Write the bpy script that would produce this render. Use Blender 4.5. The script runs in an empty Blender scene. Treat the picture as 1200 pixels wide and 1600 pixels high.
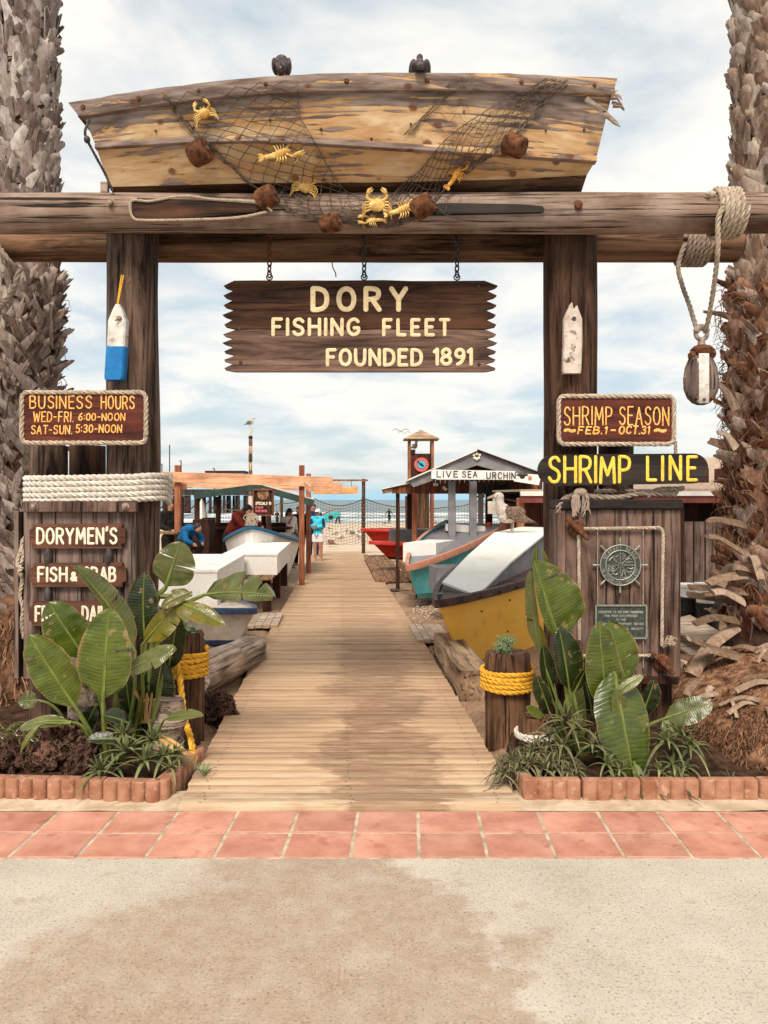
import bpy, math, random
from mathutils import Vector as V, Matrix, noise
from mathutils.bvhtree import BVHTree
random.seed(7)
R = math.radians
C = bpy.context.scene.collection
SC = bpy.context.scene
# ------------------------------------------------------------------ camera, sky, sun, exposure
FPX, EYE, HOR = 1250.0, 1.6, 781.0          # focal length in photo pixels, eye height, horizon row
cam = bpy.data.cameras.new('camera'); co = bpy.data.objects.new('camera', cam); C.objects.link(co)
co.location = (0, 0, EYE); co.rotation_euler = (R(90), 0, 0)
cam.sensor_width = 36; cam.lens = 36 * FPX / 1600; cam.shift_y = -(800 - HOR) / 1600
cam.clip_start = 0.05; cam.clip_end = 60000
SC.camera = co
SUN_EL, SUN_AZ = 50, 190                      # degrees; azimuth clockwise from +Y (behind the camera, to its left)
SC.view_settings.view_transform = 'Standard'; SC.view_settings.look = 'None'
SC.view_settings.exposure = 1.45; SC.view_settings.gamma = 1
sun = bpy.data.lights.new('sun', 'SUN'); so = bpy.data.objects.new('sun', sun); C.objects.link(so)
sun.energy = 1.5; sun.angle = R(20); sun.color = (1, .91, .8)
sd = V((math.sin(R(SUN_AZ)) * math.cos(R(SUN_EL)), math.cos(R(SUN_AZ)) * math.cos(R(SUN_EL)), math.sin(R(SUN_EL))))
so.rotation_euler = (-sd).to_track_quat('-Z', 'Y').to_euler(); so.location = sd * 30

def N(nt, typ, ins=None, **props):
    n = nt.nodes.new(typ)
    for k, v in props.items(): setattr(n, k, v)
    for k, v in (ins or {}).items():
        s = n.inputs[k]
        if isinstance(v, bpy.types.NodeSocket): nt.links.new(v, s)
        else: s.default_value = v
    return n
def col4(c): return (c[0], c[1], c[2], 1)
def math_(nt, op, a, b=0.0, clamp=False):
    return N(nt, 'ShaderNodeMath', {0: a, 1: b}, operation=op, use_clamp=clamp).outputs[0]
def mixc(nt, f, a, b, blend='MIX'):
    n = N(nt, 'ShaderNodeMix', {0: f}, data_type='RGBA', blend_type=blend)
    for i, v in ((6, a), (7, b)):
        if isinstance(v, bpy.types.NodeSocket): nt.links.new(v, n.inputs[i])
        else: n.inputs[i].default_value = col4(v)
    return n.outputs[2]
def ramp(nt, f, stops, interp='LINEAR'):
    n = N(nt, 'ShaderNodeValToRGB', {0: f}); cr = n.color_ramp; cr.interpolation = interp
    while len(cr.elements) < len(stops): cr.elements.new(0.5)
    for e, (p, c) in zip(cr.elements, stops):
        e.position = p; e.color = col4(c) if not isinstance(c, (int, float)) else (c, c, c, 1)
    return n.outputs[0]
def maprange(nt, v, a, b, c=0.0, d=1.0, smooth=False):
    return N(nt, 'ShaderNodeMapRange', {0: v, 1: a, 2: b, 3: c, 4: d}, interpolation_type='SMOOTHSTEP' if smooth else 'LINEAR').outputs[0]

w = bpy.data.worlds.new('World'); SC.world = w; w.use_nodes = True
nt = w.node_tree; nt.nodes.clear()
sky = N(nt, 'ShaderNodeTexSky', sky_type='NISHITA', sun_disc=False, sun_elevation=R(SUN_EL), sun_rotation=R(SUN_AZ), air_density=1.0, dust_density=2.0)
tc = N(nt, 'ShaderNodeTexCoord').outputs['Generated']
sx = N(nt, 'ShaderNodeSeparateXYZ', {0: tc})
zz = math_(nt, 'MAXIMUM', sx.outputs[2], 0.0)
den = math_(nt, 'ADD', zz, 0.16)
cu = N(nt, 'ShaderNodeCombineXYZ', {0: math_(nt, 'DIVIDE', sx.outputs[0], den), 1: math_(nt, 'DIVIDE', sx.outputs[1], den), 2: 0.0}).outputs[0]
n1 = N(nt, 'ShaderNodeTexNoise', {'Vector': cu, 'Scale': 1.9, 'Detail': 8.0, 'Roughness': 0.55, 'Distortion': 0.35}).outputs[0]
n2 = N(nt, 'ShaderNodeTexNoise', {'Vector': cu, 'Scale': 0.55, 'Detail': 3.0, 'Roughness': 0.5}).outputs[0]
cf = math_(nt, 'ADD', math_(nt, 'MULTIPLY', n1, 0.65), math_(nt, 'MULTIPLY', n2, 0.35))
cf = maprange(nt, cf, 0.37, 0.58, 0.0, 1.0, True)
low = maprange(nt, sx.outputs[2], 0.0, 0.12, 0.45, 1.0, True)
cf = math_(nt, 'ADD', math_(nt, 'MULTIPLY', cf, low), 0.0)
veil = mixc(nt, 0.72, sky.outputs[0], (4.1, 4.75, 5.0))      # thin high cloud over the blue
skc = mixc(nt, cf, veil, (6.5, 6.3, 5.9))                  # thick cloud
skc = mixc(nt, maprange(nt, sx.outputs[2], .0, .03, .75, 0.0, True), skc, (2.4, 4.7, 5.9))      # clear blue strip low over the sea
bg = N(nt, 'ShaderNodeBackground', {0: skc, 1: 0.06})
wo = N(nt, 'ShaderNodeOutputWorld', {0: bg.outputs[0]})

# ------------------------------------------------------------------ geometry helpers
def W(px, py, Y): return V(((px - 600) * Y / FPX, Y, EYE - (py - HOR) * Y / FPX))
GZ = [(-20, 0), (9, 0), (25, -.22), (92, -1.1), (105, -1.42), (140, -2.6), (300, -6)]
def gz(Y):
    for (a, za), (b, zb) in zip(GZ, GZ[1:]):
        if Y <= b: return za + (zb - za) * (Y - a) / (b - a)
    return GZ[-1][1]
def GP(px, py):
    Y = 1.6 * FPX / (py - HOR)
    for _ in range(12): Y = (EYE - gz(Y)) * FPX / (py - HOR)
    return W(px, py, Y)

class B:
    def __init__(s, *mats): s.v = []; s.f = []; s.m = []; s.uv = []; s.mats = list(mats); s.cur = 0; s.has_uv = False
    def use(s, m):
        if m not in s.mats: s.mats.append(m)
        s.cur = s.mats.index(m); return s
    def add(s, vs, fs, uvs=None):
        o = len(s.v); s.v.extend(V(p) for p in vs)
        for i, f in enumerate(fs):
            s.f.append([o + k for k in f]); s.m.append(s.cur)
            if uvs: s.uv.append([uvs[k] for k in f]); s.has_uv = True
            else: s.uv.append([(0, 0)] * len(f))
    def box(s, c, size, rot=None, taper=1.0, bev=0.0):
        hx, hy, hz = size[0] / 2, size[1] / 2, size[2] / 2
        M = rot if rot is not None else Matrix.Identity(3)
        c = V(c)
        if bev <= 0:
            vs = [c + M @ V((x * hx * (taper if z > 0 else 1), y * hy * (taper if z > 0 else 1), z * hz)) for z in (-1, 1) for y in (-1, 1) for x in (-1, 1)]
            s.add(vs, [(0, 2, 3, 1), (4, 5, 7, 6), (0, 1, 5, 4), (2, 6, 7, 3), (0, 4, 6, 2), (1, 3, 7, 5)])
        else:
            b = min(bev, hx * .9, hy * .9, hz * .9); ring = []
            for z, ins in ((-hz, b), (-hz + b, 0), (hz - b, 0), (hz, b)):
                x, y = hx - ins, hy - ins; q = b if ins == 0 else b * .4
                ring.append([c + M @ V(p + (z,)) for p in ((-x + q, -y), (x - q, -y), (x, -y + q), (x, y - q), (x - q, y), (-x + q, y), (-x, y - q), (-x, -y + q))])
            vs = sum(ring, []); fs = [tuple(range(7, -1, -1)), tuple(range(24, 32))]
            for k in range(3):
                for i in range(8): fs.append((k * 8 + i, k * 8 + (i + 1) % 8, k * 8 + 8 + (i + 1) % 8, k * 8 + 8 + i))
            s.add(vs, fs)
    def bar(s, p0, p1, w, h, up=(0, 0, 1), bev=0.0):
        p0, p1 = V(p0), V(p1); d = (p1 - p0); L = d.length; d.normalize()
        y = V(up).cross(d)
        if y.length < 1e-4: y = V((1, 0, 0)).cross(d)
        y.normalize(); z = d.cross(y)
        s.box((p0 + p1) / 2, (L, w, h), Matrix((d, y, z)).transposed(), bev=bev)
    def quadbox(s, pts, ext):                       # polygon pts pushed along ext
        n = len(pts); e = V(ext); vs = [V(p) for p in pts] + [V(p) + e for p in pts]
        s.add(vs, [tuple(range(n)), tuple(range(2 * n - 1, n - 1, -1))] + [(i, n + i, n + (i + 1) % n, (i + 1) % n) for i in range(n)])
    def tube(s, pts, r, n=8, cap=True, flat=None, up=None, closed=False):
        pts = [V(p) for p in pts]; m = len(pts)
        if m < 2: return
        rs = r if isinstance(r, (list, tuple)) else [r] * m
        tg = []
        for i in range(m):
            if closed: t = pts[(i + 1) % m] - pts[i - 1]
            else: t = pts[min(i + 1, m - 1)] - pts[max(i - 1, 0)]
            if t.length < 1e-9: t = V((0, 0, 1))
            tg.append(t.normalized())
        if up is None:
            a = V((0, 0, 1)) if abs(tg[0].z) < .9 else V((1, 0, 0))
            nrm = (a - tg[0] * a.dot(tg[0])).normalized()
        vs = []
        for i in range(m):
            if up is not None: nrm = V(up)
            nrm = nrm - tg[i] * nrm.dot(tg[i])
            if nrm.length < 1e-6: nrm = tg[i].orthogonal()
            nrm.normalize(); bi = tg[i].cross(nrm)
            fl = 1 if flat is None else flat
            for k in range(n):
                a = 2 * math.pi * k / n
                vs.append(pts[i] + bi * (math.cos(a) * rs[i]) + nrm * (math.sin(a) * rs[i] * fl))
        fs = []
        for i in range(m if closed else m - 1):
            j = (i + 1) % m
            for k in range(n): fs.append((i * n + k, i * n + (k + 1) % n, j * n + (k + 1) % n, j * n + k))
        if cap and not closed: fs += [tuple(range(n - 1, -1, -1)), tuple((m - 1) * n + k for k in range(n))]
        s.add(vs, fs)
    def lathe(s, c, prof, n=24, ax='z', wob=0.0, seed=0, cap=True):
        c = V(c); vs = []
        for (r, h) in prof:
            for k in range(n):
                a = 2 * math.pi * k / n
                rr = r * (1 + wob * (noise.noise(V((math.cos(a) * 1.5, math.sin(a) * 1.5, h * .9 + seed * 7.3)))))
                p = {'z': (rr * math.cos(a), rr * math.sin(a), h), 'x': (h, rr * math.cos(a), rr * math.sin(a)), 'y': (rr * math.sin(a), h, rr * math.cos(a))}[ax]
                vs.append(c + V(p))
        m = len(prof); fs = []
        for i in range(m - 1):
            for k in range(n): fs.append((i * n + k, i * n + (k + 1) % n, (i + 1) * n + (k + 1) % n, (i + 1) * n + k))
        if cap: fs += [tuple(range(n - 1, -1, -1)), tuple((m - 1) * n + k for k in range(n))]
        s.add(vs, fs)
    def ell(s, c, rad, nu=12, nv=8, rot=None, wob=0.0, seed=0, f=1.5):
        c = V(c); M = rot or Matrix.Identity(3); vs = [];
        for j in range(nv + 1):
            th = math.pi * j / nv
            for i in range(nu):
                ph = 2 * math.pi * i / nu
                d = V((math.sin(th) * math.cos(ph), math.sin(th) * math.sin(ph), math.cos(th)))
                k = 1 + (wob * noise.fractal(d * f + V((seed * 3.7, seed, 0)), 1, 2, 4) if wob else 0)
                vs.append(c + M @ V((d.x * rad[0] * k, d.y * rad[1] * k, d.z * rad[2] * k)))
        fs = []
        for j in range(nv):
            for i in range(nu):
                a, b, c2, d2 = j * nu + i, j * nu + (i + 1) % nu, (j + 1) * nu + (i + 1) % nu, (j + 1) * nu + i
                if j == 0: fs.append((a, d2, c2))
                elif j == nv - 1: fs.append((a, d2, b))
                else: fs.append((a, d2, c2, b))
        s.add(vs, fs)
    def grid(s, rows, uvs=None):                    # rows: list of equal-length point lists
        n = len(rows[0]); vs = sum([list(r) for r in rows], []); fs = []
        for j in range(len(rows) - 1):
            for i in range(n - 1): fs.append((j * n + i, j * n + i + 1, (j + 1) * n + i + 1, (j + 1) * n + i))
        s.add(vs, fs, sum(uvs, []) if uvs else None)
    def rope(s, pts, r, pitch=None, strands=3, n=5, closed=False):
        pts = resample([V(p) for p in pts], r * 1.0, closed); m = len(pts)
        if m < 3: return
        pitch = pitch or r * 7
        tg = [((pts[(i + 1) % m] if closed or i < m - 1 else pts[i]) - (pts[i - 1] if closed or i > 0 else pts[i])).normalized() for i in range(m)]
        a = V((0, 0, 1)) if abs(tg[0].z) < .9 else V((1, 0, 0)); nrm = (a - tg[0] * a.dot(tg[0])).normalized(); fr = []
        for i in range(m):
            nrm = (nrm - tg[i] * nrm.dot(tg[i]))
            if nrm.length < 1e-6: nrm = tg[i].orthogonal()
            nrm.normalize(); fr.append((nrm.copy(), tg[i].cross(nrm)))
        for q in range(strands):
            ps = []
            for i in range(m):
                ang = 2 * math.pi * (q / strands + i * r / pitch)
                ps.append(pts[i] + fr[i][0] * math.cos(ang) * r * .5 + fr[i][1] * math.sin(ang) * r * .5)
            s.tube(ps, r * .56, n, closed=False)

def resample(pts, step, closed=False):
    P = pts + [pts[0]] if closed else pts
    out = [P[0].copy()]; acc = 0.0
    for a, b in zip(P, P[1:]):
        L = (b - a).length
        if L < 1e-9: continue
        d = step - acc
        while d <= L:
            out.append(a.lerp(b, d / L)); d += step
        acc = L - (d - step)
    return out
def smooth(pts, k=8):                               # Catmull-Rom through points
    P = [V(p) for p in pts]; out = []
    for i in range(len(P) - 1):
        p0, p1, p2, p3 = P[max(i - 1, 0)], P[i], P[i + 1], P[min(i + 2, len(P) - 1)]
        for j in range(k):
            t = j / k
            out.append(.5 * ((2 * p1) + (p2 - p0) * t + (2 * p0 - 5 * p1 + 4 * p2 - p3) * t * t + (3 * p1 - p0 - 3 * p2 + p3) * t ** 3))
    return out + [P[-1].copy()]
def lin(tab, x):
    if x <= tab[0][0]: return tab[0][1]
    for (a, ya), (b, yb) in zip(tab, tab[1:]):
        if x <= b: return ya + (yb - ya) * (x - a) / (b - a)
    return tab[-1][1]

USED = {}
def make(name, b, loc, parent=None, sm=True, ang=35):
    me = bpy.data.meshes.new(name)
    L = V(loc)
    me.from_pydata([tuple(p - L) for p in b.v], [], b.f)
    for m in b.mats: me.materials.append(m)
    me.polygons.foreach_set('material_index', b.m)
    if b.has_uv:
        ul = me.uv_layers.new(name='UVMap'); flat = [c for f in b.uv for uv in f for c in uv]
        ul.data.foreach_set('uv', flat)
    me.update(); me.validate()
    if sm:
        me.shade_smooth(); me.set_sharp_from_angle(angle=R(ang))
    o = bpy.data.objects.new(name, me); C.objects.link(o)
    return o
def world_loc(o):
    p = V((0, 0, 0))
    while o: p = p + o.location; o = o.parent
    return p
def tag(o, label, cat, group=None, kind=None):
    o['label'] = label; o['category'] = cat
    if group: o['group'] = group
    if kind: o['kind'] = kind
    return o
def thing(name, label, cat, loc, group=None):
    o = bpy.data.objects.new(name, None); C.objects.link(o); o.location = V(loc); o.empty_display_size = .1
    return tag(o, label, cat, group)
def part(name, b, parent, sm=True, label=None, ang=35):
    o = make(name, b, world_loc(parent), sm=sm, ang=ang); o.parent = parent
    if label: o['label'] = label
    return o
def solo(name, b, label, cat, loc, group=None, sm=True, kind=None, ang=35):
    o = make(name, b, loc, sm=sm, ang=ang); o.location = V(loc)
    return tag(o, label, cat, group, kind)
def struct(name, b, sm=True, kind='structure', ang=35):
    o = make(name, b, (0, 0, 0), sm=sm, ang=ang); o['kind'] = kind; return o
def copy_tree(o, loc=None, rz=None, label=None, parent=None):
    c = o.copy(); C.objects.link(c)
    if parent is not None: c.parent = parent
    if loc is not None: c.location = V(loc)
    if rz is not None: c.rotation_euler = (0, 0, rz)
    if label: c['label'] = label
    for ch in list(o.children): copy_tree(ch, parent=c)
    return c
def remesh(b, voxel, sm=3):                          # fuse a builder's overlapping shells into one surface
    o = make('temporary', b, (0, 0, 0))
    md = o.modifiers.new('r', 'REMESH'); md.mode = 'VOXEL'; md.voxel_size = voxel
    if sm:
        s = o.modifiers.new('s', 'SMOOTH'); s.factor = .5; s.iterations = sm
    dg = bpy.context.evaluated_depsgraph_get(); me = bpy.data.meshes.new_from_object(o.evaluated_get(dg))
    vs = [v.co.copy() for v in me.vertices]; fs = [tuple(p.vertices) for p in me.polygons]
    old = o.data; bpy.data.objects.remove(o); bpy.data.meshes.remove(old); bpy.data.meshes.remove(me)
    return vs, fs
def rot3(rx=0, ry=0, rz=0):
    from mathutils import Euler
    return Euler((R(rx), R(ry), R(rz))).to_matrix()
# ------------------------------------------------------------------ materials
def newmat(name):
    m = bpy.data.materials.new(name); m.use_nodes = True; nt = m.node_tree
    return m, nt, nt.nodes['Principled BSDF']
def setp(nt, p, base=None, rough=None, spec=None, metal=None, bump=None, bstr=.3, bdist=.01):
    for k, v in (('Base Color', base), ('Roughness', rough), ('Specular IOR Level', spec), ('Metallic', metal)):
        if v is None: continue
        if isinstance(v, bpy.types.NodeSocket): nt.links.new(v, p.inputs[k])
        else: p.inputs[k].default_value = col4(v) if k == 'Base Color' else v
    if bump is not None:
        bn = N(nt, 'ShaderNodeBump', {'Height': bump, 'Strength': bstr, 'Distance': bdist}); nt.links.new(bn.outputs[0], p.inputs['Normal'])
def objco(nt, sc, isl=True):
    t = N(nt, 'ShaderNodeTexCoord').outputs['Object']
    rnd = N(nt, 'ShaderNodeObjectInfo').outputs['Random']
    off = math_(nt, 'MULTIPLY', rnd, 37.0)
    if isl:
        off = math_(nt, 'ADD', off, math_(nt, 'MULTIPLY', N(nt, 'ShaderNodeNewGeometry').outputs['Random Per Island'], 53.0))
    v = N(nt, 'ShaderNodeVectorMath', {0: t, 1: sc}, operation='MULTIPLY').outputs[0]
    cx = N(nt, 'ShaderNodeCombineXYZ', {0: off, 1: off, 2: off}).outputs[0]
    return N(nt, 'ShaderNodeVectorMath', {0: v, 1: cx}, operation='ADD').outputs[0]
def wood(name, dark, light, axis=0, sc=1.0, rough=.8, island=.3, crack=.7, bump=.5, grey=None, greyamt=.5):
    m, nt, p = newmat(name)
    s1 = [11 * sc] * 3; s1[axis] = 1.1 * sc
    s2 = [42 * sc] * 3; s2[axis] = 1.5 * sc
    n1 = N(nt, 'ShaderNodeTexNoise', {'Vector': objco(nt, s1), 'Scale': 1.0, 'Detail': 7.0, 'Roughness': .68, 'Distortion': .9}).outputs[0]
    n2 = N(nt, 'ShaderNodeTexNoise', {'Vector': objco(nt, s2), 'Scale': 1.0, 'Detail': 3.0, 'Roughness': .6, 'Distortion': .3}).outputs[0]
    n3 = N(nt, 'ShaderNodeTexNoise', {'Vector': objco(nt, (3 * sc,) * 3, False), 'Scale': 1.0, 'Detail': 4.0, 'Roughness': .6}).outputs[0]
    c = ramp(nt, n1, [(.38, dark), (.62, light)])
    if grey:
        c = mixc(nt, maprange(nt, n3, .42, .6, 0, greyamt), c, grey)
    ck = maprange(nt, n2, .34, .44, 1 - crack, 1.0)
    c = mixc(nt, 1.0, c, N(nt, 'ShaderNodeCombineColor', {0: ck, 1: ck, 2: ck}).outputs[0], 'MULTIPLY')
    isl = maprange(nt, N(nt, 'ShaderNodeNewGeometry').outputs['Random Per Island'], 0, 1, 1 - island, 1 + island)
    bl = math_(nt, 'MULTIPLY', isl, maprange(nt, n3, .3, .7, .72, 1.22))
    c = mixc(nt, 1.0, c, N(nt, 'ShaderNodeCombineColor', {0: bl, 1: bl, 2: bl}).outputs[0], 'MULTIPLY')
    h = math_(nt, 'ADD', math_(nt, 'MULTIPLY', n1, .6), math_(nt, 'MULTIPLY', maprange(nt, n2, .3, .46), .7))
    setp(nt, p, c, rough, .2, bump=h, bstr=bump, bdist=.012)
    return m
def mottled(name, a, b, sc=8.0, rough=.7, spec=.3, bump=.15, lo=.35, hi=.65, detail=5.0, island=.0, metal=0.0, spots=None, spsc=60.0, spamt=.5, bdist=.01):
    m, nt, p = newmat(name)
    n1 = N(nt, 'ShaderNodeTexNoise', {'Vector': objco(nt, (sc,) * 3, island > 0), 'Scale': 1.0, 'Detail': detail, 'Roughness': .62}).outputs[0]
    c = ramp(nt, n1, [(lo, a), (hi, b)])
    if spots:
        n2 = N(nt, 'ShaderNodeTexNoise', {'Vector': objco(nt, (spsc,) * 3, False), 'Scale': 1.0, 'Detail': 3.0, 'Roughness': .6}).outputs[0]
        c = mixc(nt, maprange(nt, n2, .58, .68, 0, spamt), c, spots)
    if island:
        isl = maprange(nt, N(nt, 'ShaderNodeNewGeometry').outputs['Random Per Island'], 0, 1, 1 - island, 1 + island)
        c = mixc(nt, 1.0, c, N(nt, 'ShaderNodeCombineColor', {0: isl, 1: isl, 2: isl}).outputs[0], 'MULTIPLY')
    setp(nt, p, c, rough, spec, metal, bump=n1, bstr=bump, bdist=bdist)
    return m
M = {}
M['post'] = wood('weathered post timber', (.026, .013, .008), (.19, .115, .08), 2, 1.0, crack=.85, bump=.9, island=.1)
M['post_dark'] = wood('dark post timber', (.014, .0055, .003), (.105, .05, .028), 2, 1.0, crack=.85, bump=.9, island=.1)
M['beam'] = wood('beam timber', (.1, .055, .034), (.34, .22, .155), 0, .9, crack=.92, bump=.8, island=.12, grey=(.33, .255, .21))
M['beam_back'] = wood('back beam timber', (.045, .02, .01), (.25, .135, .075), 0, .9, crack=.75, bump=.5, island=.1)
M['grey_board'] = wood('grey weathered boards', (.045, .026, .02), (.235, .155, .122), 2, 1.0, crack=.85, bump=.8, island=.22, grey=(.19, .14, .12))
M['brown_board'] = wood('brown weathered boards', (.03, .014, .009), (.215, .125, .09), 2, 1.0, crack=.9, bump=.9, island=.2, grey=(.18, .125, .104))
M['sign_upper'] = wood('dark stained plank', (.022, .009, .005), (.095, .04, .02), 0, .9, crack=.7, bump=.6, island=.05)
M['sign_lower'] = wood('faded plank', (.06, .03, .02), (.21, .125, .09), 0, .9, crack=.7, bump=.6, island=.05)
M['sign_red'] = wood('red brown sign board', (.045, .009, .005), (.13, .03, .016), 0, 1.2, rough=.55, crack=.45, bump=.3, island=.05)
M['plaque_brown'] = wood('brown plaque', (.07, .026, .014), (.15, .062, .036), 0, 1.0, rough=.6, crack=.4, bump=.3, island=.05)
M['black_board'] = wood('black sign board', (.012, .008, .007), (.04, .028, .022), 0, 1.0, rough=.6, crack=.3, bump=.25, island=.05)
M['driftwood'] = wood('driftwood', (.13, .085, .06), (.45, .34, .26), 0, .8, crack=.85, bump=.9, island=.1)
M['timber_block'] = wood('old timber block', (.12, .065, .035), (.42, .28, .17), 0, .8, crack=.85, bump=.8, island=.1)
M['pile'] = wood('piling timber', (.04, .018, .009), (.17, .085, .045), 2, 1.3, crack=.9, bump=1.0, island=.1)
M['redwood'] = wood('orange stained wood', (.52, .24, .125), (.74, .42, .25), 0, 1.0, crack=.3, bump=.2, island=.1)
M['redwood_v'] = wood('red stained posts', (.2, .06, .028), (.38, .14, .07), 2, 1.0, crack=.4, bump=.2, island=.1)
M['dark_wood'] = wood('dark brown wood', (.02, .007, .004), (.07, .025, .014), 2, 1.0, crack=.5, bump=.3, island=.2)
M['shed_board'] = wood('brown shed boards', (.1, .03, .016), (.24, .09, .05), 2, 1.0, crack=.5, bump=.3, island=.25)
M['bench'] = wood('bench boards', (.14, .07, .035), (.34, .19, .1), 1, 1.0, crack=.5, bump=.3, island=.15)
M['pale_plank'] = wood('pale plank', (.32, .23, .16), (.6, .46, .35), 0, .8, crack=.5, bump=.3, island=.12)
M['grey_post'] = mottled('grey painted post', (.16, .15, .155), (.25, .235, .235), 5, .6)
M['shingle'] = wood('shingle roof', (.22, .14, .08), (.45, .31, .2), 0, 1.2, crack=.4, bump=.3, island=.2)
M['rope'] = mottled('pale manila rope', (.3, .22, .15), (.58, .47, .36), 25, .9, .1, island=.06)
M['rope_white'] = mottled('bleached rope', (.48, .42, .34), (.75, .69, .6), 20, .9, .1, island=.06)
M['rope_grey'] = mottled('grey rope', (.2, .145, .105), (.42, .33, .26), 25, .9, .1, island=.06)
M['rope_yellow'] = mottled('yellow rope', (.52, .24, .015), (.85, .46, .05), 25, .75, .2, island=.08)
M['cord'] = mottled('dark net cord', (.06, .04, .028), (.2, .145, .11), 30, .9, .1)
M['rust'] = mottled('rusty iron', (.045, .014, .006), (.2, .07, .026), 40, .8, .3, bump=.5)
M['rust_pale'] = mottled('rusty galvanised iron', (.14, .085, .06), (.4, .31, .25), 40, .6, .4, bump=.3, spots=(.2, .07, .03), spsc=90)
M['iron'] = mottled('dark iron', (.02, .014, .011), (.08, .06, .05), 30, .6, .4, bump=.3)
M['float'] = mottled('rusty cork float', (.04, .014, .007), (.2, .075, .03), 22, .85, .2, bump=.6)
M['letter_cream'] = mottled('cream letter paint', (.7, .5, .27), (.84, .66, .4), 30, .6, .3, bump=.1, spots=(.22, .12, .06), spsc=55, spamt=.55)
M['letter_white'] = mottled('white letter paint', (.7, .6, .43), (.88, .8, .62), 30, .6, .3, bump=.1, spots=(.3, .18, .1), spsc=70, spamt=.5)
M['letter_orange'] = mottled('orange letter paint', (.72, .26, .03), (.95, .58, .18), 60, .6, .3, bump=.1)
M['letter_yellow'] = mottled('yellow letter paint', (.8, .46, .025), (.92, .66, .1), 45, .6, .3, bump=.1, spots=(.35, .2, .04), spsc=60, spamt=.5)
M['letter_black'] = mottled('black letter paint', (.012, .01, .009), (.03, .025, .022), 30, .6, .3, bump=.1)
M['letter_pink'] = mottled('pink chalk', (.5, .12, .12), (.65, .2, .2), 30, .8, .2, bump=.1)
M['bronze'] = mottled('green bronze', (.035, .04, .033), (.085, .1, .085), 60, .5, .5, bump=.3, metal=.5)
M['bronze_pale'] = mottled('worn bronze relief', (.2, .2, .165), (.36, .36, .3), 60, .5, .5, bump=.3, metal=.4)
M['blue_paint'] = mottled('blue paint', (.0, .12, .34), (.003, .18, .46), 12, .5, .4, spots=(.02, .1, .22), spsc=40, spamt=.3)
M['white_wood'] = mottled('chalky white paint', (.5, .45, .4), (.74, .7, .63), 14, .7, .3, spots=(.3, .2, .14), spsc=25, spamt=.6)
M['buoy_worn'] = mottled('peeling white buoy', (.42, .33, .26), (.66, .55, .46), 10, .8, .2, spots=(.06, .035, .025), spsc=16, spamt=.9)
M['white'] = mottled('white fibreglass', (.72, .69, .63), (.82, .79, .74), 3, .5, .35, bump=.05, spots=(.5, .42, .33), spsc=9, spamt=.35)
M['cover_white'] = mottled('cream deck paint', (.74, .71, .63), (.82, .8, .72), 3, .5, .3, bump=.05, spots=(.55, .5, .36), spsc=5, spamt=.3)
M['hull_white'] = mottled('dirty white hull', (.5, .42, .34), (.7, .62, .53), 4, .6, .3, spots=(.3, .2, .12), spsc=7, spamt=.4)
M['blue_rail'] = mottled('dark blue rail', (.012, .03, .075), (.03, .06, .13), 10, .5, .4, spots=(.2, .2, .2), spsc=30, spamt=.4)
M['blue_trim'] = mottled('blue trim', (.005, .07, .15), (.012, .11, .21), 10, .5, .4)
M['turq'] = mottled('turquoise hull', (.08, .44, .52), (.13, .55, .62), 5, .45, .4, spots=(.03, .17, .19), spsc=9, spamt=.35)
M['turq_dark'] = mottled('dull teal bottom paint', (.05, .2, .2), (.1, .28, .28), 6, .6, .3)
M['salmon'] = mottled('salmon rail', (.42, .18, .11), (.52, .24, .16), 9, .6, .3)
M['grey_paint'] = mottled('grey box paint', (.14, .14, .155), (.2, .2, .215), 5, .5, .3, bump=.05, spots=(.3, .3, .3), spsc=15, spamt=.25)
M['red_hull'] = mottled('red hull', (.38, .012, .006), (.55, .03, .014), 5, .5, .4, spots=(.12, .02, .012), spsc=10, spamt=.5)
M['rail_brown'] = mottled('brown gunwale', (.03, .013, .009), (.1, .048, .034), 8, .6, .3, spots=(.16, .09, .065), spsc=25, spamt=.4)
M['green_trim'] = mottled('dark green fascia', (.02, .04, .032), (.035, .065, .05), 6, .6, .3)
M['roof_metal'] = mottled('pale roofing', (.42, .4, .37), (.55, .53, .49), 3, .5, .4)
M['roof_tan'] = mottled('tan roof', (.36, .25, .17), (.5, .37, .27), 12, .8, .2)
M['red_fascia'] = mottled('dull red fascia', (.14, .03, .02), (.22, .055, .04), 6, .6, .3)
M['white_trim'] = mottled('white trim', (.66, .62, .56), (.78, .75, .7), 6, .6, .3)
M['black_plastic'] = mottled('black plastic', (.008, .007, .006), (.02, .017, .015), 8, .45, .4)
M['white_plastic'] = mottled('white plastic', (.68, .65, .6), (.78, .76, .72), 5, .4, .4, bump=.03)
def rockmat(name, a, b_):
    m, nt, p = newmat(name)
    n1 = N(nt, 'ShaderNodeTexNoise', {'Vector': objco(nt, (16,) * 3, False), 'Scale': 1.0, 'Detail': 8.0, 'Roughness': .7}).outputs[0]
    v1 = N(nt, 'ShaderNodeTexVoronoi', {'Vector': objco(nt, (34,) * 3, False), 'Scale': 1.0}).outputs[0]
    v2 = N(nt, 'ShaderNodeTexVoronoi', {'Vector': objco(nt, (70,) * 3, False), 'Scale': 1.0}).outputs[0]
    pit = math_(nt, 'MINIMUM', maprange(nt, v1, .22, .4), maprange(nt, v2, .2, .38))
    c = mixc(nt, maprange(nt, pit, 0, 1, .75, 0), ramp(nt, n1, [(.3, a), (.7, b_)]), (.012, .006, .004))
    setp(nt, p, c, .95, .1, bump=math_(nt, 'ADD', math_(nt, 'MULTIPLY', n1, .7), pit), bstr=1.0, bdist=.03); return m
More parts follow.
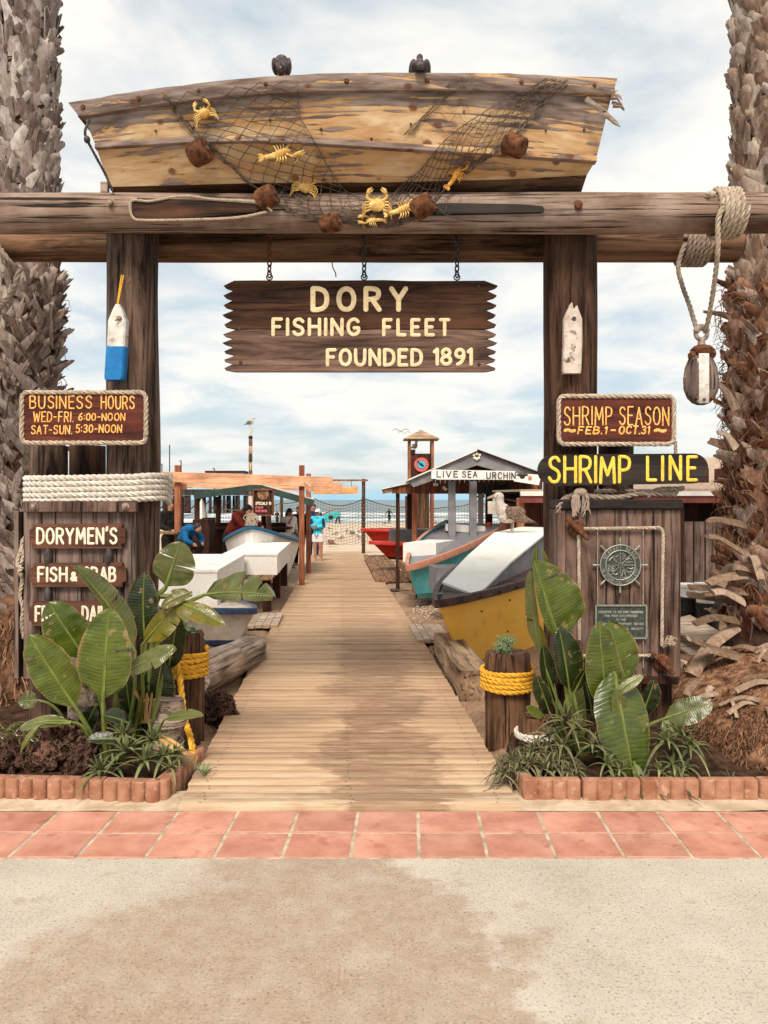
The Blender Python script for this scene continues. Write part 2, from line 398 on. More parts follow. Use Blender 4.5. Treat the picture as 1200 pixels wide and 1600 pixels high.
M['rock'] = rockmat('porous lava rock', (.05, .024, .015), (.23, .125, .085)); M['rock_dark'] = rockmat('dark lava rock', (.03, .015, .01), (.14, .075, .052))
M['terra'] = mottled('terracotta edging', (.25, .105, .058), (.42, .215, .135), 9, .9, .15, bump=.35, island=.16, spots=(.52, .38, .28), spsc=22, spamt=.5)
M['soil'] = mottled('planter soil', (.018, .009, .006), (.085, .045, .028), 12, 1.0, .1, bump=1.0, bdist=.03)
M['aloe'] = mottled('aloe green', (.045, .055, .018), (.19, .2, .078), 9, .55, .3, island=.35)
M['aloe_dull'] = mottled('dusty aloe green', (.04, .042, .016), (.2, .18, .085), 9, .6, .3, island=.4, spots=(.2, .11, .06), spsc=12, spamt=.6)
M['green_tuft'] = mottled('succulent green', (.1, .15, .06), (.26, .32, .17), 9, .6, .3, island=.3)
M['stem'] = mottled('leaf stalk', (.09, .12, .02), (.2, .23, .055), 9, .5, .3, island=.2)
M['crab'] = mottled('yellow crab shell', (.42, .18, .02), (.86, .6, .2), 13, .6, .4, bump=.2, spots=(.35, .1, .02), spsc=35, spamt=.6)
M['crab_red'] = mottled('orange lobster shell', (.36, .11, .008), (.85, .42, .06), 13, .6, .4, bump=.2, spots=(.45, .1, .015), spsc=35, spamt=.7)
M['pigeon'] = mottled('pigeon feathers', (.03, .022, .022), (.16, .12, .11), 40, .8, .2, bump=.4)
M['feather_brown'] = mottled('brown wing feathers', (.06, .035, .022), (.3, .21, .15), 45, .85, .1, bump=.4)
M['feather_white'] = mottled('white feathers', (.5, .45, .4), (.75, .71, .66), 25, .9, .1, bump=.2)
M['feather_speck'] = mottled('speckled feathers', (.34, .26, .2), (.7, .64, .57), 55, .9, .1, bump=.2)
M['feather_black'] = mottled('black tail feathers', (.012, .009, .008), (.05, .035, .028), 25, .8, .2)
M['beak'] = mottled('horn beak', (.25, .13, .08), (.4, .24, .15), 30, .5, .3)
M['leg_pink'] = mottled('bird leg', (.32, .2, .15), (.45, .3, .24), 30, .6, .3)
M['skin'] = mottled('skin', (.36, .17, .1), (.46, .24, .15), 6, .55, .35, bump=.05)
M['hair'] = mottled('dark hair', (.01, .006, .004), (.04, .02, .014), 20, .6, .4)
M['cloth_white'] = mottled('white cotton', (.66, .62, .6), (.78, .75, .73), 6, .9, .1)
M['cloth_cyan'] = mottled('turquoise nylon', (.02, .4, .55), (.05, .52, .66), 6, .6, .3)
M['cloth_navy'] = mottled('navy nylon', (.008, .012, .035), (.02, .025, .06), 6, .8, .2)
M['cloth_blue'] = mottled('blue nylon', (.0, .07, .19), (.006, .11, .26), 6, .7, .2)
M['cloth_maroon'] = mottled('dark red fleece', (.06, .008, .006), (.12, .018, .012), 6, .95, .1)
M['cloth_black'] = mottled('black cloth', (.007, .006, .006), (.02, .017, .016), 6, .9, .1)
M['cloth_green'] = mottled('green rash vest', (.1, .42, .2), (.16, .55, .28), 6, .8, .2)
M['cloth_red'] = mottled('red cloth', (.5, .05, .04), (.62, .09, .07), 6, .9, .2)
M['board_teal'] = mottled('teal surfboard', (.03, .36, .38), (.06, .46, .47), 4, .35, .5)
M['straw'] = mottled('dead leaf', (.32, .17, .06), (.55, .34, .13), 12, .8, .2, island=.2)
M['pier'] = wood('dark pier timber', (.015, .008, .006), (.07, .045, .035), 2, .3, crack=.4, bump=.2, island=.3)
M['bare'] = wood('bare peeled pole', (.3, .17, .07), (.62, .42, .22), 2, 1.4, crack=.6, bump=.5, island=.1)

# boat sides: blond plywood with peeling grey-brown paint and rust
def plywood(name, amt, zr=None):
    m, nt, p = newmat(name)
    co_ = objco(nt, (1.6, 5, 7.0), False)
    n1 = N(nt, 'ShaderNodeTexNoise', {'Vector': co_, 'Scale': 1.2, 'Detail': 8.0, 'Roughness': .62, 'Distortion': 1.3}).outputs[0]
    n2 = N(nt, 'ShaderNodeTexNoise', {'Vector': objco(nt, (1.1, 2, 4.6), False), 'Scale': 1.0, 'Detail': 6.0, 'Roughness': .6, 'Distortion': 1.2}).outputs[0]
    wv = N(nt, 'ShaderNodeTexWave', {'Vector': objco(nt, (.35, 1, 5.5), False), 'Scale': 1.1, 'Distortion': 16.0, 'Detail': 4.0, 'Detail Scale': 1.1, 'Detail Roughness': .62}, bands_direction='Z').outputs[1]
    base = ramp(nt, n1, [(.25, (.32, .165, .075)), (.42, (.5, .3, .14)), (.58, (.64, .44, .25)), (.76, (.72, .55, .36))])
    base = mixc(nt, maprange(nt, n2, .46, .6, 0, .6), base, (.48, .22, .075))
    pk = math_(nt, 'ADD', math_(nt, 'MULTIPLY', wv, .13), math_(nt, 'ADD', math_(nt, 'MULTIPLY', n2, .75), math_(nt, 'MULTIPLY', n1, .42)))
    if zr:
        tz = N(nt, 'ShaderNodeSeparateXYZ', {0: N(nt, 'ShaderNodeTexCoord').outputs['Object']})
        up9 = math_(nt, 'MULTIPLY', maprange(nt, tz.outputs[2], zr[0], zr[1], -.07, .1, True), maprange(nt, tz.outputs[0], -1.2, -.6, 1.6, 1))
        pk = math_(nt, 'ADD', pk, math_(nt, 'ADD', up9, maprange(nt, tz.outputs[0], -1.6, -1.0, .09, 0)))
    mask = maprange(nt, pk, 1 - amt, 1 - amt + .025)
    edge = maprange(nt, pk, 1 - amt - .05, 1 - amt)
    base = mixc(nt, math_(nt, 'MULTIPLY', edge, .5), base, (.3, .14, .05))
    n4 = N(nt, 'ShaderNodeTexNoise', {'Vector': objco(nt, (4, 9, 30), False), 'Scale': 1.0, 'Detail': 5.0}).outputs[0]
    pc = ramp(nt, n4, [(.35, (.12, .076, .058)), (.68, (.34, .245, .2))])
    c = mixc(nt, mask, base, pc)
    vr = N(nt, 'ShaderNodeTexVoronoi', {'Vector': objco(nt, (5, 5, 7.5), False), 'Scale': 1.0}).outputs[0]
    n5 = N(nt, 'ShaderNodeTexNoise', {'Vector': objco(nt, (30, 30, 30), False), 'Scale': 1.0, 'Detail': 3.0}).outputs[0]
    rs = math_(nt, 'ADD', vr, math_(nt, 'MULTIPLY', n5, .14))
    c = mixc(nt, maprange(nt, rs, .17, .25, .85, 0), c, (.14, .045, .015))
    h = math_(nt, 'ADD', math_(nt, 'MULTIPLY', mask, .6), math_(nt, 'MULTIPLY', n1, .5))
    setp(nt, p, c, .75, .2, bump=h, bstr=.6, bdist=.012)
    return m
M['ply_upper'] = plywood('peeling boat side upper', .33, (.3, .46))
M['ply_lower'] = plywood('bare boat side lower', .24)
M['ply_rail'] = plywood('weathered gunwale', .45)
M['ply_bottom'] = wood('boat bottom', (.035, .015, .008), (.16, .08, .04), 0, 1.0, crack=.6, bump=.5, island=.05)

def leafmat(name, a, b, vein=.2):
    m, nt, p = newmat(name)
    uv = N(nt, 'ShaderNodeUVMap').outputs[0]; s = N(nt, 'ShaderNodeSeparateXYZ', {0: uv})
    av = math_(nt, 'ABSOLUTE', s.outputs[1])
    n1 = N(nt, 'ShaderNodeTexNoise', {'Vector': objco(nt, (9, 9, 9), False), 'Scale': 1.0, 'Detail': 4.0}).outputs[0]
    n0 = N(nt, 'ShaderNodeTexNoise', {'Vector': N(nt, 'ShaderNodeVectorMath', {0: uv, 1: (60, 1.5, 1)}, operation='MULTIPLY').outputs[0], 'Scale': 1.0, 'Detail': 3.0}).outputs[0]
    ph = math_(nt, 'ADD', math_(nt, 'MULTIPLY', s.outputs[0], 150.0), math_(nt, 'MULTIPLY', n0, 9.0))
    vn = math_(nt, 'SINE', ph)
    c = ramp(nt, math_(nt, 'ADD', math_(nt, 'MULTIPLY', n1, .6), math_(nt, 'MULTIPLY', n0, .4)), [(.32, a), (.68, b)])
    c = mixc(nt, maprange(nt, vn, .2, 1, 0, vein), c, (b[0] * 1.5, b[1] * 1.35, b[2] * 1.6))
    c = mixc(nt, maprange(nt, av, .0, .1, .5, 0), c, (.2, .22, .04))
    c = mixc(nt, math_(nt, 'MULTIPLY', math_(nt, 'MULTIPLY', maprange(nt, math_(nt, 'ADD', av, math_(nt, 'MULTIPLY', n1, .25)), 1.04, 1.12, 0, 1), 1.0), .75), c, (.27, .16, .06))
    n6 = N(nt, 'ShaderNodeTexNoise', {'Vector': objco(nt, (14, 14, 14), False), 'Scale': 1.0, 'Detail': 2.0}).outputs[0]
    c = mixc(nt, maprange(nt, n6, .66, .7, 0, .65), c, (.28, .17, .08))
    rnd = N(nt, 'ShaderNodeObjectInfo').outputs['Random']; br = maprange(nt, rnd, 0, 1, .75, 1.25)
    c = mixc(nt, 1.0, c, N(nt, 'ShaderNodeCombineColor', {0: br, 1: br, 2: br}).outputs[0], 'MULTIPLY')
    setp(nt, p, c, .25, .65, bump=vn, bstr=.2, bdist=.004)
    tr = N(nt, 'ShaderNodeBsdfTranslucent', {0: mixc(nt, .5, c, (b[0] * 2, b[1] * 1.6, b[2]))})
    ms = N(nt, 'ShaderNodeMixShader', {0: .14, 1: p.outputs[0], 2: tr.outputs[0]})
    nt.links.new(ms.outputs[0], nt.nodes['Material Output'].inputs[0])
    return m
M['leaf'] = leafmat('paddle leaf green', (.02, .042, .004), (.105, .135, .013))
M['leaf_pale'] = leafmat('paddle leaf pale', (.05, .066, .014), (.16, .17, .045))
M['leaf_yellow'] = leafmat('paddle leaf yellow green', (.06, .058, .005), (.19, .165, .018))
M['leaf_shaded'] = leafmat('paddle leaf inner shade', (.006, .013, .003), (.024, .038, .006))  # inner leaves: shade inside the foliage put into the leaf colour

def bootmat(name, cols):
    m, nt, p = newmat(name)
    r = N(nt, 'ShaderNodeNewGeometry').outputs['Random Per Island']
    n1 = N(nt, 'ShaderNodeTexNoise', {'Vector': objco(nt, (26, 26, 9)), 'Scale': 1.0, 'Detail': 7.0, 'Roughness': .7}).outputs[0]
    f = math_(nt, 'ADD', math_(nt, 'MULTIPLY', r, .72), math_(nt, 'MULTIPLY', n1, .4))
    c = ramp(nt, f, cols)
    k = maprange(nt, n1, .3, .7, .6, 1.35)
    c = mixc(nt, 1.0, c, N(nt, 'ShaderNodeCombineColor', {0: k, 1: k, 2: k}).outputs[0], 'MULTIPLY')
    setp(nt, p, c, .9, .12, bump=n1, bstr=.7, bdist=.015)
    return m
M['boot_grey'] = bootmat('grey palm leaf bases', [(.1, (.05, .028, .02)), (.36, (.2, .14, .112)), (.66, (.35, .265, .22)), (.95, (.52, .42, .36))])
M['boot_pale'] = bootmat('pale grey palm leaf bases', [(.1, (.06, .036, .027)), (.34, (.21, .147, .118)), (.66, (.36, .275, .23)), (1, (.54, .46, .4))])
M['boot_pale_warm'] = bootmat('warm pale palm leaf bases', [(.1, (.06, .032, .02)), (.34, (.22, .135, .09)), (.66, (.37, .265, .2)), (1, (.54, .45, .37))])
M['boot_red'] = bootmat('red brown palm leaf bases', [(.08, (.045, .018, .009)), (.33, (.2, .085, .045)), (.58, (.3, .155, .095)), (.8, (.38, .27, .21)), (1, (.56, .46, .38))])
M['boot_old'] = bootmat('dry frond stalks', [(.15, (.11, .065, .04)), (.5, (.27, .175, .115)), (.85, (.42, .31, .23))])
M['fibre'] = mottled('palm fibre', (.06, .03, .017), (.3, .17, .1), 12, .95, .1, island=.5)
M['root'] = mottled('palm roots', (.05, .02, .01), (.33, .175, .1), 14, .95, .1, island=.55)
M['trunk_core'] = mottled('palm trunk core', (.03, .016, .01), (.11, .065, .045), 15, .95, .1, bump=.8)

# pavement with a damp stain of its own outline
def worldxy(nt):
    t = N(nt, 'ShaderNodeTexCoord').outputs['Object']; return t, N(nt, 'ShaderNodeSeparateXYZ', {0: t})
def pavement():
    m, nt, p = newmat('worn concrete')
    t, s = worldxy(nt)
    nb = N(nt, 'ShaderNodeTexNoise', {'Vector': t, 'Scale': 2.2, 'Detail': 6.0, 'Roughness': .6}).outputs[0]
    ns = N(nt, 'ShaderNodeTexNoise', {'Vector': t, 'Scale': 95.0, 'Detail': 4.0, 'Roughness': .7}).outputs[0]
    nf = N(nt, 'ShaderNodeTexNoise', {'Vector': t, 'Scale': 26.0, 'Detail': 5.0, 'Roughness': .7}).outputs[0]
    c = ramp(nt, nb, [(.3, (.37, .325, .265)), (.7, (.5, .45, .38))])
    c = mixc(nt, maprange(nt, nf, .35, .68, 0, .45), c, (.58, .49, .38))
    # damp area
    d = math_(nt, 'SUBTRACT', 3.57, s.outputs[1])
    wob = math_(nt, 'MULTIPLY', math_(nt, 'SUBTRACT', nb, .5), 1.1)
    n7 = N(nt, 'ShaderNodeTexNoise', {'Vector': t, 'Scale': 7.0, 'Detail': 5.0, 'Roughness': .65}).outputs[0]
    wob = math_(nt, 'ADD', wob, math_(nt, 'MULTIPLY', math_(nt, 'SUBTRACT', n7, .5), .35))
    lft = math_(nt, 'ADD', math_(nt, 'ADD', s.outputs[0], wob), math_(nt, 'ADD', math_(nt, 'MULTIPLY', d, .75), .72))
    rgt = math_(nt, 'SUBTRACT', math_(nt, 'ADD', math_(nt, 'MULTIPLY', d, .38), .18), math_(nt, 'ADD', s.outputs[0], wob))
    mk = math_(nt, 'MULTIPLY', maprange(nt, lft, -.1, .22, 0, 1, True), maprange(nt, rgt, -.04, .09, 0, 1, True))
    mk = math_(nt, 'MULTIPLY', mk, maprange(nt, math_(nt, 'ADD', math_(nt, 'MULTIPLY', n7, .6), math_(nt, 'MULTIPLY', nf, .4)), .38, .52, .45, 1))
    damp = ramp(nt, nf, [(.3, (.25, .16, .1)), (.7, (.4, .29, .205))])
    c = mixc(nt, math_(nt, 'MULTIPLY', mk, .74), c, damp)
    c = mixc(nt, maprange(nt, ns, .55, .64, 0, .7), c, (.15, .08, .045))
    c = mixc(nt, maprange(nt, ns, .4, .33, 0, .4), c, (.7, .62, .5))
    vo = N(nt, 'ShaderNodeTexVoronoi', {'Vector': t, 'Scale': 16.0, 'Randomness': 1.0}).outputs[0]
    c = mixc(nt, maprange(nt, math_(nt, 'ADD', vo, math_(nt, 'MULTIPLY', ns, .12)), .1, .15, .7, 0), c, (.12, .055, .03))
    nd = N(nt, 'ShaderNodeTexNoise', {'Vector': t, 'Scale': 1.6, 'Detail': 6.0, 'Roughness': .7}).outputs[1]
    ve = N(nt, 'ShaderNodeTexVoronoi', {'Vector': N(nt, 'ShaderNodeVectorMath', {0: t, 1: nd}, operation='ADD').outputs[0], 'Scale': .55}, feature='DISTANCE_TO_EDGE').outputs[0]
    c = mixc(nt, maprange(nt, ve, .0, .004, .25, 0), c, (.2, .13, .085))
    n8 = N(nt, 'ShaderNodeTexNoise', {'Vector': t, 'Scale': 4.5, 'Detail': 3.0}).outputs[0]
    c = mixc(nt, maprange(nt, n8, .66, .72, 0, .3), c, (.3, .17, .11))
    setp(nt, p, c, math_(nt, 'SUBTRACT', .85, math_(nt, 'MULTIPLY', mk, .12)), .25, bump=math_(nt, 'ADD', nf, math_(nt, 'MULTIPLY', ns, .7)), bstr=.35, bdist=.006)
    return m
M['pavement'] = pavement()
def walkmat():
    m, nt, p = newmat('boardwalk planks')
    t, s = worldxy(nt)
    rnd = N(nt, 'ShaderNodeNewGeometry').outputs['Random Per Island']
    n1 = N(nt, 'ShaderNodeTexNoise', {'Vector': objco(nt, (2.2, 48, 48)), 'Scale': 1.0, 'Detail': 7.0, 'Roughness': .65, 'Distortion': .5}).outputs[0]
    nb = N(nt, 'ShaderNodeTexNoise', {'Vector': t, 'Scale': 1.4, 'Detail': 5.0, 'Roughness': .6}).outputs[0]
    nm = N(nt, 'ShaderNodeTexNoise', {'Vector': objco(nt, (4, 14, 4)), 'Scale': 1.0, 'Detail': 5.0, 'Roughness': .6}).outputs[0]
    c = ramp(nt, n1, [(.22, (.2, .105, .055)), (.42, (.41, .26, .152)), (.75, (.58, .41, .265))])
    ed9 = math_(nt, 'ADD', math_(nt, 'ABSOLUTE', math_(nt, 'ADD', math_(nt, 'ADD', s.outputs[0], .175), math_(nt, 'MULTIPLY', math_(nt, 'SUBTRACT', s.outputs[1], 4.1), .0575))), math_(nt, 'MULTIPLY', math_(nt, 'SUBTRACT', nm, .5), .5))
    c = mixc(nt, maprange(nt, ed9, .66, .95, 0, .3, True), c, (.27, .15, .085))
    k = maprange(nt, rnd, 0, 1, .8, 1.16)
    c = mixc(nt, 1.0, c, N(nt, 'ShaderNodeCombineColor', {0: k, 1: k, 2: k}).outputs[0], 'MULTIPLY')
    # worn damp track along the middle
    cx = math_(nt, 'ADD', math_(nt, 'SUBTRACT', s.outputs[0], .06), math_(nt, 'MULTIPLY', math_(nt, 'SUBTRACT', s.outputs[1], 4.1), .052))
    dd = math_(nt, 'ABSOLUTE', math_(nt, 'ADD', cx, math_(nt, 'MULTIPLY', math_(nt, 'SUBTRACT', nb, .5), .9)))
    dd = math_(nt, 'ADD', dd, math_(nt, 'MULTIPLY', math_(nt, 'SUBTRACT', nm, .5), .7))
    dd = math_(nt, 'ADD', dd, math_(nt, 'MULTIPLY', math_(nt, 'SUBTRACT', rnd, .5), .12))
    mk = maprange(nt, dd, .3, .43, 1, 0, True)
    mk = math_(nt, 'MULTIPLY', mk, maprange(nt, s.outputs[1], 6.6, 10.5, 1, .3))
    wet = ramp(nt, n1, [(.3, (.12, .058, .03)), (.7, (.3, .17, .1))])
    c = mixc(nt, math_(nt, 'MULTIPLY', math_(nt, 'MULTIPLY', mk, maprange(nt, nm, .36, .54, .4, 1)), .78), c, wet)
    sandy = maprange(nt, s.outputs[1], 5.0, 4.15, 0, .7)
    c = mixc(nt, math_(nt, 'MULTIPLY', math_(nt, 'MULTIPLY', sandy, maprange(nt, nm, .35, .6)), math_(nt, 'SUBTRACT', 1.0, math_(nt, 'MULTIPLY', mk, .8))), c, (.6, .47, .32))
    setp(nt, p, c, math_(nt, 'SUBTRACT', .85, math_(nt, 'MULTIPLY', mk, .15)), .25, bump=n1, bstr=.6, bdist=.012)
    return m
M['walk'] = walkmat()
M['tile'] = mottled('terracotta paving tile', (.4, .165, .11), (.57, .285, .205), 4, .8, .25, bump=.12, island=.13, spots=(.3, .1, .06), spsc=9, spamt=.5, bdist=.004)
M['grout'] = mottled('sandy grout', (.3, .23, .16), (.58, .48, .36), 14, .95, .1, bump=.4)
M['mortar'] = mottled('sandy concrete strip', (.42, .31, .2), (.62, .5, .37), 7, .95, .1, bump=.5, spots=(.3, .2, .12), spsc=14, spamt=.5)
def sandmat():
    m, nt, p = newmat('beach sand')
    t, s = worldxy(nt)
    nb = N(nt, 'ShaderNodeTexNoise', {'Vector': t, 'Scale': 1.8, 'Detail': 8.0, 'Roughness': .65}).outputs[0]
    nf = N(nt, 'ShaderNodeTexNoise', {'Vector': t, 'Scale': 22.0, 'Detail': 6.0, 'Roughness': .7}).outputs[0]
    near = ramp(nt, math_(nt, 'ADD', math_(nt, 'MULTIPLY', nb, .6), math_(nt, 'MULTIPLY', nf, .4)), [(.34, (.12, .062, .034)), (.5, (.27, .165, .1)), (.66, (.4, .27, .175))])
    far = ramp(nt, nb, [(.3, (.44, .33, .23)), (.7, (.6, .48, .36))])
    c = mixc(nt, maprange(nt, s.outputs[1], 14, 22), near, far)
    c = mixc(nt, maprange(nt, s.outputs[1], 92, 104, 0, .8), c, (.2, .15, .11))
    setp(nt, p, c, .95, .15, bump=math_(nt, 'ADD', nb, math_(nt, 'MULTIPLY', nf, .5)), bstr=.7, bdist=.04)
    return m
M['sand'] = sandmat()
def seamat():
    m, nt, p = newmat('sea water')
    t, s = worldxy(nt)
    n1 = N(nt, 'ShaderNodeTexNoise', {'Vector': N(nt, 'ShaderNodeVectorMath', {0: t, 1: (.05, .16, .1)}, operation='MULTIPLY').outputs[0], 'Scale': 1.0, 'Detail': 6.0, 'Roughness': .6}).outputs[0]
    n2 = N(nt, 'ShaderNodeTexNoise', {'Vector': N(nt, 'ShaderNodeVectorMath', {0: t, 1: (.022, .05, .1)}, operation='MULTIPLY').outputs[0], 'Scale': 1.0, 'Detail': 7.0, 'Roughness': .7}).outputs[0]
    yv = math_(nt, 'ADD', s.outputs[1], math_(nt, 'MULTIPLY', math_(nt, 'SUBTRACT', n2, .5), 90.0))
    f1 = math_(nt, 'MULTIPLY', maprange(nt, yv, 96, 112, 0, 1, True), maprange(nt, yv, 122, 134, 1, 0, True))
    f2 = math_(nt, 'MULTIPLY', maprange(nt, yv, 144, 150, 0, 1, True), maprange(nt, yv, 165, 185, 1, 0, True))
    f3 = math_(nt, 'MULTIPLY', maprange(nt, yv, 230, 240, 0, .7, True), maprange(nt, yv, 250, 262, 1, 0, True))
    fm = math_(nt, 'MAXIMUM', math_(nt, 'MAXIMUM', f1, f2), f3)
    fm = math_(nt, 'MULTIPLY', fm, maprange(nt, n1, .32, .5, .35, 1))
    c = mixc(nt, maprange(nt, n1, .35, .65), (.05, .1, .11), (.1, .16, .165))
    c = mixc(nt, maprange(nt, s.outputs[1], 300, 2500, 0, 1), c, (.03, .13, .21))
    c = mixc(nt, fm, c, (.72, .74, .73))
    setp(nt, p, c, math_(nt, 'ADD', .35, math_(nt, 'MULTIPLY', fm, .5)), .4, bump=n1, bstr=.8, bdist=.6)
    return m
M['sea'] = seamat()
# ------------------------------------------------------------------ hand lettering (stroke alphabet)
GL = {
 'A': (.62, ['0,0 .31,1 .62,0', '.13,.36 .49,.36']),
 'B': (.56, ['0,0 0,1', '~0,1 .28,1 .47,.94 .5,.77 .43,.58 .28,.54 0,.54', '~0,.54 .3,.54 .52,.47 .56,.27 .5,.07 .3,0 0,0']),
 'C': (.56, ['~.56,.82 .46,.97 .3,1 .1,.9 0,.66 0,.34 .1,.1 .3,0 .46,.03 .56,.18']),
 'D': (.58, ['0,0 0,1', '~0,1 .24,1 .48,.9 .58,.66 .58,.34 .48,.1 .24,0 0,0']),
 'E': (.48, ['.48,1 0,1 0,0 .48,0', '0,.52 .4,.52']),
 'F': (.48, ['.48,1 0,1 0,0', '0,.52 .38,.52']),
 'G': (.6, ['~.57,.83 .46,.97 .3,1 .1,.9 0,.66 0,.34 .1,.1 .3,0 .5,.06 .6,.2 .6,.44', '.34,.44 .6,.44']),
 'H': (.58, ['0,0 0,1', '.58,0 .58,1', '0,.52 .58,.52']),
 'I': (.0, ['0,0 0,1']),
 'L': (.46, ['0,1 0,0 .46,0']),
 'M': (.74, ['0,0 .06,1 .37,.3 .68,1 .74,0']),
 'N': (.58, ['0,0 0,1 .58,0 .58,1']),
 'O': (.62, ['~.31,1 .12,.93 0,.68 0,.32 .12,.07 .31,0 .5,.07 .62,.32 .62,.68 .5,.93 .31,1']),
 'P': (.54, ['0,0 0,1', '~0,1 .28,1 .5,.93 .54,.74 .48,.54 .28,.47 0,.47']),
 'R': (.56, ['0,0 0,1', '~0,1 .28,1 .5,.93 .54,.74 .48,.56 .28,.49 0,.49', '.26,.49 .56,0']),
 'S': (.54, ['~.52,.84 .42,.97 .27,1 .08,.93 .02,.76 .1,.6 .28,.53 .46,.44 .54,.26 .46,.06 .27,0 .1,.04 0,.18']),
 'T': (.56, ['0,1 .56,1', '.28,1 .28,0']),
 'U': (.58, ['~0,1 0,.4 .05,.12 .2,0 .38,0 .53,.12 .58,.4 .58,1']),
 'V': (.6, ['0,1 .3,0 .6,1']),
 'W': (.84, ['0,1 .2,0 .42,.8 .64,0 .84,1']),
 'Y': (.6, ['0,1 .3,.48 .6,1', '.3,.48 .3,0']),
 '0': (.52, ['~.26,1 .08,.9 0,.6 0,.35 .08,.08 .26,0 .44,.08 .52,.35 .52,.6 .44,.9 .26,1']),
 '1': (.16, ['0,.82 .16,1 .16,0']),
 '3': (.48, ['~.03,.86 .14,.98 .26,1 .43,.92 .45,.72 .36,.57 .2,.54', '~.2,.54 .4,.5 .48,.3 .42,.08 .24,0 .1,.03 0,.15']),
 '5': (.5, ['.46,1 .08,1 .04,.58', '~.04,.58 .24,.62 .44,.52 .5,.3 .42,.07 .22,0 .08,.03 0,.14']),
 '6': (.5, ['~.42,.98 .2,.82 .05,.55 0,.3 .06,.08 .24,0 .43,.07 .5,.28 .43,.5 .25,.56 .06,.42']),
 '8': (.52, ['~.26,.54 .08,.64 .05,.82 .14,.97 .26,1 .38,.97 .47,.82 .44,.64 .26,.54 .06,.44 0,.24 .09,.05 .26,0 .43,.05 .52,.24 .46,.44 .26,.54']),
 '9': (.5, ['~.48,.62 .34,.46 .14,.48 .03,.68 .1,.92 .26,1 .44,.92 .5,.66 .46,.35 .3,.08 .14,0']),
 '&': (.6, ['~.6,.0 .34,.36 .14,.66 .16,.9 .3,1 .44,.9 .4,.68 .14,.44 .02,.24 .1,.05 .28,0 .48,.12 .58,.4']),
 '-': (.34, ['0,.48 .34,.48']),
 '.': (.0, ['0,.0 0,.03']),
 ':': (.0, ['0,.2 0,.24', '0,.66 0,.7']),
 "'": (.05, ['.05,1.08 0,.85']),
 '~': (.9, ['~0,.5 .15,.68 .32,.68 .55,.42 .74,.4 .9,.55']),
 ' ': (.42, []),
}
def chaikin(p, k=2):
    for _ in range(k):
        q = [p[0]]
        for a, b in zip(p, p[1:]):
            q += [(a[0] * .75 + b[0] * .25, a[1] * .75 + b[1] * .25), (a[0] * .25 + b[0] * .75, a[1] * .25 + b[1] * .75)]
        p = q + [p[-1]]
    return p
def stroke(b, pts, r, up, flat=.22):
    pts = [V(p) for p in pts]; a = (pts[0] - pts[1]).normalized(); z = (pts[-1] - pts[-2]).normalized()
    P = [pts[0] + a * r * .85, pts[0] + a * r * .5] + pts + [pts[-1] + z * r * .5, pts[-1] + z * r * .85]
    rs = [r * .35, r * .8] + [r] * len(pts) + [r * .8, r * .35]
    b.tube(P, rs, 8, True, flat, up)
TXT = random.Random(3)
def text(b, s, org, right, up, nrm, height, width, r, gap=.26, jit=.0, slant=0.0, flat=.22, split=True):
    """letters of s from org along right, fitted to width; r = stroke half width"""
    org, right, up, nrm = V(org), V(right), V(up), V(nrm); lay = []; x = 0.0
    for ch in s:
        wd, st = GL[ch]; lay.append((x, st)); x += wd + gap
    tot = max(x - gap, .01); kx = (width - 2 * r) / tot; h = height - 2 * r
    for i, (x0, st) in enumerate(lay):
        jx, jy, js = TXT.uniform(-jit, jit), TXT.uniform(-jit, jit), 1 + TXT.uniform(-jit, jit)
        for k, q in enumerate(st):
            cv = q.startswith('~'); pp = [tuple(float(c) for c in t.split(',')) for t in q.lstrip('~').split()]
            if cv: pp = chaikin(pp)
            f = lambda p: org + right * (r + (x0 + p[0] + jx + slant * p[1]) * kx) + up * (r + (p[1] * js + jy) * h) + nrm * (.0006 * ((i * 3 + k) % 5))
            P = [f(p) for p in pp]
            if cv: stroke(b, P, r, nrm, flat)
            else:
                for u, v in zip(P, P[1:]): stroke(b, [u, v], r, nrm, flat)
def text_px(b, s, x0, x1, yb, yt, Y, r, gap=.26, jit=.0, slant=0.0, flat=.22, tilt=0.0):
    o = W(x0, yb, Y); k = Y / FPX
    text(b, s, o, (math.cos(tilt), 0, math.sin(tilt)), (-math.sin(tilt), 0, math.cos(tilt)), (0, -1, 0), (yb - yt) * k, (x1 - x0) * k, r * k, gap, jit, slant, flat)
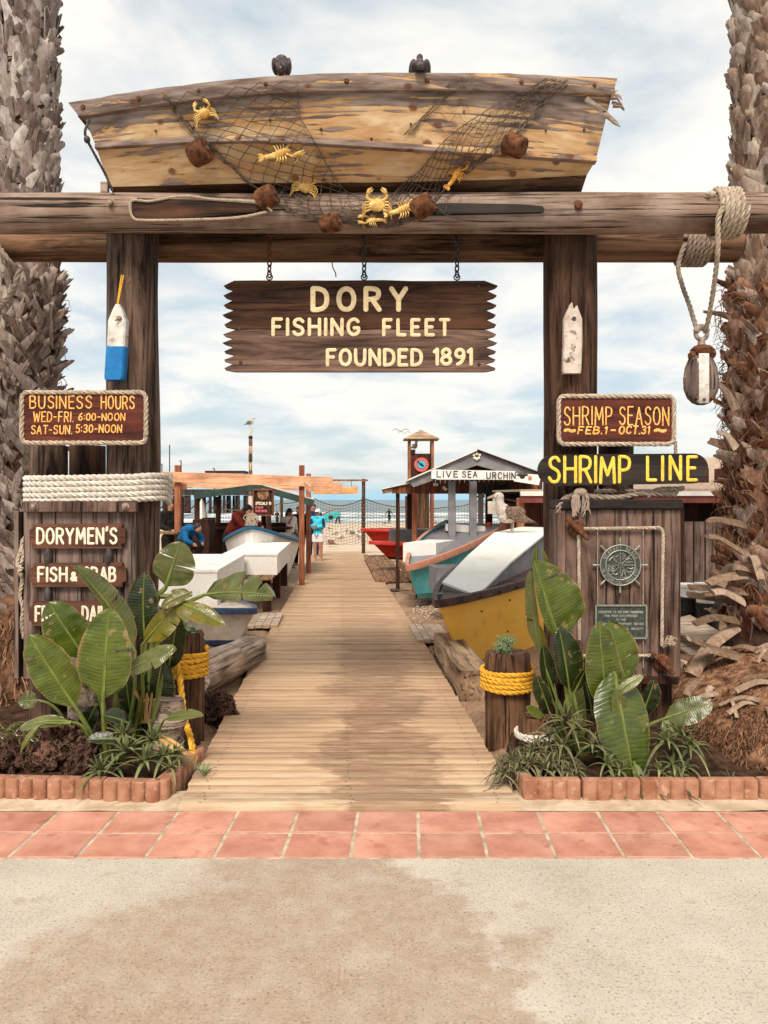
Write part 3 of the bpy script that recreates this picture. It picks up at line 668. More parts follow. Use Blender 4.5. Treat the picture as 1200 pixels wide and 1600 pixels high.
# ------------------------------------------------------------------ setting: ground, path, beach, sea
b = B(M['pavement'])
xs = [-9, -4, -2.2, -1.1, 0, 1.1, 2.2, 4, 9]; ys = [-8, -3, 0, 1.5, 2.5, 3.0, 3.3, 3.565]
b.grid([[V((x, y, 0)) for x in xs] for y in ys]); struct('pavement', b)
b = B(M['grout']); yaw = 40 / FPX
tr = lambda u, v: V((.173 + u - (4.09 - v) * yaw * -1 * -1, v, 0))      # tile rows lean a little to the camera
b.quadbox([V((-7, 3.565, -.05)), V((7, 3.565, -.05)), V((7, 4.1, -.05)), V((-7, 4.1, -.05))], (0, 0, .052))
b.use(M['tile'])
for row, (v0, v1) in enumerate(((3.568, 3.822), (3.836, 4.09))):
    for i in range(-23, 23):
        u0 = i * .306 + .0085; u1 = (i + 1) * .306 - .0085
        z = .0065 + random.uniform(-.0012, .0012)
        j = lambda: random.uniform(-.0015, .0015)
        q = [V((.173 + u0 + (v0 - 4.09) * yaw + j(), v0 + j() + .003, -.03)), V((.173 + u1 + (v0 - 4.09) * yaw + j(), v0 + j() + .003, -.03)),
             V((.173 + u1 + (v1 - 4.09) * yaw + j(), v1 + j(), -.03)), V((.173 + u0 + (v1 - 4.09) * yaw + j(), v1 + j(), -.03))]
        cx = sum(q, V()) / 4; top = [p.lerp(cx, .03) for p in q]
        vs = q + [V((p.x, p.y, z - .003)) for p in q] + [V((p.x, p.y, z)) for p in top]
        fs = [(8, 9, 10, 11)] + [(k, (k + 1) % 4, 4 + (k + 1) % 4, 4 + k) for k in range(4)] + [(4 + k, 4 + (k + 1) % 4, 8 + (k + 1) % 4, 8 + k) for k in range(4)]
        b.add(vs, fs)
struct('tile_paving', b)
# walk edges: straight lines vanishing left of the middle of the frame
def wl(Y): return -1.06 - .0575 * (Y - 4.09)
def wr(Y): return .71 - .0575 * (Y - 4.09)
b = B(M['mortar'])
for x0, x1 in ((-7, None), (None, 7)):
    rows = []
    for y in (4.1, 4.16, 4.22, 4.3, 4.4):
        a = x0 if x0 else wr(y) - .04; c = x1 if x1 else wl(y) + .04
        rows.append([V((a + (c - a) * i / 40, y, .004 + .012 * noise.noise(V(((a + (c - a) * i / 40) * 6, y * 9, 0))))) for i in range(41)])
    b.grid(rows)
struct('mortar_strip', b)
b = B(M['walk']); y = 4.105; k = 0; rw = random.Random(5)
while y < 27.2:
    wd = rw.uniform(.098, .122)
    gap = rw.choice((.005, .006, .007, .008, .009, .01, .012, .014, .026)); z = gz(y) + .03 + rw.uniform(-.004, .004); tl = rw.uniform(-.004, .004); tz = rw.uniform(-.004, .004)
    e0 = rw.uniform(-.006, .006); e1 = rw.uniform(-.006, .006)
    a, c = wl(y) + e0, wr(y) + e1; n = 8; ch = .004
    prof = [(0, -.035), (0, -ch), (ch, 0), (wd - gap - ch, 0), (wd - gap, -ch), (wd - gap, -.035)]
    rows = []
    for (dy, dz) in prof:
        rows.append([V((a + (c - a) * i / n, y + dy + tl * (i / n - .5) + .0015 * noise.noise(V((i * .9, k * 3.1, dy * 50))), z + dz + tz * (i / n - .5))) for i in range(n + 1)])
    b.grid(rows)
    if y < 14:
        b.use(M['iron'])
        for f in (.06, .5, .94):
            for dy in (.3, .7):
                q = rows[2][0].lerp(rows[2][-1], f + rw.uniform(-.008, .008)) + V((0, wd * dy, .0012)); b.add([q + V((math.cos(a) * .0055, math.sin(a) * .0055, 0)) for a in [math.pi * i / 3 for i in range(6)]], [tuple(range(6))])
        b.use(M['walk'])
    y += wd; k += 1
struct('boardwalk', b, ang=50)
b = B(M['dark_wood'])                                 # bearers under the planks close the gaps
b.quadbox([V((wl(4.1) + .05, 4.1, -.04)), V((wr(4.1) - .05, 4.1, -.04)), V((wr(27) - .05, 27, gz(27) - .04)), V((wl(27) + .05, 27, gz(27) - .04))], (0, 0, .03))
struct('walk_bearers', b)
b = B(M['sand']); rows = []
yy = [3.95]
while yy[-1] < 12: yy.append(yy[-1] + .12)
while yy[-1] < 145: yy.append(yy[-1] * 1.035)
for y in yy:
    row = []
    for i in range(121):
        t = (i - 60) / 60; x = (abs(t) ** 1.7) * math.copysign(1, t) * (y * 1.1 + 6)
        inw = wl(y) - .03 < x < wr(y) + .03 and y < 27.5
        h = .045 * noise.fractal(V((x * 1.6, y * 1.6, 0)), 1, 2, 4) + .01 * noise.noise(V((x * 9, y * 9, 3)))
        d = min(abs(x - wl(y)), abs(x - wr(y)))
        row.append(V((x, y, gz(y) + (-.08 if inw else -.06 if y < 4.42 else h * min(1, .3 + d)))))
    rows.append(row)
b.grid(rows); struct('beach_sand', b, sm=True, ang=80)
b = B(M['sea']); rows = []
yy = [94 + 2.0 * i for i in range(110)]
while yy[-1] < 50000: yy.append(yy[-1] * 1.22)
for y in yy:
    row = []
    for i in range(81):
        x = (i - 40) / 40 * max(170, y * .75); z = -1.42
        if y < 320:
            wv = 0
            for yc, hh, wdt in ((118, .35, 6), (150, .9, 5), (182, .5, 7), (236, .9, 6), (280, .4, 8)):
                dy = y - yc - 9 * noise.noise(V((x * .018, yc, 0))); wv += hh * (.4 + .8 * abs(noise.noise(V((x * .03, yc * 2, 1))))) * math.exp(-(dy / wdt) ** 2)
            z += wv + .1 * noise.noise(V((x * .2, y * .2, 0)))
        row.append(V((x, y, z)))
    rows.append(row)
b.grid(rows); struct('sea', b, ang=80)
# planting beds: raised soil behind the edging
def bed(name, poly, h):
    b = B(M['soil']); xs = [p[0] for p in poly]; ys = [p[1] for p in poly]
    def inside(x, y):
        r = False
        for (x1, y1), (x2, y2) in zip(poly, poly[1:] + poly[:1]):
            if (y1 > y) != (y2 > y) and x < (x2 - x1) * (y - y1) / (y2 - y1) + x1: r = not r
        return r
    x0, x1, y0, y1 = min(xs), max(xs), min(ys), max(ys); n, m = int((x1 - x0) / .05), int((y1 - y0) / .05)
    rows = []
    for j in range(m + 1):
        row = []
        for i in range(n + 1):
            x, y = x0 + (x1 - x0) * i / n, y0 + (y1 - y0) * j / m
            ins = inside(x, y)
            row.append(V((x, y, (h + .06 * (y - y0) / (y1 - y0) + .05 * noise.fractal(V((x * 3, y * 3, 1)), 1, 2, 4)) if ins else -.06)))
        rows.append(row)
    b.grid(rows); return struct(name, b, ang=80)
bed('soil_bed', [(-4.5, 4.36), (-1.2, 4.36), (-1.25, 5.3), (-1.6, 6.4), (-4.5, 6.4)], .06)
bed('soil_bed', [(.78, 4.34), (4.5, 4.34), (4.5, 6.6), (1.7, 6.6), (1.0, 5.6), (.76, 5.0)], .06)
# ------------------------------------------------------------------ gateway of posts and beams
def pole(b, x, y, z0, z1, r, seed, n=28, taper=1.0):
    hs = [z0 + (z1 - z0) * i / 24 for i in range(25)]
    b.lathe((x, y, 0), [(r * (1 + (taper - 1) * i / 24), h) for i, h in enumerate(hs)], n, 'z', .1, seed)
gate = thing('timber_gateway', 'tall gateway of round timber posts and paired log beams over the boardwalk', 'gateway', (0, 5.5, 0))
PY = 5.5
for i, (px, mt) in enumerate(((207, 'post'), (890.5, 'post_dark'))):
    b = B(M[mt]); pole(b, W(px, 0, PY).x, PY, -.3, 3.56, .176 if i == 0 else .18, i + 1); part('post', b, gate, label=('lighter brown timber post', 'darker brown timber post')[i])
b = B(M['beam']); L = [(-4.2 + .25 * i) for i in range(34)]
b.lathe((0, 5.2, 3.462), [(.128 + .004 * math.sin(x * 1.3), x) for x in L], 28, 'x', .05, 5); part('beam', b, gate)
b = B(M['beam_back']); L = [W(12, 0, 5.8).x + .25 * i for i in range(22)]; L = [x for x in L if x < W(1150, 0, 5.8).x] + [W(1152, 0, 5.8).x]
b.lathe((0, 5.8, 3.452), [(.1, L[0] - .02)] + [(.126, x) for x in L] + [(.1, L[-1] + .02)], 28, 'x', .05, 6); part('beam', b, gate)
def bolt_head(px, py, Y, r, mt):
    b = B(M[mt]); c = W(px, py, Y); b.lathe(c, [(r * 1.5, .01), (r * 1.5, -.004), (r, -.006), (r * .95, -.03), (r * .6, -.036)], 10, 'y'); return b
part('bolt', bolt_head(174, 318, 5.078, .02, 'beam'), gate); part('bolt', bolt_head(903, 322, 5.078, .026, 'rust'), gate)
# wood knots on the left post
# ------------------------------------------------------------------ the old dory hull on top
def arr(tab): return lambda x: lin(tab, x)
top = arr([(118, 165), (180, 153), (250, 143), (340, 132), (430, 124), (520, 120), (600, 119), (780, 120), (962, 127)])
railb = arr([(118, 189), (250, 166), (340, 156), (430, 149), (520, 146), (600, 145), (800, 146), (962, 152)])
rub = arr([(118, 231), (300, 220), (400, 218), (490, 222), (600, 229), (760, 238), (962, 252)])
chine = arr([(118, 296), (172, 292), (400, 286), (600, 285), (800, 280), (962, 271)])
def bulge(u): return 1 - (2 * u - 1) ** 2
def hp(u, row):
    """point of the near boat side: u along the length, row 0 gunwale .. 3 chine, 4 bottom edge"""
    xl = (118, 133, 150, 172, 178)[row]; xr = (962, 955, 931, 917, 906)[row]
    px = xl + (xr - xl) * u; fx = 118 + (962 - 118) * u
    y = (top, railb, rub, chine, None)[row](px) if row < 4 else 302
    Y = (5.07, 5.075, 5.12, 5.2, 5.27)[row] - (.24, .235, .2, .12, .1)[row] * bulge(u)
    return W(px, y, Y)
NU = 40; ZK = 3.598
def hrow(row, out=0.0, dz=0.0):
    r = []
    for i in range(NU + 1):
        p = hp(i / NU, row)
        if row == 4: p.z = ZK
        r.append(p + V((0, -out, dz)))
    return r
CY = 5.62
def mir(p): return V((p.x, 2 * CY - p.y, p.z))
hull = thing('old_dory', 'weathered bare wood dory hull lying across the top of the gateway', 'boat', (0, CY, ZK))
def mixrow(a, c, t): return [p.lerp(q, t) for p, q in zip(a, c)]
g, rb, ru, ch, bt = [hrow(k) for k in range(5)]
b = B(M['ply_upper'])
b.grid([g, rb, mixrow(rb, ru, .33), mixrow(rb, ru, .66), ru]); b.grid([[mir(p) for p in r] for r in (ru, rb, g)])
part('upper_planking', b, hull, ang=60)
ru2 = [p + V((0, -.004, -.002)) for p in ru]
b = B(M['ply_lower']); b.grid([ru2, mixrow(ru2, ch, .33), mixrow(ru2, ch, .66), ch]); b.grid([[mir(p) for p in r] for r in (ch, ru2)]); part('lower_planking', b, hull, ang=60)
b = B(M['ply_bottom']); b.grid([ch, bt, [V((p.x, CY, ZK)) for p in bt], [mir(p) for p in bt], [mir(p) for p in ch]])
part('bottom', b, hull)
b = B(M['ply_bottom']); b.grid([[p + V((0, .03, -.05)) for p in g], [mir(p) + V((0, -.03, -.05)) for p in g]])
part('deck', b, hull)
for k in (0, -1):
    b = B(M['ply_bottom']); col = [r[k] for r in (g, rb, ru, ch, bt)]
    b.grid([[p + V((.002 if k == 0 else -.002, 0, 0)) for p in col], [mir(p) + V((.002 if k == 0 else -.002, 0, 0)) for p in col]]); part('end_board', b, hull)
def strip(b, rowa, rowb, out):
    A = [p + V((0, -out, 0)) for p in rowa]; D = [p + V((0, -out, 0)) for p in rowb]
    rows = [[p + V((0, .03, .004)) for p in rowa], [p + V((0, .002, .004)) for p in A], [p + V((0, 0, -.004)) for p in A], [p + V((0, 0, .004)) for p in D], [p + V((0, .004, 0)) for p in D], [p + V((0, .03, 0)) for p in rowb]]
    b.grid(rows); n = len(rowa)
    for e in (0, n - 1): b.add([r[e] for r in rows], [tuple(range(6))])
rag = random.Random(2)
b = B(M['ply_rail']); gg = [p + V((0, 0, .008 * noise.noise(V((i * .7, 3, 0))))) for i, p in enumerate(g)]
gg[0] = gg[0] + V((-.03, 0, 0)); rb_ = list(rb); rb_[0] = rb[0] + V((-.03, 0, .004))
strip(b, gg, rb_, .035)
b.grid([[p + V((0, .03, .004)) for p in gg], [p + V((0, .1, .0)) for p in gg]])
b.grid([[mir(p) + V((0, .02, .003)) for p in g], [mir(p) + V((0, .02, -.09)) for p in g]])
part('gunwale', b, hull, ang=40)
b = B(M['ply_rail']); strip(b, [p + V((0, 0, .014)) for p in ru], [p + V((0, 0, -.02)) for p in ru], .024); part('rub_rail', b, hull, ang=40)
b = B(M['rust'])
def on_row(r, px): return min(r, key=lambda p: abs(600 + FPX * p.x / p.y - px))
for px in (133, 214, 310, 421, 546, 677, 812, 925):
    p = on_row(gg, px).lerp(on_row(rb_, px), .45) + V((0, -.036, 0)); q = rag.uniform(.011, .016)
    b.lathe(p, [(q, .004), (q, -.004), (q * .6, -.009)], 10, 'y')
for px in (240, 300, 426, 496, 577, 640, 720, 860, 905): 
    p = on_row(rb, px).lerp(on_row(ru, px), rag.uniform(.3, .9)) + V((0, -.004, 0)); q = rag.uniform(.006, .009); b.lathe(p, [(q, .004), (q, -.004), (q * .6, -.007)], 8, 'y')
part('bolt', b, hull)
b = B(M['driftwood']); p0, p1 = W(916, 154, 4.98), W(969, 198, 4.93)
b.tube([p0, p0.lerp(p1, .5) + V((0, 0, .006)), p0.lerp(p1, .85), p1], [.018, .02, .016, .004], 6, True, .5, (0, -1, 0)); part('splinter', b, hull, label='splintered end of the rail sticking out')
b = B(M['ply_rail'])
for k in range(7):
    a = W(946 + k * 2, 130 + 6 * k, 5.05); b.tube([a, a + V((rag.uniform(.03, .07), 0, rag.uniform(-.04, .0))), a + V((rag.uniform(.05, .09), 0, rag.uniform(-.08, -.02)))], [.012, .008, .002], 5)
part('broken_edge', b, hull)
b = B(M['iron']); b.rope(smooth([W(140, 187, 5.0), W(133, 205, 4.97), W(136, 218, 4.99), W(150, 245, 5.02), W(166, 275, 5.08), W(176, 300, 5.1)]), .009); b.ell(W(136, 218, 4.98), (.02, .02, .024))
solo('rope_loop', b, 'dark rope hanging from the left tip of the old dory hull', 'rope', W(140, 187, 5.0))
b = B(M['pale_plank']); b.box(W(164, 294, 5.22), (.045, .05, .075), bev=.004); solo('wooden_chock', b, 'small pale wood chock under the left end of the old dory', 'wedge', W(164, 300, 5.22))
# surface finder for things draped on boat and front beam
def bvh_of(objs):
    vs, fs = [], []
    for o in objs:
        L = world_loc(o); k = len(vs); vs += [v.co + L for v in o.data.vertices]; fs += [tuple(k + i for i in p.vertices) for p in o.data.polygons]
    return BVHTree.FromPolygons(vs, fs)
HB = bvh_of(list(hull.children) + [c for c in gate.children if c.name.startswith('beam')][:1])
def on_hull(px, py, off=.012, far=5.05):
    o = V((0, 0, EYE)); d = (W(px, py, 1) - o).normalized(); hit = HB.ray_cast(o, d)
    Y = hit[0].y - off if hit[0] is not None and hit[0].y < 5.25 else far
    return W(px, py, min(Y, 5.12))
# ------------------------------------------------------------------ fishing net swag
outer = smooth([(255, 148, 0), (290, 195, 0), (335, 238, 0), (400, 296, 0), (470, 338, 0), (545, 350, 0), (600, 356, 0), (655, 338, 0), (705, 288, 0), (790, 225, 0), (840, 175, 0), (888, 126, 0)], 6)
inner = smooth([(462, 124, 0), (470, 172, 0), (484, 205, 0), (508, 250, 0), (530, 285, 0), (552, 302, 0), (600, 312, 0), (640, 280, 0), (680, 235, 0), (735, 190, 0), (800, 150, 0), (852, 124, 0)], 6)
NS, NR = 66, 11
O_ = resample(outer, 1.0); I_ = resample(inner, 1.0)
def netpt(s, r):
    a = O_[min(int(s * (len(O_) - 1)), len(O_) - 1)]; c = I_[min(int(s * (len(I_) - 1)), len(I_) - 1)]
    p = a.lerp(c, r); q = noise.noise_vector(V((s * 9, r * 4, 2))) * 7
    sag = 12 * math.sin(math.pi * r) * math.sin(math.pi * s)
    px, py = p.x + q.x, p.y + q.y + sag * .4
    if s < .06 or s > .95: py = max(py, top(px) - 2)
    return on_hull(px, py, .012 + .03 * abs(noise.noise(V((s * 14, r * 5, 0)))), 4.98)
G = [[netpt(i / NS, j / NR) for j in range(NR + 1)] for i in range(NS + 1)]
net = thing('fishing_net', 'dark cord fishing net swagged across the side of the old dory', 'net', W(600, 356, 5.0))
b = B(M['cord'])
for st in (0, 1):
    for j0 in range(-NS, NR + NS):
        P = []
        for i in range(NS + 1):
            j = (j0 + i) if st == 0 else (j0 - i)
            # reflect diagonals inside the band so that they make diamonds
            m = j % (2 * NR); m = m if m <= NR else 2 * NR - m
            P.append(G[i][m])
        if 0 <= j0 < 2 * NR and (j0 % 2 == 0) and st == 0: b.tube(P, .0026, 4, False)
part('mesh', b, net)
b = B(M['cord'])
for k in range(3):
    b.tube([on_hull(p.x + 3 * math.sin(i * .7 + k * 2), p.y + 3 * math.cos(i * .9 + k) - 2, .016) for i, p in enumerate(resample(outer, 7.0))], .0045, 5)
b.tube([G[i][NR] for i in range(NS + 1)], .003, 5)
for i in range(26):                                     # gathered strands at the bottom of the swag
    x = random.uniform(440, 700); P = []
    for k in range(6):
        xx = x + (k - 2.5) * random.uniform(8, 16); yy = 356 - abs(xx - 600) ** 1.35 * .035 - random.uniform(2, 34); P.append(on_hull(xx, yy, .03, 4.98))
    b.tube(smooth(P, 3), .0018, 4, False)
part('edge_rope', b, net)
b = B(M['cord'])
for k in range(7):                                      # loose second strand right of the middle
    x0 = 706 + k * 6; P = [on_hull(x0 - t * 3.0 * (k * .4 + 3) + 4 * math.sin(t * 2 + k), top(x0) + t * 13, .01) for t in range(8)]
    b.tube(P, .0016, 4, False)
for k in range(4):
    P = [on_hull(x, 140 + k * 22 + 7 * math.sin(x * .25 + k), .01) for x in range(700 - k * 6, 746 - k * 8, 5)]; b.tube(P, .0016, 4, False)
part('loose_strand', b, net)
# floats on the net
def net_float(px, py, rpx, lpx, tilt, label):
    c = on_hull(px, py, .05, 4.97); k = c.y / FPX; t = thing('net_float', label, 'float', c, 'rusty floats on the fishing net')
    d = V((math.cos(R(tilt)), -.45, math.sin(R(tilt)))).normalized(); r, L = rpx * k, lpx * k
    b = B(M['float']); n = 14; e1 = d.orthogonal().normalized(); e2 = d.cross(e1); rows = []
    for h, q in ((-.5, .2), (-.5, .86), (-.44, 1), (-.15, 1.03), (.2, 1.0), (.44, .97), (.5, .84), (.5, .2)):
        rows.append([c + d * (h * L) + (e1 * math.cos(2 * math.pi * i / n) + e2 * math.sin(2 * math.pi * i / n)) * r * q * (1 + .06 * noise.noise(V((i * .4, h * 3, px)))) for i in range(n + 1)])
    b.grid(rows); part('body', b, t)
    b = B(M['cord']); b.tube([c + d * L * .58, c - d * L * .58], r * .2, 8)
    part('core', b, t)
net_float(312, 238, 19, 30, 15, 'rusty float at the top left bend of the net, above bare planks')
net_float(804, 227, 17, 32, -35, 'rusty float high on the right arm of the net')
net_float(417, 308, 17, 28, 20, 'rusty float hanging where the net reaches the left half of the beam')
net_float(517, 349, 15, 30, 5, 'lowest rusty float, on the front beam left of the yellow crab pair')
net_float(661, 322, 17, 32, 25, 'rusty float just right of the yellow crab and lobster at the bottom of the net')
# ------------------------------------------------------------------ crabs and lobsters caught in the net
def crab(px, py, s, ang, label, mt='crab', claws_up=True):
    c = on_hull(px, py, .035, 4.94); k = c.y / FPX * s; t = thing('crab', label, 'crab', c, 'yellow crabs in the net'); A = R(ang)
    def P(x, y, z=0): return c + V(((x * math.cos(A) - y * math.sin(A)) * k, -z * k, (x * math.sin(A) + y * math.cos(A)) * k))
    b = B(M[mt]); b.ell(c, (14 * k, 6.5 * k, 11.5 * k), 16, 10, Matrix.Rotation(-A, 3, 'Y'), .12, px)
    for e in (-1, 1): b.ell(P(e * 4, 11, 4), (1.5 * k, 1.5 * k, 1.9 * k), 8, 6)
    part('shell', b, t)
    for e in (-1, 1):
        b = B(M[mt]); b.tube([P(e * 10, 6, 2), P(e * 17, 11, 3), P(e * 15, 18, 5)], [2.6 * k, 2.8 * k, 3.2 * k], 7)
        b.tube([P(e * 15, 17, 5), P(e * 13, 23, 6), P(e * 8, 27, 6)], [3.8 * k, 3.2 * k, .8 * k], 7); b.tube([P(e * 15, 19, 5), P(e * 9, 21, 5), P(e * 6, 25, 5)], [2.2 * k, 1.6 * k, .5 * k], 6); part('claw', b, t)
        for q in range(4):
            y0 = 4 - q * 4.2; b = B(M[mt]); b.tube([P(e * 11, y0, 1), P(e * 19, y0 - 1 - q, 4), P(e * 24, y0 - 6 - q * 2, 2), P(e * 25, y0 - 11 - q * 2, 0)], [1.9 * k, 1.6 * k, 1.2 * k, .5 * k], 6); part('leg', b, t)
def lobster(px, py, s, ang, label, mt='crab'):
    c = on_hull(px, py, .035, 4.94); k = c.y / FPX * s; t = thing('lobster', label, 'lobster', c, 'yellow lobsters in the net'); A = R(ang)
    def P(x, y, z=0): return c + V(((x * math.cos(A) - y * math.sin(A)) * k, -z * k, (x * math.sin(A) + y * math.cos(A)) * k))
    b = B(M[mt])
    rows = [(-26, 2.5), (-22, 4.5), (-18, 3.8), (-16, 4.8), (-12, 4.3), (-10, 5.3), (-6, 4.8), (-4, 5.8), (2, 6.2), (10, 6.2), (16, 4.5), (20, 1.5)]
    b.tube([P(x, 1.5 * math.sin(x * .1)) for x, r in rows], [r * k for x, r in rows], 10, True, .8, (0, -1, 0)); part('shell', b, t)
    b = B(M[mt])
    for e in (-1, 0, 1): b.tube([P(-25, 0), P(-31, e * 4), P(-35, e * 6)], [2 * k, 3.2 * k, 1 * k], 6, True, .4, (0, -1, 0))
    part('tail_fan', b, t)
    for e in (-1, 1):
        b = B(M[mt]); b.tube([P(12, e * 4, 2), P(20, e * 10, 3), P(26, e * 9, 3), P(33, e * 8, 3), P(42, e * 4, 3)], [2 * k, 2.2 * k, 3.5 * k, 4.4 * k, .8 * k], 7); b.tube([P(30, e * 10, 3), P(37, e * 11, 3), P(42, e * 8, 3)], [2 * k, 1.6 * k, .5 * k], 6); part('claw', b, t)
        b = B(M[mt])
        for q in range(4): b.tube([P(9 - q * 4, e * 5, 0), P(10 - q * 5, e * 12, 3), P(8 - q * 6, e * 16, 0)], [1.4 * k, 1.2 * k, .4 * k], 5)
        part('legs', b, t)
        b = B(M[mt]); b.tube(smooth([P(18, e * 2, 1), P(28, e * 16, 3), P(20, e * 22, 3)], 5), .5 * k, 4); part('antenna', b, t)
crab(319, 177, .72, 20, 'small yellow crab highest in the net, below the left gunwale')
lobster(436, 240, .95, 12, 'yellow lobster stretched across the planks between two crabs')
crab(477, 292, .82, -12, 'yellow crab over the dark bottom of the boat, under the lobster')
crab(589, 320, .92, 0, 'largest yellow crab at the lowest point of the net, claws up')
lobster(628, 327, .85, 15, 'yellow lobster tangled beside the largest crab at the net bottom')
lobster(584, 344, .6, 178, 'small yellow lobster lying under the largest crab')
lobster(712, 273, .78, 55, 'narrow orange lobster climbing the right arm of the net', 'crab_red')
# ------------------------------------------------------------------ paddles on the front beam
def beam_y(py):                                          # front surface of the front beam at a picture row
    dz = EYE - (py - HOR) * 5.08 / FPX - 3.462; return 5.2 - math.sqrt(max(.133 ** 2 - dz * dz, 0.0004))
b = B(M['sign_upper']); Y = beam_y(325) - .022
b.quadbox([W(x, y, Y) for x, y in ((206, 315), (215, 309), (300, 312), (398, 318), (408, 324), (398, 331), (300, 340), (216, 342), (206, 334))], (0, .03, 0))
ob = thing('name_board', 'dark brown rope edged board fixed along the front beam', 'board', W(300, 340, Y)); part('board', b, ob, sm=False)
b = B(M['rope']); b.rope(smooth([W(x, y, Y - .004) for x, y in ((425, 330), (412, 320), (395, 315), (330, 311), (285, 306), (235, 314), (208, 313), (203, 324), (208, 340), (225, 344), (300, 343), (370, 340), (418, 331))]), .0085); part('rope_edge', b, ob)
b = B(M['black_board']); Y = beam_y(326) - .018
b.quadbox([W(x, y, Y) for x, y in ((640, 320), (700, 317), (815, 319), (848, 322), (851, 327), (846, 331), (815, 332), (700, 334), (640, 336))], (0, .03, 0))
solo('paddle', b, 'black wooden paddle lying along the front beam right of the net', 'paddle', W(740, 334, Y), sm=False)
# ------------------------------------------------------------------ pigeons on the gunwale
def pigeon(px, pyfoot, h_px, facing_back, label):
    base = W(px, pyfoot, 4.86); k = h_px * 4.86 / FPX / 40; t = thing('pigeon', label, 'pigeon', base, 'pigeons on the old dory')
    def P(x, y, z): return base + V((x * k, y * k, z * k))
    b = B(M['pigeon'])
    if not facing_back:                                  # head tucked down in front, round back
        b.ell(P(0, 4, 22), (14 * k, 17 * k, 17 * k), 16, 12, rot3(20)); b.ell(P(0, -9, 13), (8.5 * k, 7 * k, 9 * k), 12, 8); b.ell(P(0, 14, 28), (11 * k, 8 * k, 8 * k), 12, 8)
    else:
        b.ell(P(0, 2, 12), (17 * k, 19 * k, 13 * k), 16, 12, rot3(-12)); b.ell(P(0, 4, 20), (12 * k, 11 * k, 11 * k), 14, 10); b.tube([P(0, 6, 24), P(0, 6, 32)], [8 * k, 6 * k], 10); b.ell(P(0, 5, 35), (5.6 * k, 6.8 * k, 6.5 * k), 12, 8)
    vs, fs = remesh(b, .006, 2); b2 = B(M['pigeon']); b2.add(vs, fs); part('body', b2, t)
    for e in (-1, 1):
        b = B(M['pigeon'])
        if not facing_back: b.ell(P(e * 11, 6, 22), (5 * k, 17 * k, 13 * k), 12, 8, rot3(15, 0, e * 8))
        else: b.ell(P(e * 11.5, -2, 13), (6 * k, 18 * k, 10 * k), 12, 8, rot3(-20, e * 15, -e * 14))
        part('wing', b, t)
        b = B(M['leg_pink']); L0 = 7 if not facing_back else 3
        b.tube([P(e * 5, 0, L0 + 2), P(e * 5, -1, 0)], 1.1 * k, 6)
        for a in (-30, 0, 30, 180): b.tube([P(e * 5, -1, .8), P(e * 5 + 5 * math.sin(R(a)), -1 - 5 * math.cos(R(a)), .6)], .7 * k, 5)
        part('leg', b, t)
    b = B(M['feather_black'])
    if facing_back: b.tube([P(0, -8, 7), P(0, -20, 2), P(0, -27, 0)], [9 * k, 9 * k, 8 * k], 8, True, .25, (0, -.4, 1))
    else: b.tube([P(0, 14, 24), P(0, 26, 30)], [7 * k, 6 * k], 8, True, .25, (0, -.4, 1))
    part('tail', b, t)
    b = B(M['beak'])
    if facing_back: b.tube([P(0, 11, 35), P(0, 15, 34)], [1.6 * k, .5 * k], 6)
    else: b.tube([P(0, -15, 10), P(0, -18, 6)], [1.6 * k, .5 * k], 6)
    part('beak', b, t)
pigeon(440, 122, 38, False, 'dark pigeon on the left with its head tucked down, showing two legs')
pigeon(656, 121, 38, True, 'dark pigeon on the right seen from behind with its head up')
# ------------------------------------------------------------------ hanging sign
SY = 5.42
sg = thing('hanging_sign', 'large jagged ended brown sign hung on three chains under the beam', 'sign', W(562, 580, SY))
def teeth(y0, y1, n, xo, xi, sgn, rr):
    pts = []
    for i in range(n):
        a = y0 + (y1 - y0) * i / n; c = y0 + (y1 - y0) * (i + 1) / n
        pts += [(xi + rr.uniform(-2, 2), a + .5), (xo + rr.uniform(-2, 2), a + (c - a) * .55), (xo + sgn * 3 + rr.uniform(-1, 1), a + (c - a) * .75)]
    pts.append((xi, y1 - .5)); return pts
rt = random.Random(11)
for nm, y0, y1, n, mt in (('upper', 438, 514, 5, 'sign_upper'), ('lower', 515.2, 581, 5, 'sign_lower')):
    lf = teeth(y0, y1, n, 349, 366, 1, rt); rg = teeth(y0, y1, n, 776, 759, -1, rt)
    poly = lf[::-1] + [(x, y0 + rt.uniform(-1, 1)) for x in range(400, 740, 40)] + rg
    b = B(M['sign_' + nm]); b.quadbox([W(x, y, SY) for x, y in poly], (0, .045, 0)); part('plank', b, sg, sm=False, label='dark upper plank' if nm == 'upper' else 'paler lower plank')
b = B(M['letter_cream']); Y = SY - .002
text_px(b, 'DORY', 485, 638, 488, 447, Y, 3.9, .5)
text_px(b, 'FISHING', 424, 563, 526, 496, Y, 2.7, .36); text_px(b, 'FLEET', 597, 704, 526, 497, Y, 2.7, .46)
text_px(b, 'FOUNDED', 509, 661, 573, 544, Y, 2.7, .33); text_px(b, '1891', 676, 739, 572, 543, Y, 2.8, .24)
part('lettering', b, sg)
def chain(b, p0, p1, link, r):
    d = V(p1) - V(p0); n = max(2, int(d.length / (link * .72))); d /= n; e = d.normalized(); s1 = e.orthogonal().normalized(); s2 = e.cross(s1)
    for i in range(n):
        c = V(p0) + d * (i + .5); s = s1 if i % 2 else s2
        b.tube([c + e * (math.cos(a) * link * .5) + s * (math.sin(a) * link * .3) for a in [2 * math.pi * k / 12 for k in range(12)]], r, 5, closed=True)
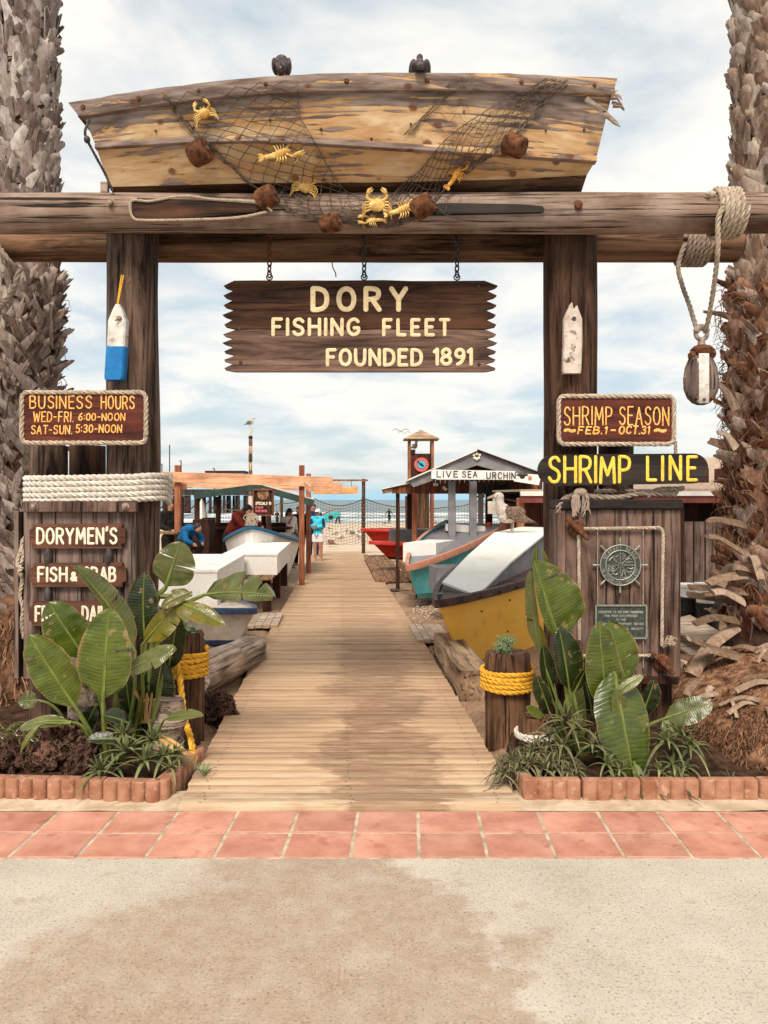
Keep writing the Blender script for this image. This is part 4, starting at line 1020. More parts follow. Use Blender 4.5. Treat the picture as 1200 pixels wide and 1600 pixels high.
for px, mt in ((421, 'rust'), (569, 'iron'), (714, 'iron')):
    b = B(M[mt]); chain(b, V((W(px, 0, SY + .02).x, SY + .02, 3.42)), W(px, 433, SY + .02), .05, .0055)
    c = W(px, 433, SY + .02); b.tube([c + V((math.cos(a) * .02, 0, math.sin(a) * .02)) for a in [2 * math.pi * k / 12 for k in range(12)]], .005, 5, closed=True); b.tube([c + V((0, 0, -.018)), c + V((0, 0, -.06))], .005, 6)
    part('hanging_chain', b, sg)
b = B(M['iron'])
for x, y in ((374, 513), (376, 566), (748, 448), (748, 569)): b.lathe(W(x, y, SY), [(.012, .002), (.012, -.004), (.007, -.008)], 8, 'y')
part('bolt', b, sg)
b = B(M['cord']); b.tube(smooth([W(519, 409, 5.6), W(520, 418, 5.6), W(524, 426, 5.6), W(525, 433, 5.6)]), .004, 5); solo('dangling_cord', b, 'short dark cord end dangling from the beam above the hanging sign', 'cord', W(519, 409, 5.6))
# ------------------------------------------------------------------ painted wooden net buoys
def px_quad(b, pts, Y, dep): b.quadbox([W(x, y, Y) for x, y in pts], (0, dep, 0))
t = thing('net_buoy', 'white wooden buoy with bright blue lower half hung on the left post', 'buoy', W(180, 592, 5.2))
def tilted(x, y): return (x + (y - 480) * -.055, y)
def taper_prism(b, rows, Y):                             # rows: (py, half width px, centre px, depth m), closed bevelled loft
    out = []
    for py, hw, cx, dep in rows:
        c = W(cx, py, Y); k = Y / FPX * hw; e = min(k, dep / 2) * .25
        out.append([c + V(q) for q in ((-k + e, 0, 0), (k - e, 0, 0), (k, e, 0), (k, dep - e, 0), (k - e, dep, 0), (-k + e, dep, 0), (-k, dep - e, 0), (-k, e, 0), (-k + e, 0, 0))])
    b.grid(out); b.add(out[0][:8], [tuple(range(8))]); b.add(out[-1][:8], [tuple(range(7, -1, -1))])
b = B(M['white_wood']); taper_prism(b, [(475, 3, 183.5, .04), (480, 6, 183, .06), (500, 14, 182, .085), (542, 14, 180, .085)], 5.21); part('white_top', b, t)
b = B(M['blue_paint']); taper_prism(b, [(541, 15, 180, .092), (588, 15, 177, .092), (593, 13.5, 176.5, .085)], 5.207); part('blue_bottom', b, t)
b = B(M['rope_yellow']); b.tube([W(193, 430, 5.3), W(188, 455, 5.26), W(184, 478, 5.24)], .004, 5); b.tube([W(190, 430, 5.3), W(186, 455, 5.26), W(183, 478, 5.24)], .004, 5); part('cord', b, t)
b = B(M['rope_grey']); b.ell(W(186, 497, 5.205), (.018, .012, .016)); b.tube([W(186, 497, 5.2), W(180, 501, 5.19)], .006, 6); part('knot', b, t)
b = B(M['post']); b.lathe(W(200, 439, 5.34), [(.026, .02), (.028, -.01), (.02, -.02), (.012, -.016)], 12, 'y'); part('knot_stub', b, gate)
t = thing('net_buoy', 'weathered white wooden buoy with peeling paint fixed to the right post', 'buoy', W(894, 583, 5.2))
b = B(M['buoy_worn']); taper_prism(b, [(482, 8, 896, .05), (497, 14, 896, .06), (530, 14.5, 896, .06), (578, 14.5, 894.5, .06), (583, 13.5, 894.5, .055)], 5.25); part('body', b, t)
b = B(M['buoy_worn']); b.quadbox([W(x, y, 5.255) for x, y in ((888, 483), (891, 475), (894, 472), (896, 482))], (0, .045, 0)); b.quadbox([W(x, y, 5.255) for x, y in ((898, 482), (900, 478), (902, 477), (904, 483))], (0, .045, 0)); part('broken_tip', b, t, sm=False)
b = B(M['iron']); b.lathe(W(897, 498, 5.249), [(.014, .004), (.014, -.002), (.004, .0)], 10, 'y'); part('rope_hole', b, t)
# ------------------------------------------------------------------ left display
b = B(M['post']); pole(b, W(76, 0, 5.62).x, 5.62, -.1, 1.98, .122, 11); solo('short_piling', b, 'short round piling behind the rope wrap, nearest the left palm', 'piling', (W(76, 0, 5.62).x, 5.62, 0), 'short pilings beside the left post')
b = B(M['post_dark']); pole(b, W(137, 0, 5.66).x, 5.66, -.1, 1.98, .125, 12); solo('short_piling', b, 'short round piling between the left post and another short piling', 'piling', (W(137, 0, 5.66).x, 5.66, 0), 'short pilings beside the left post')
def rrect(cx, cy, hx, hy, r, n=7):
    pts = []
    for sx, sy, a0 in ((1, 1, 0), (-1, 1, 90), (-1, -1, 180), (1, -1, 270)):
        for i in range(n): a = R(a0 + 90 * i / (n - 1)); pts.append((cx + sx * (hx - r) + r * math.cos(a), cy + sy * (hy - r) + r * math.sin(a)))
    return pts
x0, x1 = W(39, 0, 5.4).x, W(252, 0, 5.35).x
path = rrect((x0 + x1) / 2, 5.5, (x1 - x0) / 2, .225, .17); nP = len(path); pts = []
for t_ in range(nP * 5 + 1):
    q = path[t_ % nP]; u = t_ / nP; fr = (q[0] - x0) / (x1 - x0)
    z = 1.765 - .0375 * u + (.004 * math.sin(fr * 9) + (.03 * max(0, fr - .7) / .3 if q[1] < 5.5 else 0) - (.012 * (1 if .45 < fr < .8 else 0)))
    pts.append(V((q[0], q[1], z)))
b = B(M['rope_white']); b.rope(pts, .021, .12); solo('rope_coil', b, 'thick pale rope wound five turns round the left post and pilings', 'rope', (W(147, 0, 5.27).x, 5.27, 1.6))
pn = thing('notice_panel', 'grey weathered plank panel with three hanging brown plaques', 'panel', W(125, 1060, 5.25))
xs = [37, 88, 128, 171, 213]
for a, c in zip(xs, xs[1:]):
    b = B(M['grey_board']); b.box((W(a, 0, 5.27).x * .5 + W(c, 0, 5.27).x * .5, 5.275, (W(0, 797, 5.25).z + W(0, 1062, 5.25).z) / 2 + random.uniform(-.004, .004)), ((c - a) * 5.25 / FPX - .005, .035, 265 * 5.25 / FPX), bev=.004); part('plank', b, pn)
b = B(M['grey_board']); b.box((W(40, 0, 5.4).x, 5.36, W(0, 930, 5.25).z), (.03, .2, 1.1), bev=.003); part('side_plank', b, pn)
b = B(M['brown_board']); b.bar(W(38, 791.5, 5.235), W(214, 791.5, 5.235), .05, .075, bev=.005); part('top_rail', b, pn)
b = B(M['rust_pale'])
for x in (54, 196): b.lathe(W(x, 791, 5.21), [(.026, .006), (.026, -.003), (.016, -.005), (.015, -.02), (.008, -.024)], 10, 'y')
part('bolt', b, pn)
def plaque(x0, y0, x1, y1, txt, label, tx, dy=0):
    Y = 5.222; t = thing('plaque', label, 'plaque', W((x0 + x1) / 2, y1, Y), 'plaques on the left panel'); root = t
    c = 6; poly = [(x0 + c, y0), (x1 - c, y0 - 1), (x1 - c, y0 + 6), (x1, y0 + 8), (x1, y1 - 9), (x1 - c, y1 - 7), (x1 - c, y1), (x0 + c, y1), (x0 + c, y1 - 6), (x0, y1 - 8), (x0, y0 + 9), (x0 + c, y0 + 6)]
    b = B(M['plaque_brown']); b.quadbox([W(x, y, Y) for x, y in poly], (0, .026, 0)); bd = part('board', b, t, sm=False)
    b = B(M['letter_white'])
    for s, a, e, yb, yt in tx: text_px(b, s, a, e, yb, yt, Y - .001, 1.9, .3, .012)
    part('lettering', b, bd)
    b = B(M['rust'])
    for x, y in ((x0 + 9, y0 + 5), (x1 - 9, y0 + 5), (x0 + 9, y1 - 5), (x1 - 9, y1 - 5)): b.lathe(W(x, y, Y), [(.006, .002), (.006, -.002), (.003, -.004)], 8, 'y')
    part('screw', b, bd)
    b = B(M['iron'])
    for x in (75, 170):
        a = W(x, y0 - 23 if y0 > 830 else y0 - 3, Y + .012); e = W(x, y0 + 3, Y + .012)
        if y0 > 830:
            b.tube([a, a.lerp(e, .2), a.lerp(e, .4), a.lerp(e, .7), e], [.014, .022, .026, .024, .016], 10)
    if b.v: part('hanging_link', b, t)
plaque(46, 819, 196, 857, '', 'top plaque reading DORYMEN\'S on the left panel', [("DORYMEN'S", 56, 184, 851, 824)])
plaque(46, 880, 197, 917, '', 'middle plaque reading FISH & CRAB on the left panel', [('FISH', 58, 106, 910, 885), ('&', 109, 121, 909, 893), ('CRAB', 128, 182, 910, 885)])
plaque(45, 940, 190, 978, '', 'lowest plaque reading FRESH DAILY, mostly behind leaves', [('FRESH', 54, 112, 972, 946), ('DAILY', 127, 180, 972, 946)])
b = B(M['rope']); b.rope(smooth([W(40, 838, 5.3), W(34, 850, 5.28), (W(37, 868, 5.27)), W(30, 890, 5.27), W(35, 905, 5.27), W(31, 930, 5.27), W(36, 950, 5.27), W(34, 975, 5.28), W(38, 1000, 5.29)]), .014)
b.rope(smooth([W(36, 845, 5.29), W(27, 880, 5.25), W(34, 888, 5.23), W(29, 893, 5.23), W(35, 900, 5.24)]), .013); solo('knotted_rope', b, 'knotted rope hanging down the left edge of the plank panel', 'rope', W(36, 900, 5.27))
def rope_frame(b, x0, y0, x1, y1, Y, r, rad=9):
    k = Y / FPX; o = [W(p[0], p[1], Y) for p in rrect((x0 + x1) / 2, (y0 + y1) / 2, (x1 - x0) / 2, (y1 - y0) / 2, rad)]; b.rope(o + [o[0]], r)
def rope_sign(x0, y0, x1, y1, Y, label, lines, r_rope=3.8, mt='sign_red', lm='letter_orange'):
    t = thing('rope_edged_sign', label, 'sign', W((x0 + x1) / 2, y1, Y))
    b = B(M[mt]); b.box((W((x0 + x1) / 2, 0, Y).x, Y + .018, W(0, (y0 + y1) / 2, Y).z), ((x1 - x0 - 10) * Y / FPX, .036, (y1 - y0 - 10) * Y / FPX), bev=.006); bd = part('board', b, t)
    b = B(M['rope']); rope_frame(b, x0 + 4, y0 + 4, x1 - 4, y1 - 4, Y - .002, r_rope * Y / FPX); part('rope_edge', b, t)
    b = B(M[lm])
    for s, a, e, yb, yt, r, sl in lines: text_px(b, s, a, e, yb, yt, Y - .001, r, .3, .02, sl)
    part('lettering', b, bd); return t
rope_sign(30, 609, 232, 696, 5.2, 'red brown BUSINESS HOURS sign edged with rope on the left post',
          [('BUSINESS', 46, 144, 639, 618, 1.1, 0), ('HOURS', 157, 211, 640, 618, 1.1, 0), ('WED-FRI.', 51, 115, 660, 643, 1.0, .05), ('6:00-NOON', 122, 196, 658, 645, 1.0, .05), ('SAT-SUN.', 48, 113, 679, 664, 1.0, .05), ('5:30-NOON', 118, 191, 677, 663, 1.0, .05)])
ts = rope_sign(869, 615, 1057, 698, 5.2, 'dark red SHRIMP SEASON sign edged with rope on the right post',
          [('SHRIMP', 881, 957, 665, 635, 1.15, 0), ('SEASON', 967, 1046, 665, 635, 1.15, 0), ('~', 880, 900, 679, 667, 2.4, 0), ('FEB.1', 902, 948, 679, 666, 1.2, .12), ('-', 954, 963, 678, 666, 1.4, 0), ('OCT.31', 966, 1015, 679, 665, 1.2, .12), ('~', 1021, 1042, 679, 667, 2.4, 0)])
b = B(M['rope_grey']); b.rope([W(1055, 690, 5.2), W(1056, 712, 5.2)], .012); part('hanging_rope', b, ts)
t = thing('long_sign', 'rounded black board with yellow SHRIMP LINE lettering', 'sign', W(974, 757, 5.14))
o = []
for k in range(15): a = R(90 + 180 * k / 14); o.append((866 + 25 * math.cos(a), 734.5 - 24.5 * math.sin(a)))
for k in range(15): a = R(-90 + 180 * k / 14); o.append((1083 + 24 * math.cos(a), 732 - 23.5 * math.sin(a)))
b = B(M['black_board']); b.quadbox([W(x, y, 5.14) for x, y in o], (0, .035, 0)); part('board', b, t, sm=False)
b = B(M['letter_yellow']); text_px(b, 'SHRIMP', 856, 986, 756, 712, 5.139, 2.4, .26, .02); text_px(b, 'LINE', 1009, 1090, 752, 711, 5.139, 2.4, .4, .02); part('lettering', b, t)
# ------------------------------------------------------------------ right cabinet
b = B(M['post']); pole(b, W(962, 0, 5.5).x, 5.5, -.1, 2.0, .115, 21); solo('short_piling', b, 'short brown piling between the two SHRIMP signs, behind the boards', 'piling', (W(962, 0, 5.5).x, 5.5, 0))
CYF = 5.2
cb = thing('plaque_cabinet', 'tall weathered plank cabinet carrying the bronze emblem and plaque', 'cabinet', (W(967, 0, 5.3).x, 5.4, .35))
zt, zb_ = W(0, 796, CYF).z, W(0, 1058, CYF).z
xs = [870, 884, 903, 933, 961, 1005, 1035, 1064]
for i, (a, c) in enumerate(zip(xs, xs[1:])):
    b = B(M['brown_board']); yo = -.012 if i == 0 else random.uniform(-.003, .003)
    b.box(((W(a, 0, CYF).x + W(c, 0, CYF).x) / 2, CYF + .02 + yo, (zt + zb_) / 2), ((c - a) * CYF / FPX - .004, .04, zt - zb_), bev=.004); part('plank', b, cb)
b = B(M['brown_board'])
for x in (872, 1063): b.box((W(x, 0, CYF).x, 5.42, (zt + zb_) / 2), (.03, .36, zt - zb_), bev=.004)
part('side', b, cb)
b = B(M['black_board']); b.box((W(967, 0, CYF).x, 5.4, W(0, 788, CYF).z), (197 * CYF / FPX, .46, .065), bev=.008); part('top_board', b, cb)
b = B(M['dark_wood']); b.box((W(967, 0, CYF).x, 5.39, W(0, 1064, CYF).z), (190 * CYF / FPX, .38, .05), bev=.006); part('bottom_rail', b, cb)
b = B(M['post_dark'])
for x in (905, 1030): b = B(M['post_dark']); b.box((W(x, 0, 5.4).x, 5.45, .15), (.16, .16, .62), bev=.01); part('leg', b, cb)
b = B(M['rope_grey']); Y = 5.19
b.rope(smooth([W(872, 800, 5.2), W(874, 790, 5.18), W(884, 778, 5.2), W(903, 773, 5.2), W(930, 776, 5.2), W(965, 777, 5.2), W(1000, 771, 5.2), W(1030, 772, 5.22), W(1060, 772, 5.22)]), .019)
b.rope(smooth([W(1010, 776, 5.21), W(1030, 765, 5.22), W(1062, 764, 5.26), W(1066, 762, 5.4)]), .018); b.rope(smooth([W(880, 770, 5.35), W(940, 768, 5.4), W(1062, 768, 5.4)]), .018)
solo('loose_rope', b, 'loose grey rope lying along the top of the plank cabinet', 'rope', W(967, 775, Y))
b = B(M['rope_grey'])
for k in range(26):
    x = random.uniform(895, 920); b.tube(smooth([W(x * .5 + 454, 768, 5.17), W(x, 776, 5.15), W(x + random.uniform(-3, 3), 790, 5.15), W(x + random.uniform(-6, 6), random.uniform(796, 809), 5.15)], 3), [.004] * 9 + [.002], 4)
b.ell(W(907, 769, 5.17), (.045, .03, .03)); solo('frayed_rope_knot', b, 'frayed rope end tied over the top of the plank cabinet', 'rope', W(907, 775, 5.16))
rf = thing('rope_square', 'pale rope run in a square on the front of the plank cabinet', 'rope', W(969, 925, 5.18))
b = B(M['rope']); b.rope([W(x, y, 5.172) for x, y in ((912, 826), (970, 825.5), (1030, 824.5))] + [W(1034, 827, 5.172), W(1036, 832, 5.172), W(1035, 900, 5.172), W(1034, 1012, 5.172)], .0115)
b.rope([W(904, 836, 5.172), W(904.5, 900, 5.172), W(905, 1000, 5.172)], .0115); b.rope([W(1024, 1024, 5.172), W(985, 1025, 5.172), W(940, 1025, 5.172), W(908, 1025, 5.172)], .0115); part('rope', b, rf)
b = B(M['rope_grey'])
for x in (933.5, 1005): b.rope([W(x, 822, 5.178), W(x, 1045, 5.178)], .004)
part('thin_cord', b, rf)
def cleat(x, y, label):
    t = thing('rusty_cleat', label, 'cleat', W(x, y, 5.17), 'rusty cleats holding the rope square'); b = B(M['rust']); b.lathe(W(x - 2, y - 1, 5.18), [(.055, .01), (.055, -.005), (.045, -.012)], 14, 'y'); part('plate', b, t)
    b = B(M['rust']); b.bar(W(x - 17, y - 16, 5.14), W(x + 17, y + 17, 5.14), .03, .03, (0, -1, 0), bev=.006); b.lathe(W(x, y, 5.18), [(.02, .0), (.018, -.04)], 10, 'y'); part('bar', b, t)
cleat(903, 826, 'rusty cleat at the top left corner of the rope square'); cleat(1036, 1036, 'rusty cleat at the bottom right corner of the rope square')
b = B(M['rope'])
for k in range(14): b.tube(smooth([W(1036, 1012, 5.16), W(1040 + k, 1005 - k % 5 * 3, 5.14), W(1048 + random.uniform(-4, 12), 998 + random.uniform(-3, 14), 5.14)], 4), .003, 4)
solo('frayed_rope_end', b, 'frayed rope tuft beside the lower rusty cleat', 'rope', W(1045, 1005, 5.14))
em = thing('wheel_emblem', 'round green bronze ship wheel emblem on the plank cabinet', 'emblem', W(969, 883, 5.18)); ec = W(969, 883, 5.178); k = 5.18 / FPX
b = B(M['bronze']); b.lathe(ec, [(32 * k, .02), (32 * k, -.006), (22 * k, -.006), (21 * k, -.002), (1 * k, -.002)], 40, 'y'); disc = part('disc', b, em)
b = B(M['bronze_pale'])
for r in (31.5, 23): b.tube([ec + V((r * k * math.cos(a), -.008, r * k * math.sin(a))) for a in [2 * math.pi * i / 48 for i in range(48)]], .0045, 6, closed=True)
for i in range(8):
    a = math.pi * i / 4; d = V((math.cos(a), 0, math.sin(a))); b.tube([ec + d * .01 + V((0, -.006, 0)), ec + d * 22 * k + V((0, -.006, 0))], .0022, 5)
part('rim', b, em)
for i in range(8):
    b = B(M['bronze_pale']); a = math.pi * i / 4; d = V((math.cos(a), 0, math.sin(a)))
    b.tube([ec + d * 32 * k + V((0, -.0, 0)), ec + d * 36 * k, ec + d * 40 * k, ec + d * 43 * k, ec + d * 43.5 * k], [.005, .006, .0075, .007, .003], 8); part('handle', b, em)
def arc_text(b, s, r, a0, a1, h, sw, flip=False):
    n = len(s)
    for i, chh in enumerate(s):
        a = R(a0 + (a1 - a0) * (i + .5) / n); rad = V((math.cos(a), 0, math.sin(a))); tan = V((math.sin(a), 0, -math.cos(a)))
        up, right = (-rad, -tan) if flip else (rad, tan)
        o = ec + rad * (r + (h if flip else 0)) + V((0, -.007, 0)); wd = GL[chh][0]
        if GL[chh][1]: text(b, chh, o - right * (.3 * h), right, up, (0, -1, 0), h, max(.62 * h, .002), sw)
b = B(M['bronze_pale']); arc_text(b, 'NEWPORT BEACH', 24.5 * k, 160, 20, 5.5 * k, .0016); arc_text(b, 'HISTORICAL SOCIETY', 24.5 * k, 192, 348, 5.5 * k, .0016, True); part('lettering', b, disc)
b = B(M['bronze_pale'])                                  # small relief figures in the eight sectors: boat, waves, birds, pier
def rl(pts, r=.0025): b.tube(smooth([ec + V((x * k, -.006, z * k)) for x, z in pts], 4), r, 5)
for z in (-3, -6, -9): rl([(-20, z - 1), (-17, z + .6), (-14, z - .6), (-11, z + .6), (-8 - z * -.1, z - .4)])
rl([(2, -17), (5, -7), (8, -17)], .004); rl([(1, -18), (5, -20), (10, -18)]); rl([(4, 20), (4, 8)]); rl([(7, 19), (7, 10)]); rl([(-18, 7), (-12, 12), (-8, 6)], .004); rl([(-12, 15), (-7, 13), (-3, 16)]); rl([(9, 4), (15, 5), (20, 4)]); rl([(10, 8), (14, 11), (18, 8)]); rl([(11, -4), (16, -6), (20, -4)], .004); rl([(10, -9), (15, -11), (18, -9)]); rl([(-12, -12), (-8, -15), (-4, -13)], .004)
part('relief', b, disc)
pq = thing('bronze_plaque', 'rectangular bronze plaque with raised text below the emblem', 'plaque', W(970, 998, 5.18))
b = B(M['bronze']); b.box(W(970.5, 971.5, 5.182), (79 * k, .024, 54 * k), bev=.003); plate = part('plate', b, pq)
b = B(M['bronze_pale'])
for p, q in (((931, 946), (1010, 946)), ((1010, 946), (1010, 997)), ((1010, 997), (931, 997)), ((931, 997), (931, 946))): b.bar(W(p[0], p[1], 5.167), W(q[0], q[1], 5.167), .01, .011, (0, -1, 0))
part('frame', b, pq)
b = B(M['bronze_pale'])
for s, a, e, y in (('PRESENTED TO THE DORY FISHERMEN', 935, 1005, 958.5), ('FOR THEIR CONTRIBUTION', 945, 996, 964.5), ('TO THE', 962, 978, 970.5), ('CITY OF NEWPORT BEACH', 941, 1006, 977), ('BY THE HISTORICAL SOCIETY', 937, 1005, 984.5), ('1969', 964, 980, 990.5)):
    text_px(b, s, a, e, y, y - 4, 5.169, .55, .3)
part('lettering', b, plate)
# ------------------------------------------------------------------ ropes and pulley on the right of the beams
def coil(b, x0, x1, cy, cz, rad, turns, r):
    P = []
    for i in range(int(turns * 24) + 1):
        a = 2 * math.pi * i / 24; u = i / (turns * 24); P.append(V((x0 + (x1 - x0) * u, cy - rad * math.cos(a), cz + rad * math.sin(a))))
    b.rope(P, r); return P
b = B(M['rope']); xa, xb = W(1126, 0, 5.08).x, W(1166, 0, 5.08).x
coil(b, xa, xb, 5.2, 3.462, .15, 5, .018)
b.rope(smooth([W(1110, 306, 5.1), W(1104, 304, 5.06), W(1118, 302, 5.12), W(1130, 300, 5.2)]), .016); b.rope(smooth([V((xa, 5.04, 3.45)), W(1122, 345, 5.05), W(1121, 400, 5.1), W(1112, 470, 5.3), W(1103, 517, 5.45)]), .017)
b.ell(W(1110, 304, 5.09), (.035, .025, .025))
solo('rope_coil', b, 'pale rope wound round the front beam beside the right palm, one end hanging', 'rope', W(1145, 335, 5.05))
b = B(M['rope_grey']); xa, xb = W(1070, 0, 5.67).x, W(1112, 0, 5.67).x
coil(b, xa, xb, 5.8, 3.452, .146, 6, .017); b.rope(smooth([V((xa, 5.66, 3.42)), W(1060, 415, 5.66), W(1066, 445, 5.6), W(1078, 480, 5.52), W(1089, 515, 5.46)]), .017)
solo('rope_coil', b, 'grey rope wound round the back beam above the pulley block', 'rope', W(1090, 390, 5.66))
pb = thing('pulley_block', 'old wooden pulley block hanging in a loop of rope beside the right palm', 'pulley', W(1096, 632, 5.46)); k = 5.46 / FPX
b = B(M['rust_pale']); c = W(1096, 521, 5.46); b.tube([c + V((math.cos(a) * 9 * k, 0, math.sin(a) * 9.5 * k)) for a in [2 * math.pi * i / 16 for i in range(16)]], .016, 8, closed=True)
b.tube([W(1096, 530, 5.46), W(1096, 540, 5.46)], [.02, .028], 10); part('shackle', b, pb)
b = B(M['rope_grey']); b.tube([c + V((math.cos(a) * 9 * k, math.sin(a * 2) * .004, math.sin(a) * 9.5 * k)) for a in [R(15 + 150 * i / 12) for i in range(13)]], .024, 8); part('rope_seat', b, pb)
b = B(M['rust']); b.lathe(W(1097, 548, 5.46), [(13 * k, -9 * k), (17 * k, -4 * k), (18 * k, 2 * k), (13 * k, 7 * k), (6 * k, 9 * k)], 14); b.ell(W(1082, 556, 5.44), (.03, .03, .03), wob=.3); b.ell(W(1113, 552, 5.44), (.025, .03, .035), wob=.3); part('head', b, pb)
def cheek(yo, mt, dx=0):
    b = B(M[mt]); rows = []
    for y, hw, d in ((556, 12, .02), (562, 18, .04), (575, 23.5, .055), (592, 26, .06), (608, 25.5, .06), (622, 20, .045), (630, 12, .03), (633, 4, .015)):
        cc = W(1096 + dx, y, 5.46 + yo); rows.append([cc + V((hw * k * math.cos(2 * math.pi * i / 16), d * math.sin(2 * math.pi * i / 16), 0)) for i in range(17)])
    b.grid(rows); b.add(rows[-1][:16], [tuple(range(16))]); b.add(rows[0][:16], [tuple(range(16))]); return b
part('cheek', cheek(.05, 'driftwood', -3), pb); part('cheek', cheek(-.06, 'grey_board', 1), pb)
b = B(M['white_wood']); b.grid([[W(x + 1, y, 5.46 - .06 - .006 - d) for x in (1091, 1099, 1107)] for y, d in ((552, .0), (560, .034), (575, .056), (592, .062), (608, .062), (622, .048), (630, .032))]); b.quadbox([W(1090, 560, 5.36), W(1108, 560, 5.36), W(1108, 628, 5.36), W(1090, 628, 5.36)], (0, .03, 0)); part('strap', b, pb)
b = B(M['rust']); 
for x, y in ((1101, 599), (1089, 622), (1100, 624), (1112, 622)): b.lathe(W(x, y, 5.355), [(.011, .02), (.011, -.006), (.006, -.014)], 8, 'y')
part('bolt', b, pb)
b = B(M['rope_grey']); b.rope(smooth([W(-12, 372, 5.72), W(2, 392, 5.64), W(18, 412, 5.66), W(34, 424, 5.75)]), .02); b.rope(smooth([W(30, 420, 5.7), W(24, 445, 5.7), W(10, 470, 5.75), W(-10, 490, 5.9)]), .02); b.rope(smooth([W(-10, 378, 5.72), W(4, 402, 5.66), W(14, 420, 5.7)]), .02)
solo('rope_sling', b, 'rope slung round the end of the back beam at the left palm', 'rope', W(20, 430, 5.7))
# ------------------------------------------------------------------ paddle leaved plants
RL = random.Random(21)
def leaf_mesh(base, tip, wl_, wr_, nrm, bend=.0, fold=.15, splits=(), droop=.0, mt='leaf', stalk=None, curl=.0, rib=.0085, seed=0, shape=.85, sidebend=0.0):
    """paddle blade from base to tip; wl_/wr_ half widths left and right of the midrib, splits = [(t, side)]"""
    b = B(M[mt]); base, tip = V(base), V(tip); n0 = V(nrm).normalized(); L = (tip - base).length
    sd0 = (tip - base).normalized().cross(n0).normalized()
    ctl = (base + tip) / 2 + n0 * bend * L + sd0 * sidebend * L
    def mid(t): return base * (1 - t) ** 2 + ctl * 2 * t * (1 - t) + tip * t * t
    def tan(t): return ((ctl - base) * (1 - t) + (tip - ctl) * t).normalized()
    def wd(t): return max(0.0, 1 - (2 * min(max(t, 0), 1) ** shape - 1) ** 2) ** .62
    for s, w_ in ((-1, wl_), (1, wr_)):
        cuts = [0] + sorted(t for t, q in splits if q == s) + [1]
        for ci, (t0, t1) in enumerate(zip(cuts, cuts[1:])):
            nt_ = max(4, int((t1 - t0) * 22)); nv = 7; rows, uvs = [], []
            dr = RL.uniform(-.4, 1) * droop if len(cuts) > 2 else droop * .3
            tc = (t0 + t1) / 2; sp = 0.0 if len(cuts) == 2 else RL.uniform(.04, .12)
            for i in range(nt_ + 1):
                t = t0 + (t1 - t0) * i / nt_; row, uv = [], []
                for j in range(nv):
                    v = j / (nv - 1); te = t + (tc - t) * sp * v; te2 = min(1, te + .07 * v * (1 - te) * 1.2)
                    T = tan(te2); side = T.cross(n0).normalized() * s; nn = side.cross(T) * s
                    if nn.dot(n0) < 0: nn = -nn
                    x = w_ * wd(te) * v
                    z = fold * x - curl * x * v / max(w_, 1e-4) * w_ * .0 - dr * w_ * v * v + .012 * w_ / .1 * noise.noise(V((te * 9, v * 2 * s, seed))) * v
                    z -= curl * w_ * v * v
                    row.append(mid(te2) + side * x + nn * z); uv.append((te, v * s))
                rows.append(row); uvs.append(uv)
            b.grid(rows, uvs)
    blade = b; b = B(M['stem'])
    P = [mid(t / 14) + n0 * .001 for t in range(15)]; rr = [rib * (1 - .85 * t / 14) for t in range(15)]
    b.tube(P, rr, 6, True)
    if stalk: 
        S = smooth([V(p) for p in stalk] + [base], 5); m = len(S); b.tube(S, [rib * (2.1 - 1.1 * i / (m - 1)) for i in range(m)], 7)
    return blade, b
def plant(label, origin, specs, name='paddle_leaf_plant'):
    t = thing(name, label, 'plant', origin)
    for i, s in enumerate(specs):
        (bx, by), (tx, ty), wl_, wr_ = s['b'], s['t'], s['w'][0], s['w'][1]; Yb, Yt = s.get('Y', (4.8, 4.75))
        k = Yb / FPX; st = s.get('s', None); stalk = [W(x, y, yy) for x, y, yy in st] if st else None
        b, rb9 = leaf_mesh(W(bx, by, Yb), W(tx, ty, Yt), wl_ * k, wr_ * k, s.get('n', (0, -1, .25)), s.get('bend', .05), s.get('fold', .18), s.get('sp', ()) or (tuple((RL.uniform(.3, .85), RL.choice((-1, 1))) for _ in range(RL.randint(1, 3))) if max(wl_, wr_) > 15 else ()), s.get('dr', .1), s.get('m', 'leaf'), stalk, s.get('curl', 0), s.get('rib', .0085), i * 3.3, s.get('sh', .85), s.get('sb', RL.uniform(-.06, .06)))
        lf = part('leaf', b, t, ang=70); part('leaf_stalk', rb9, lf)
    return t
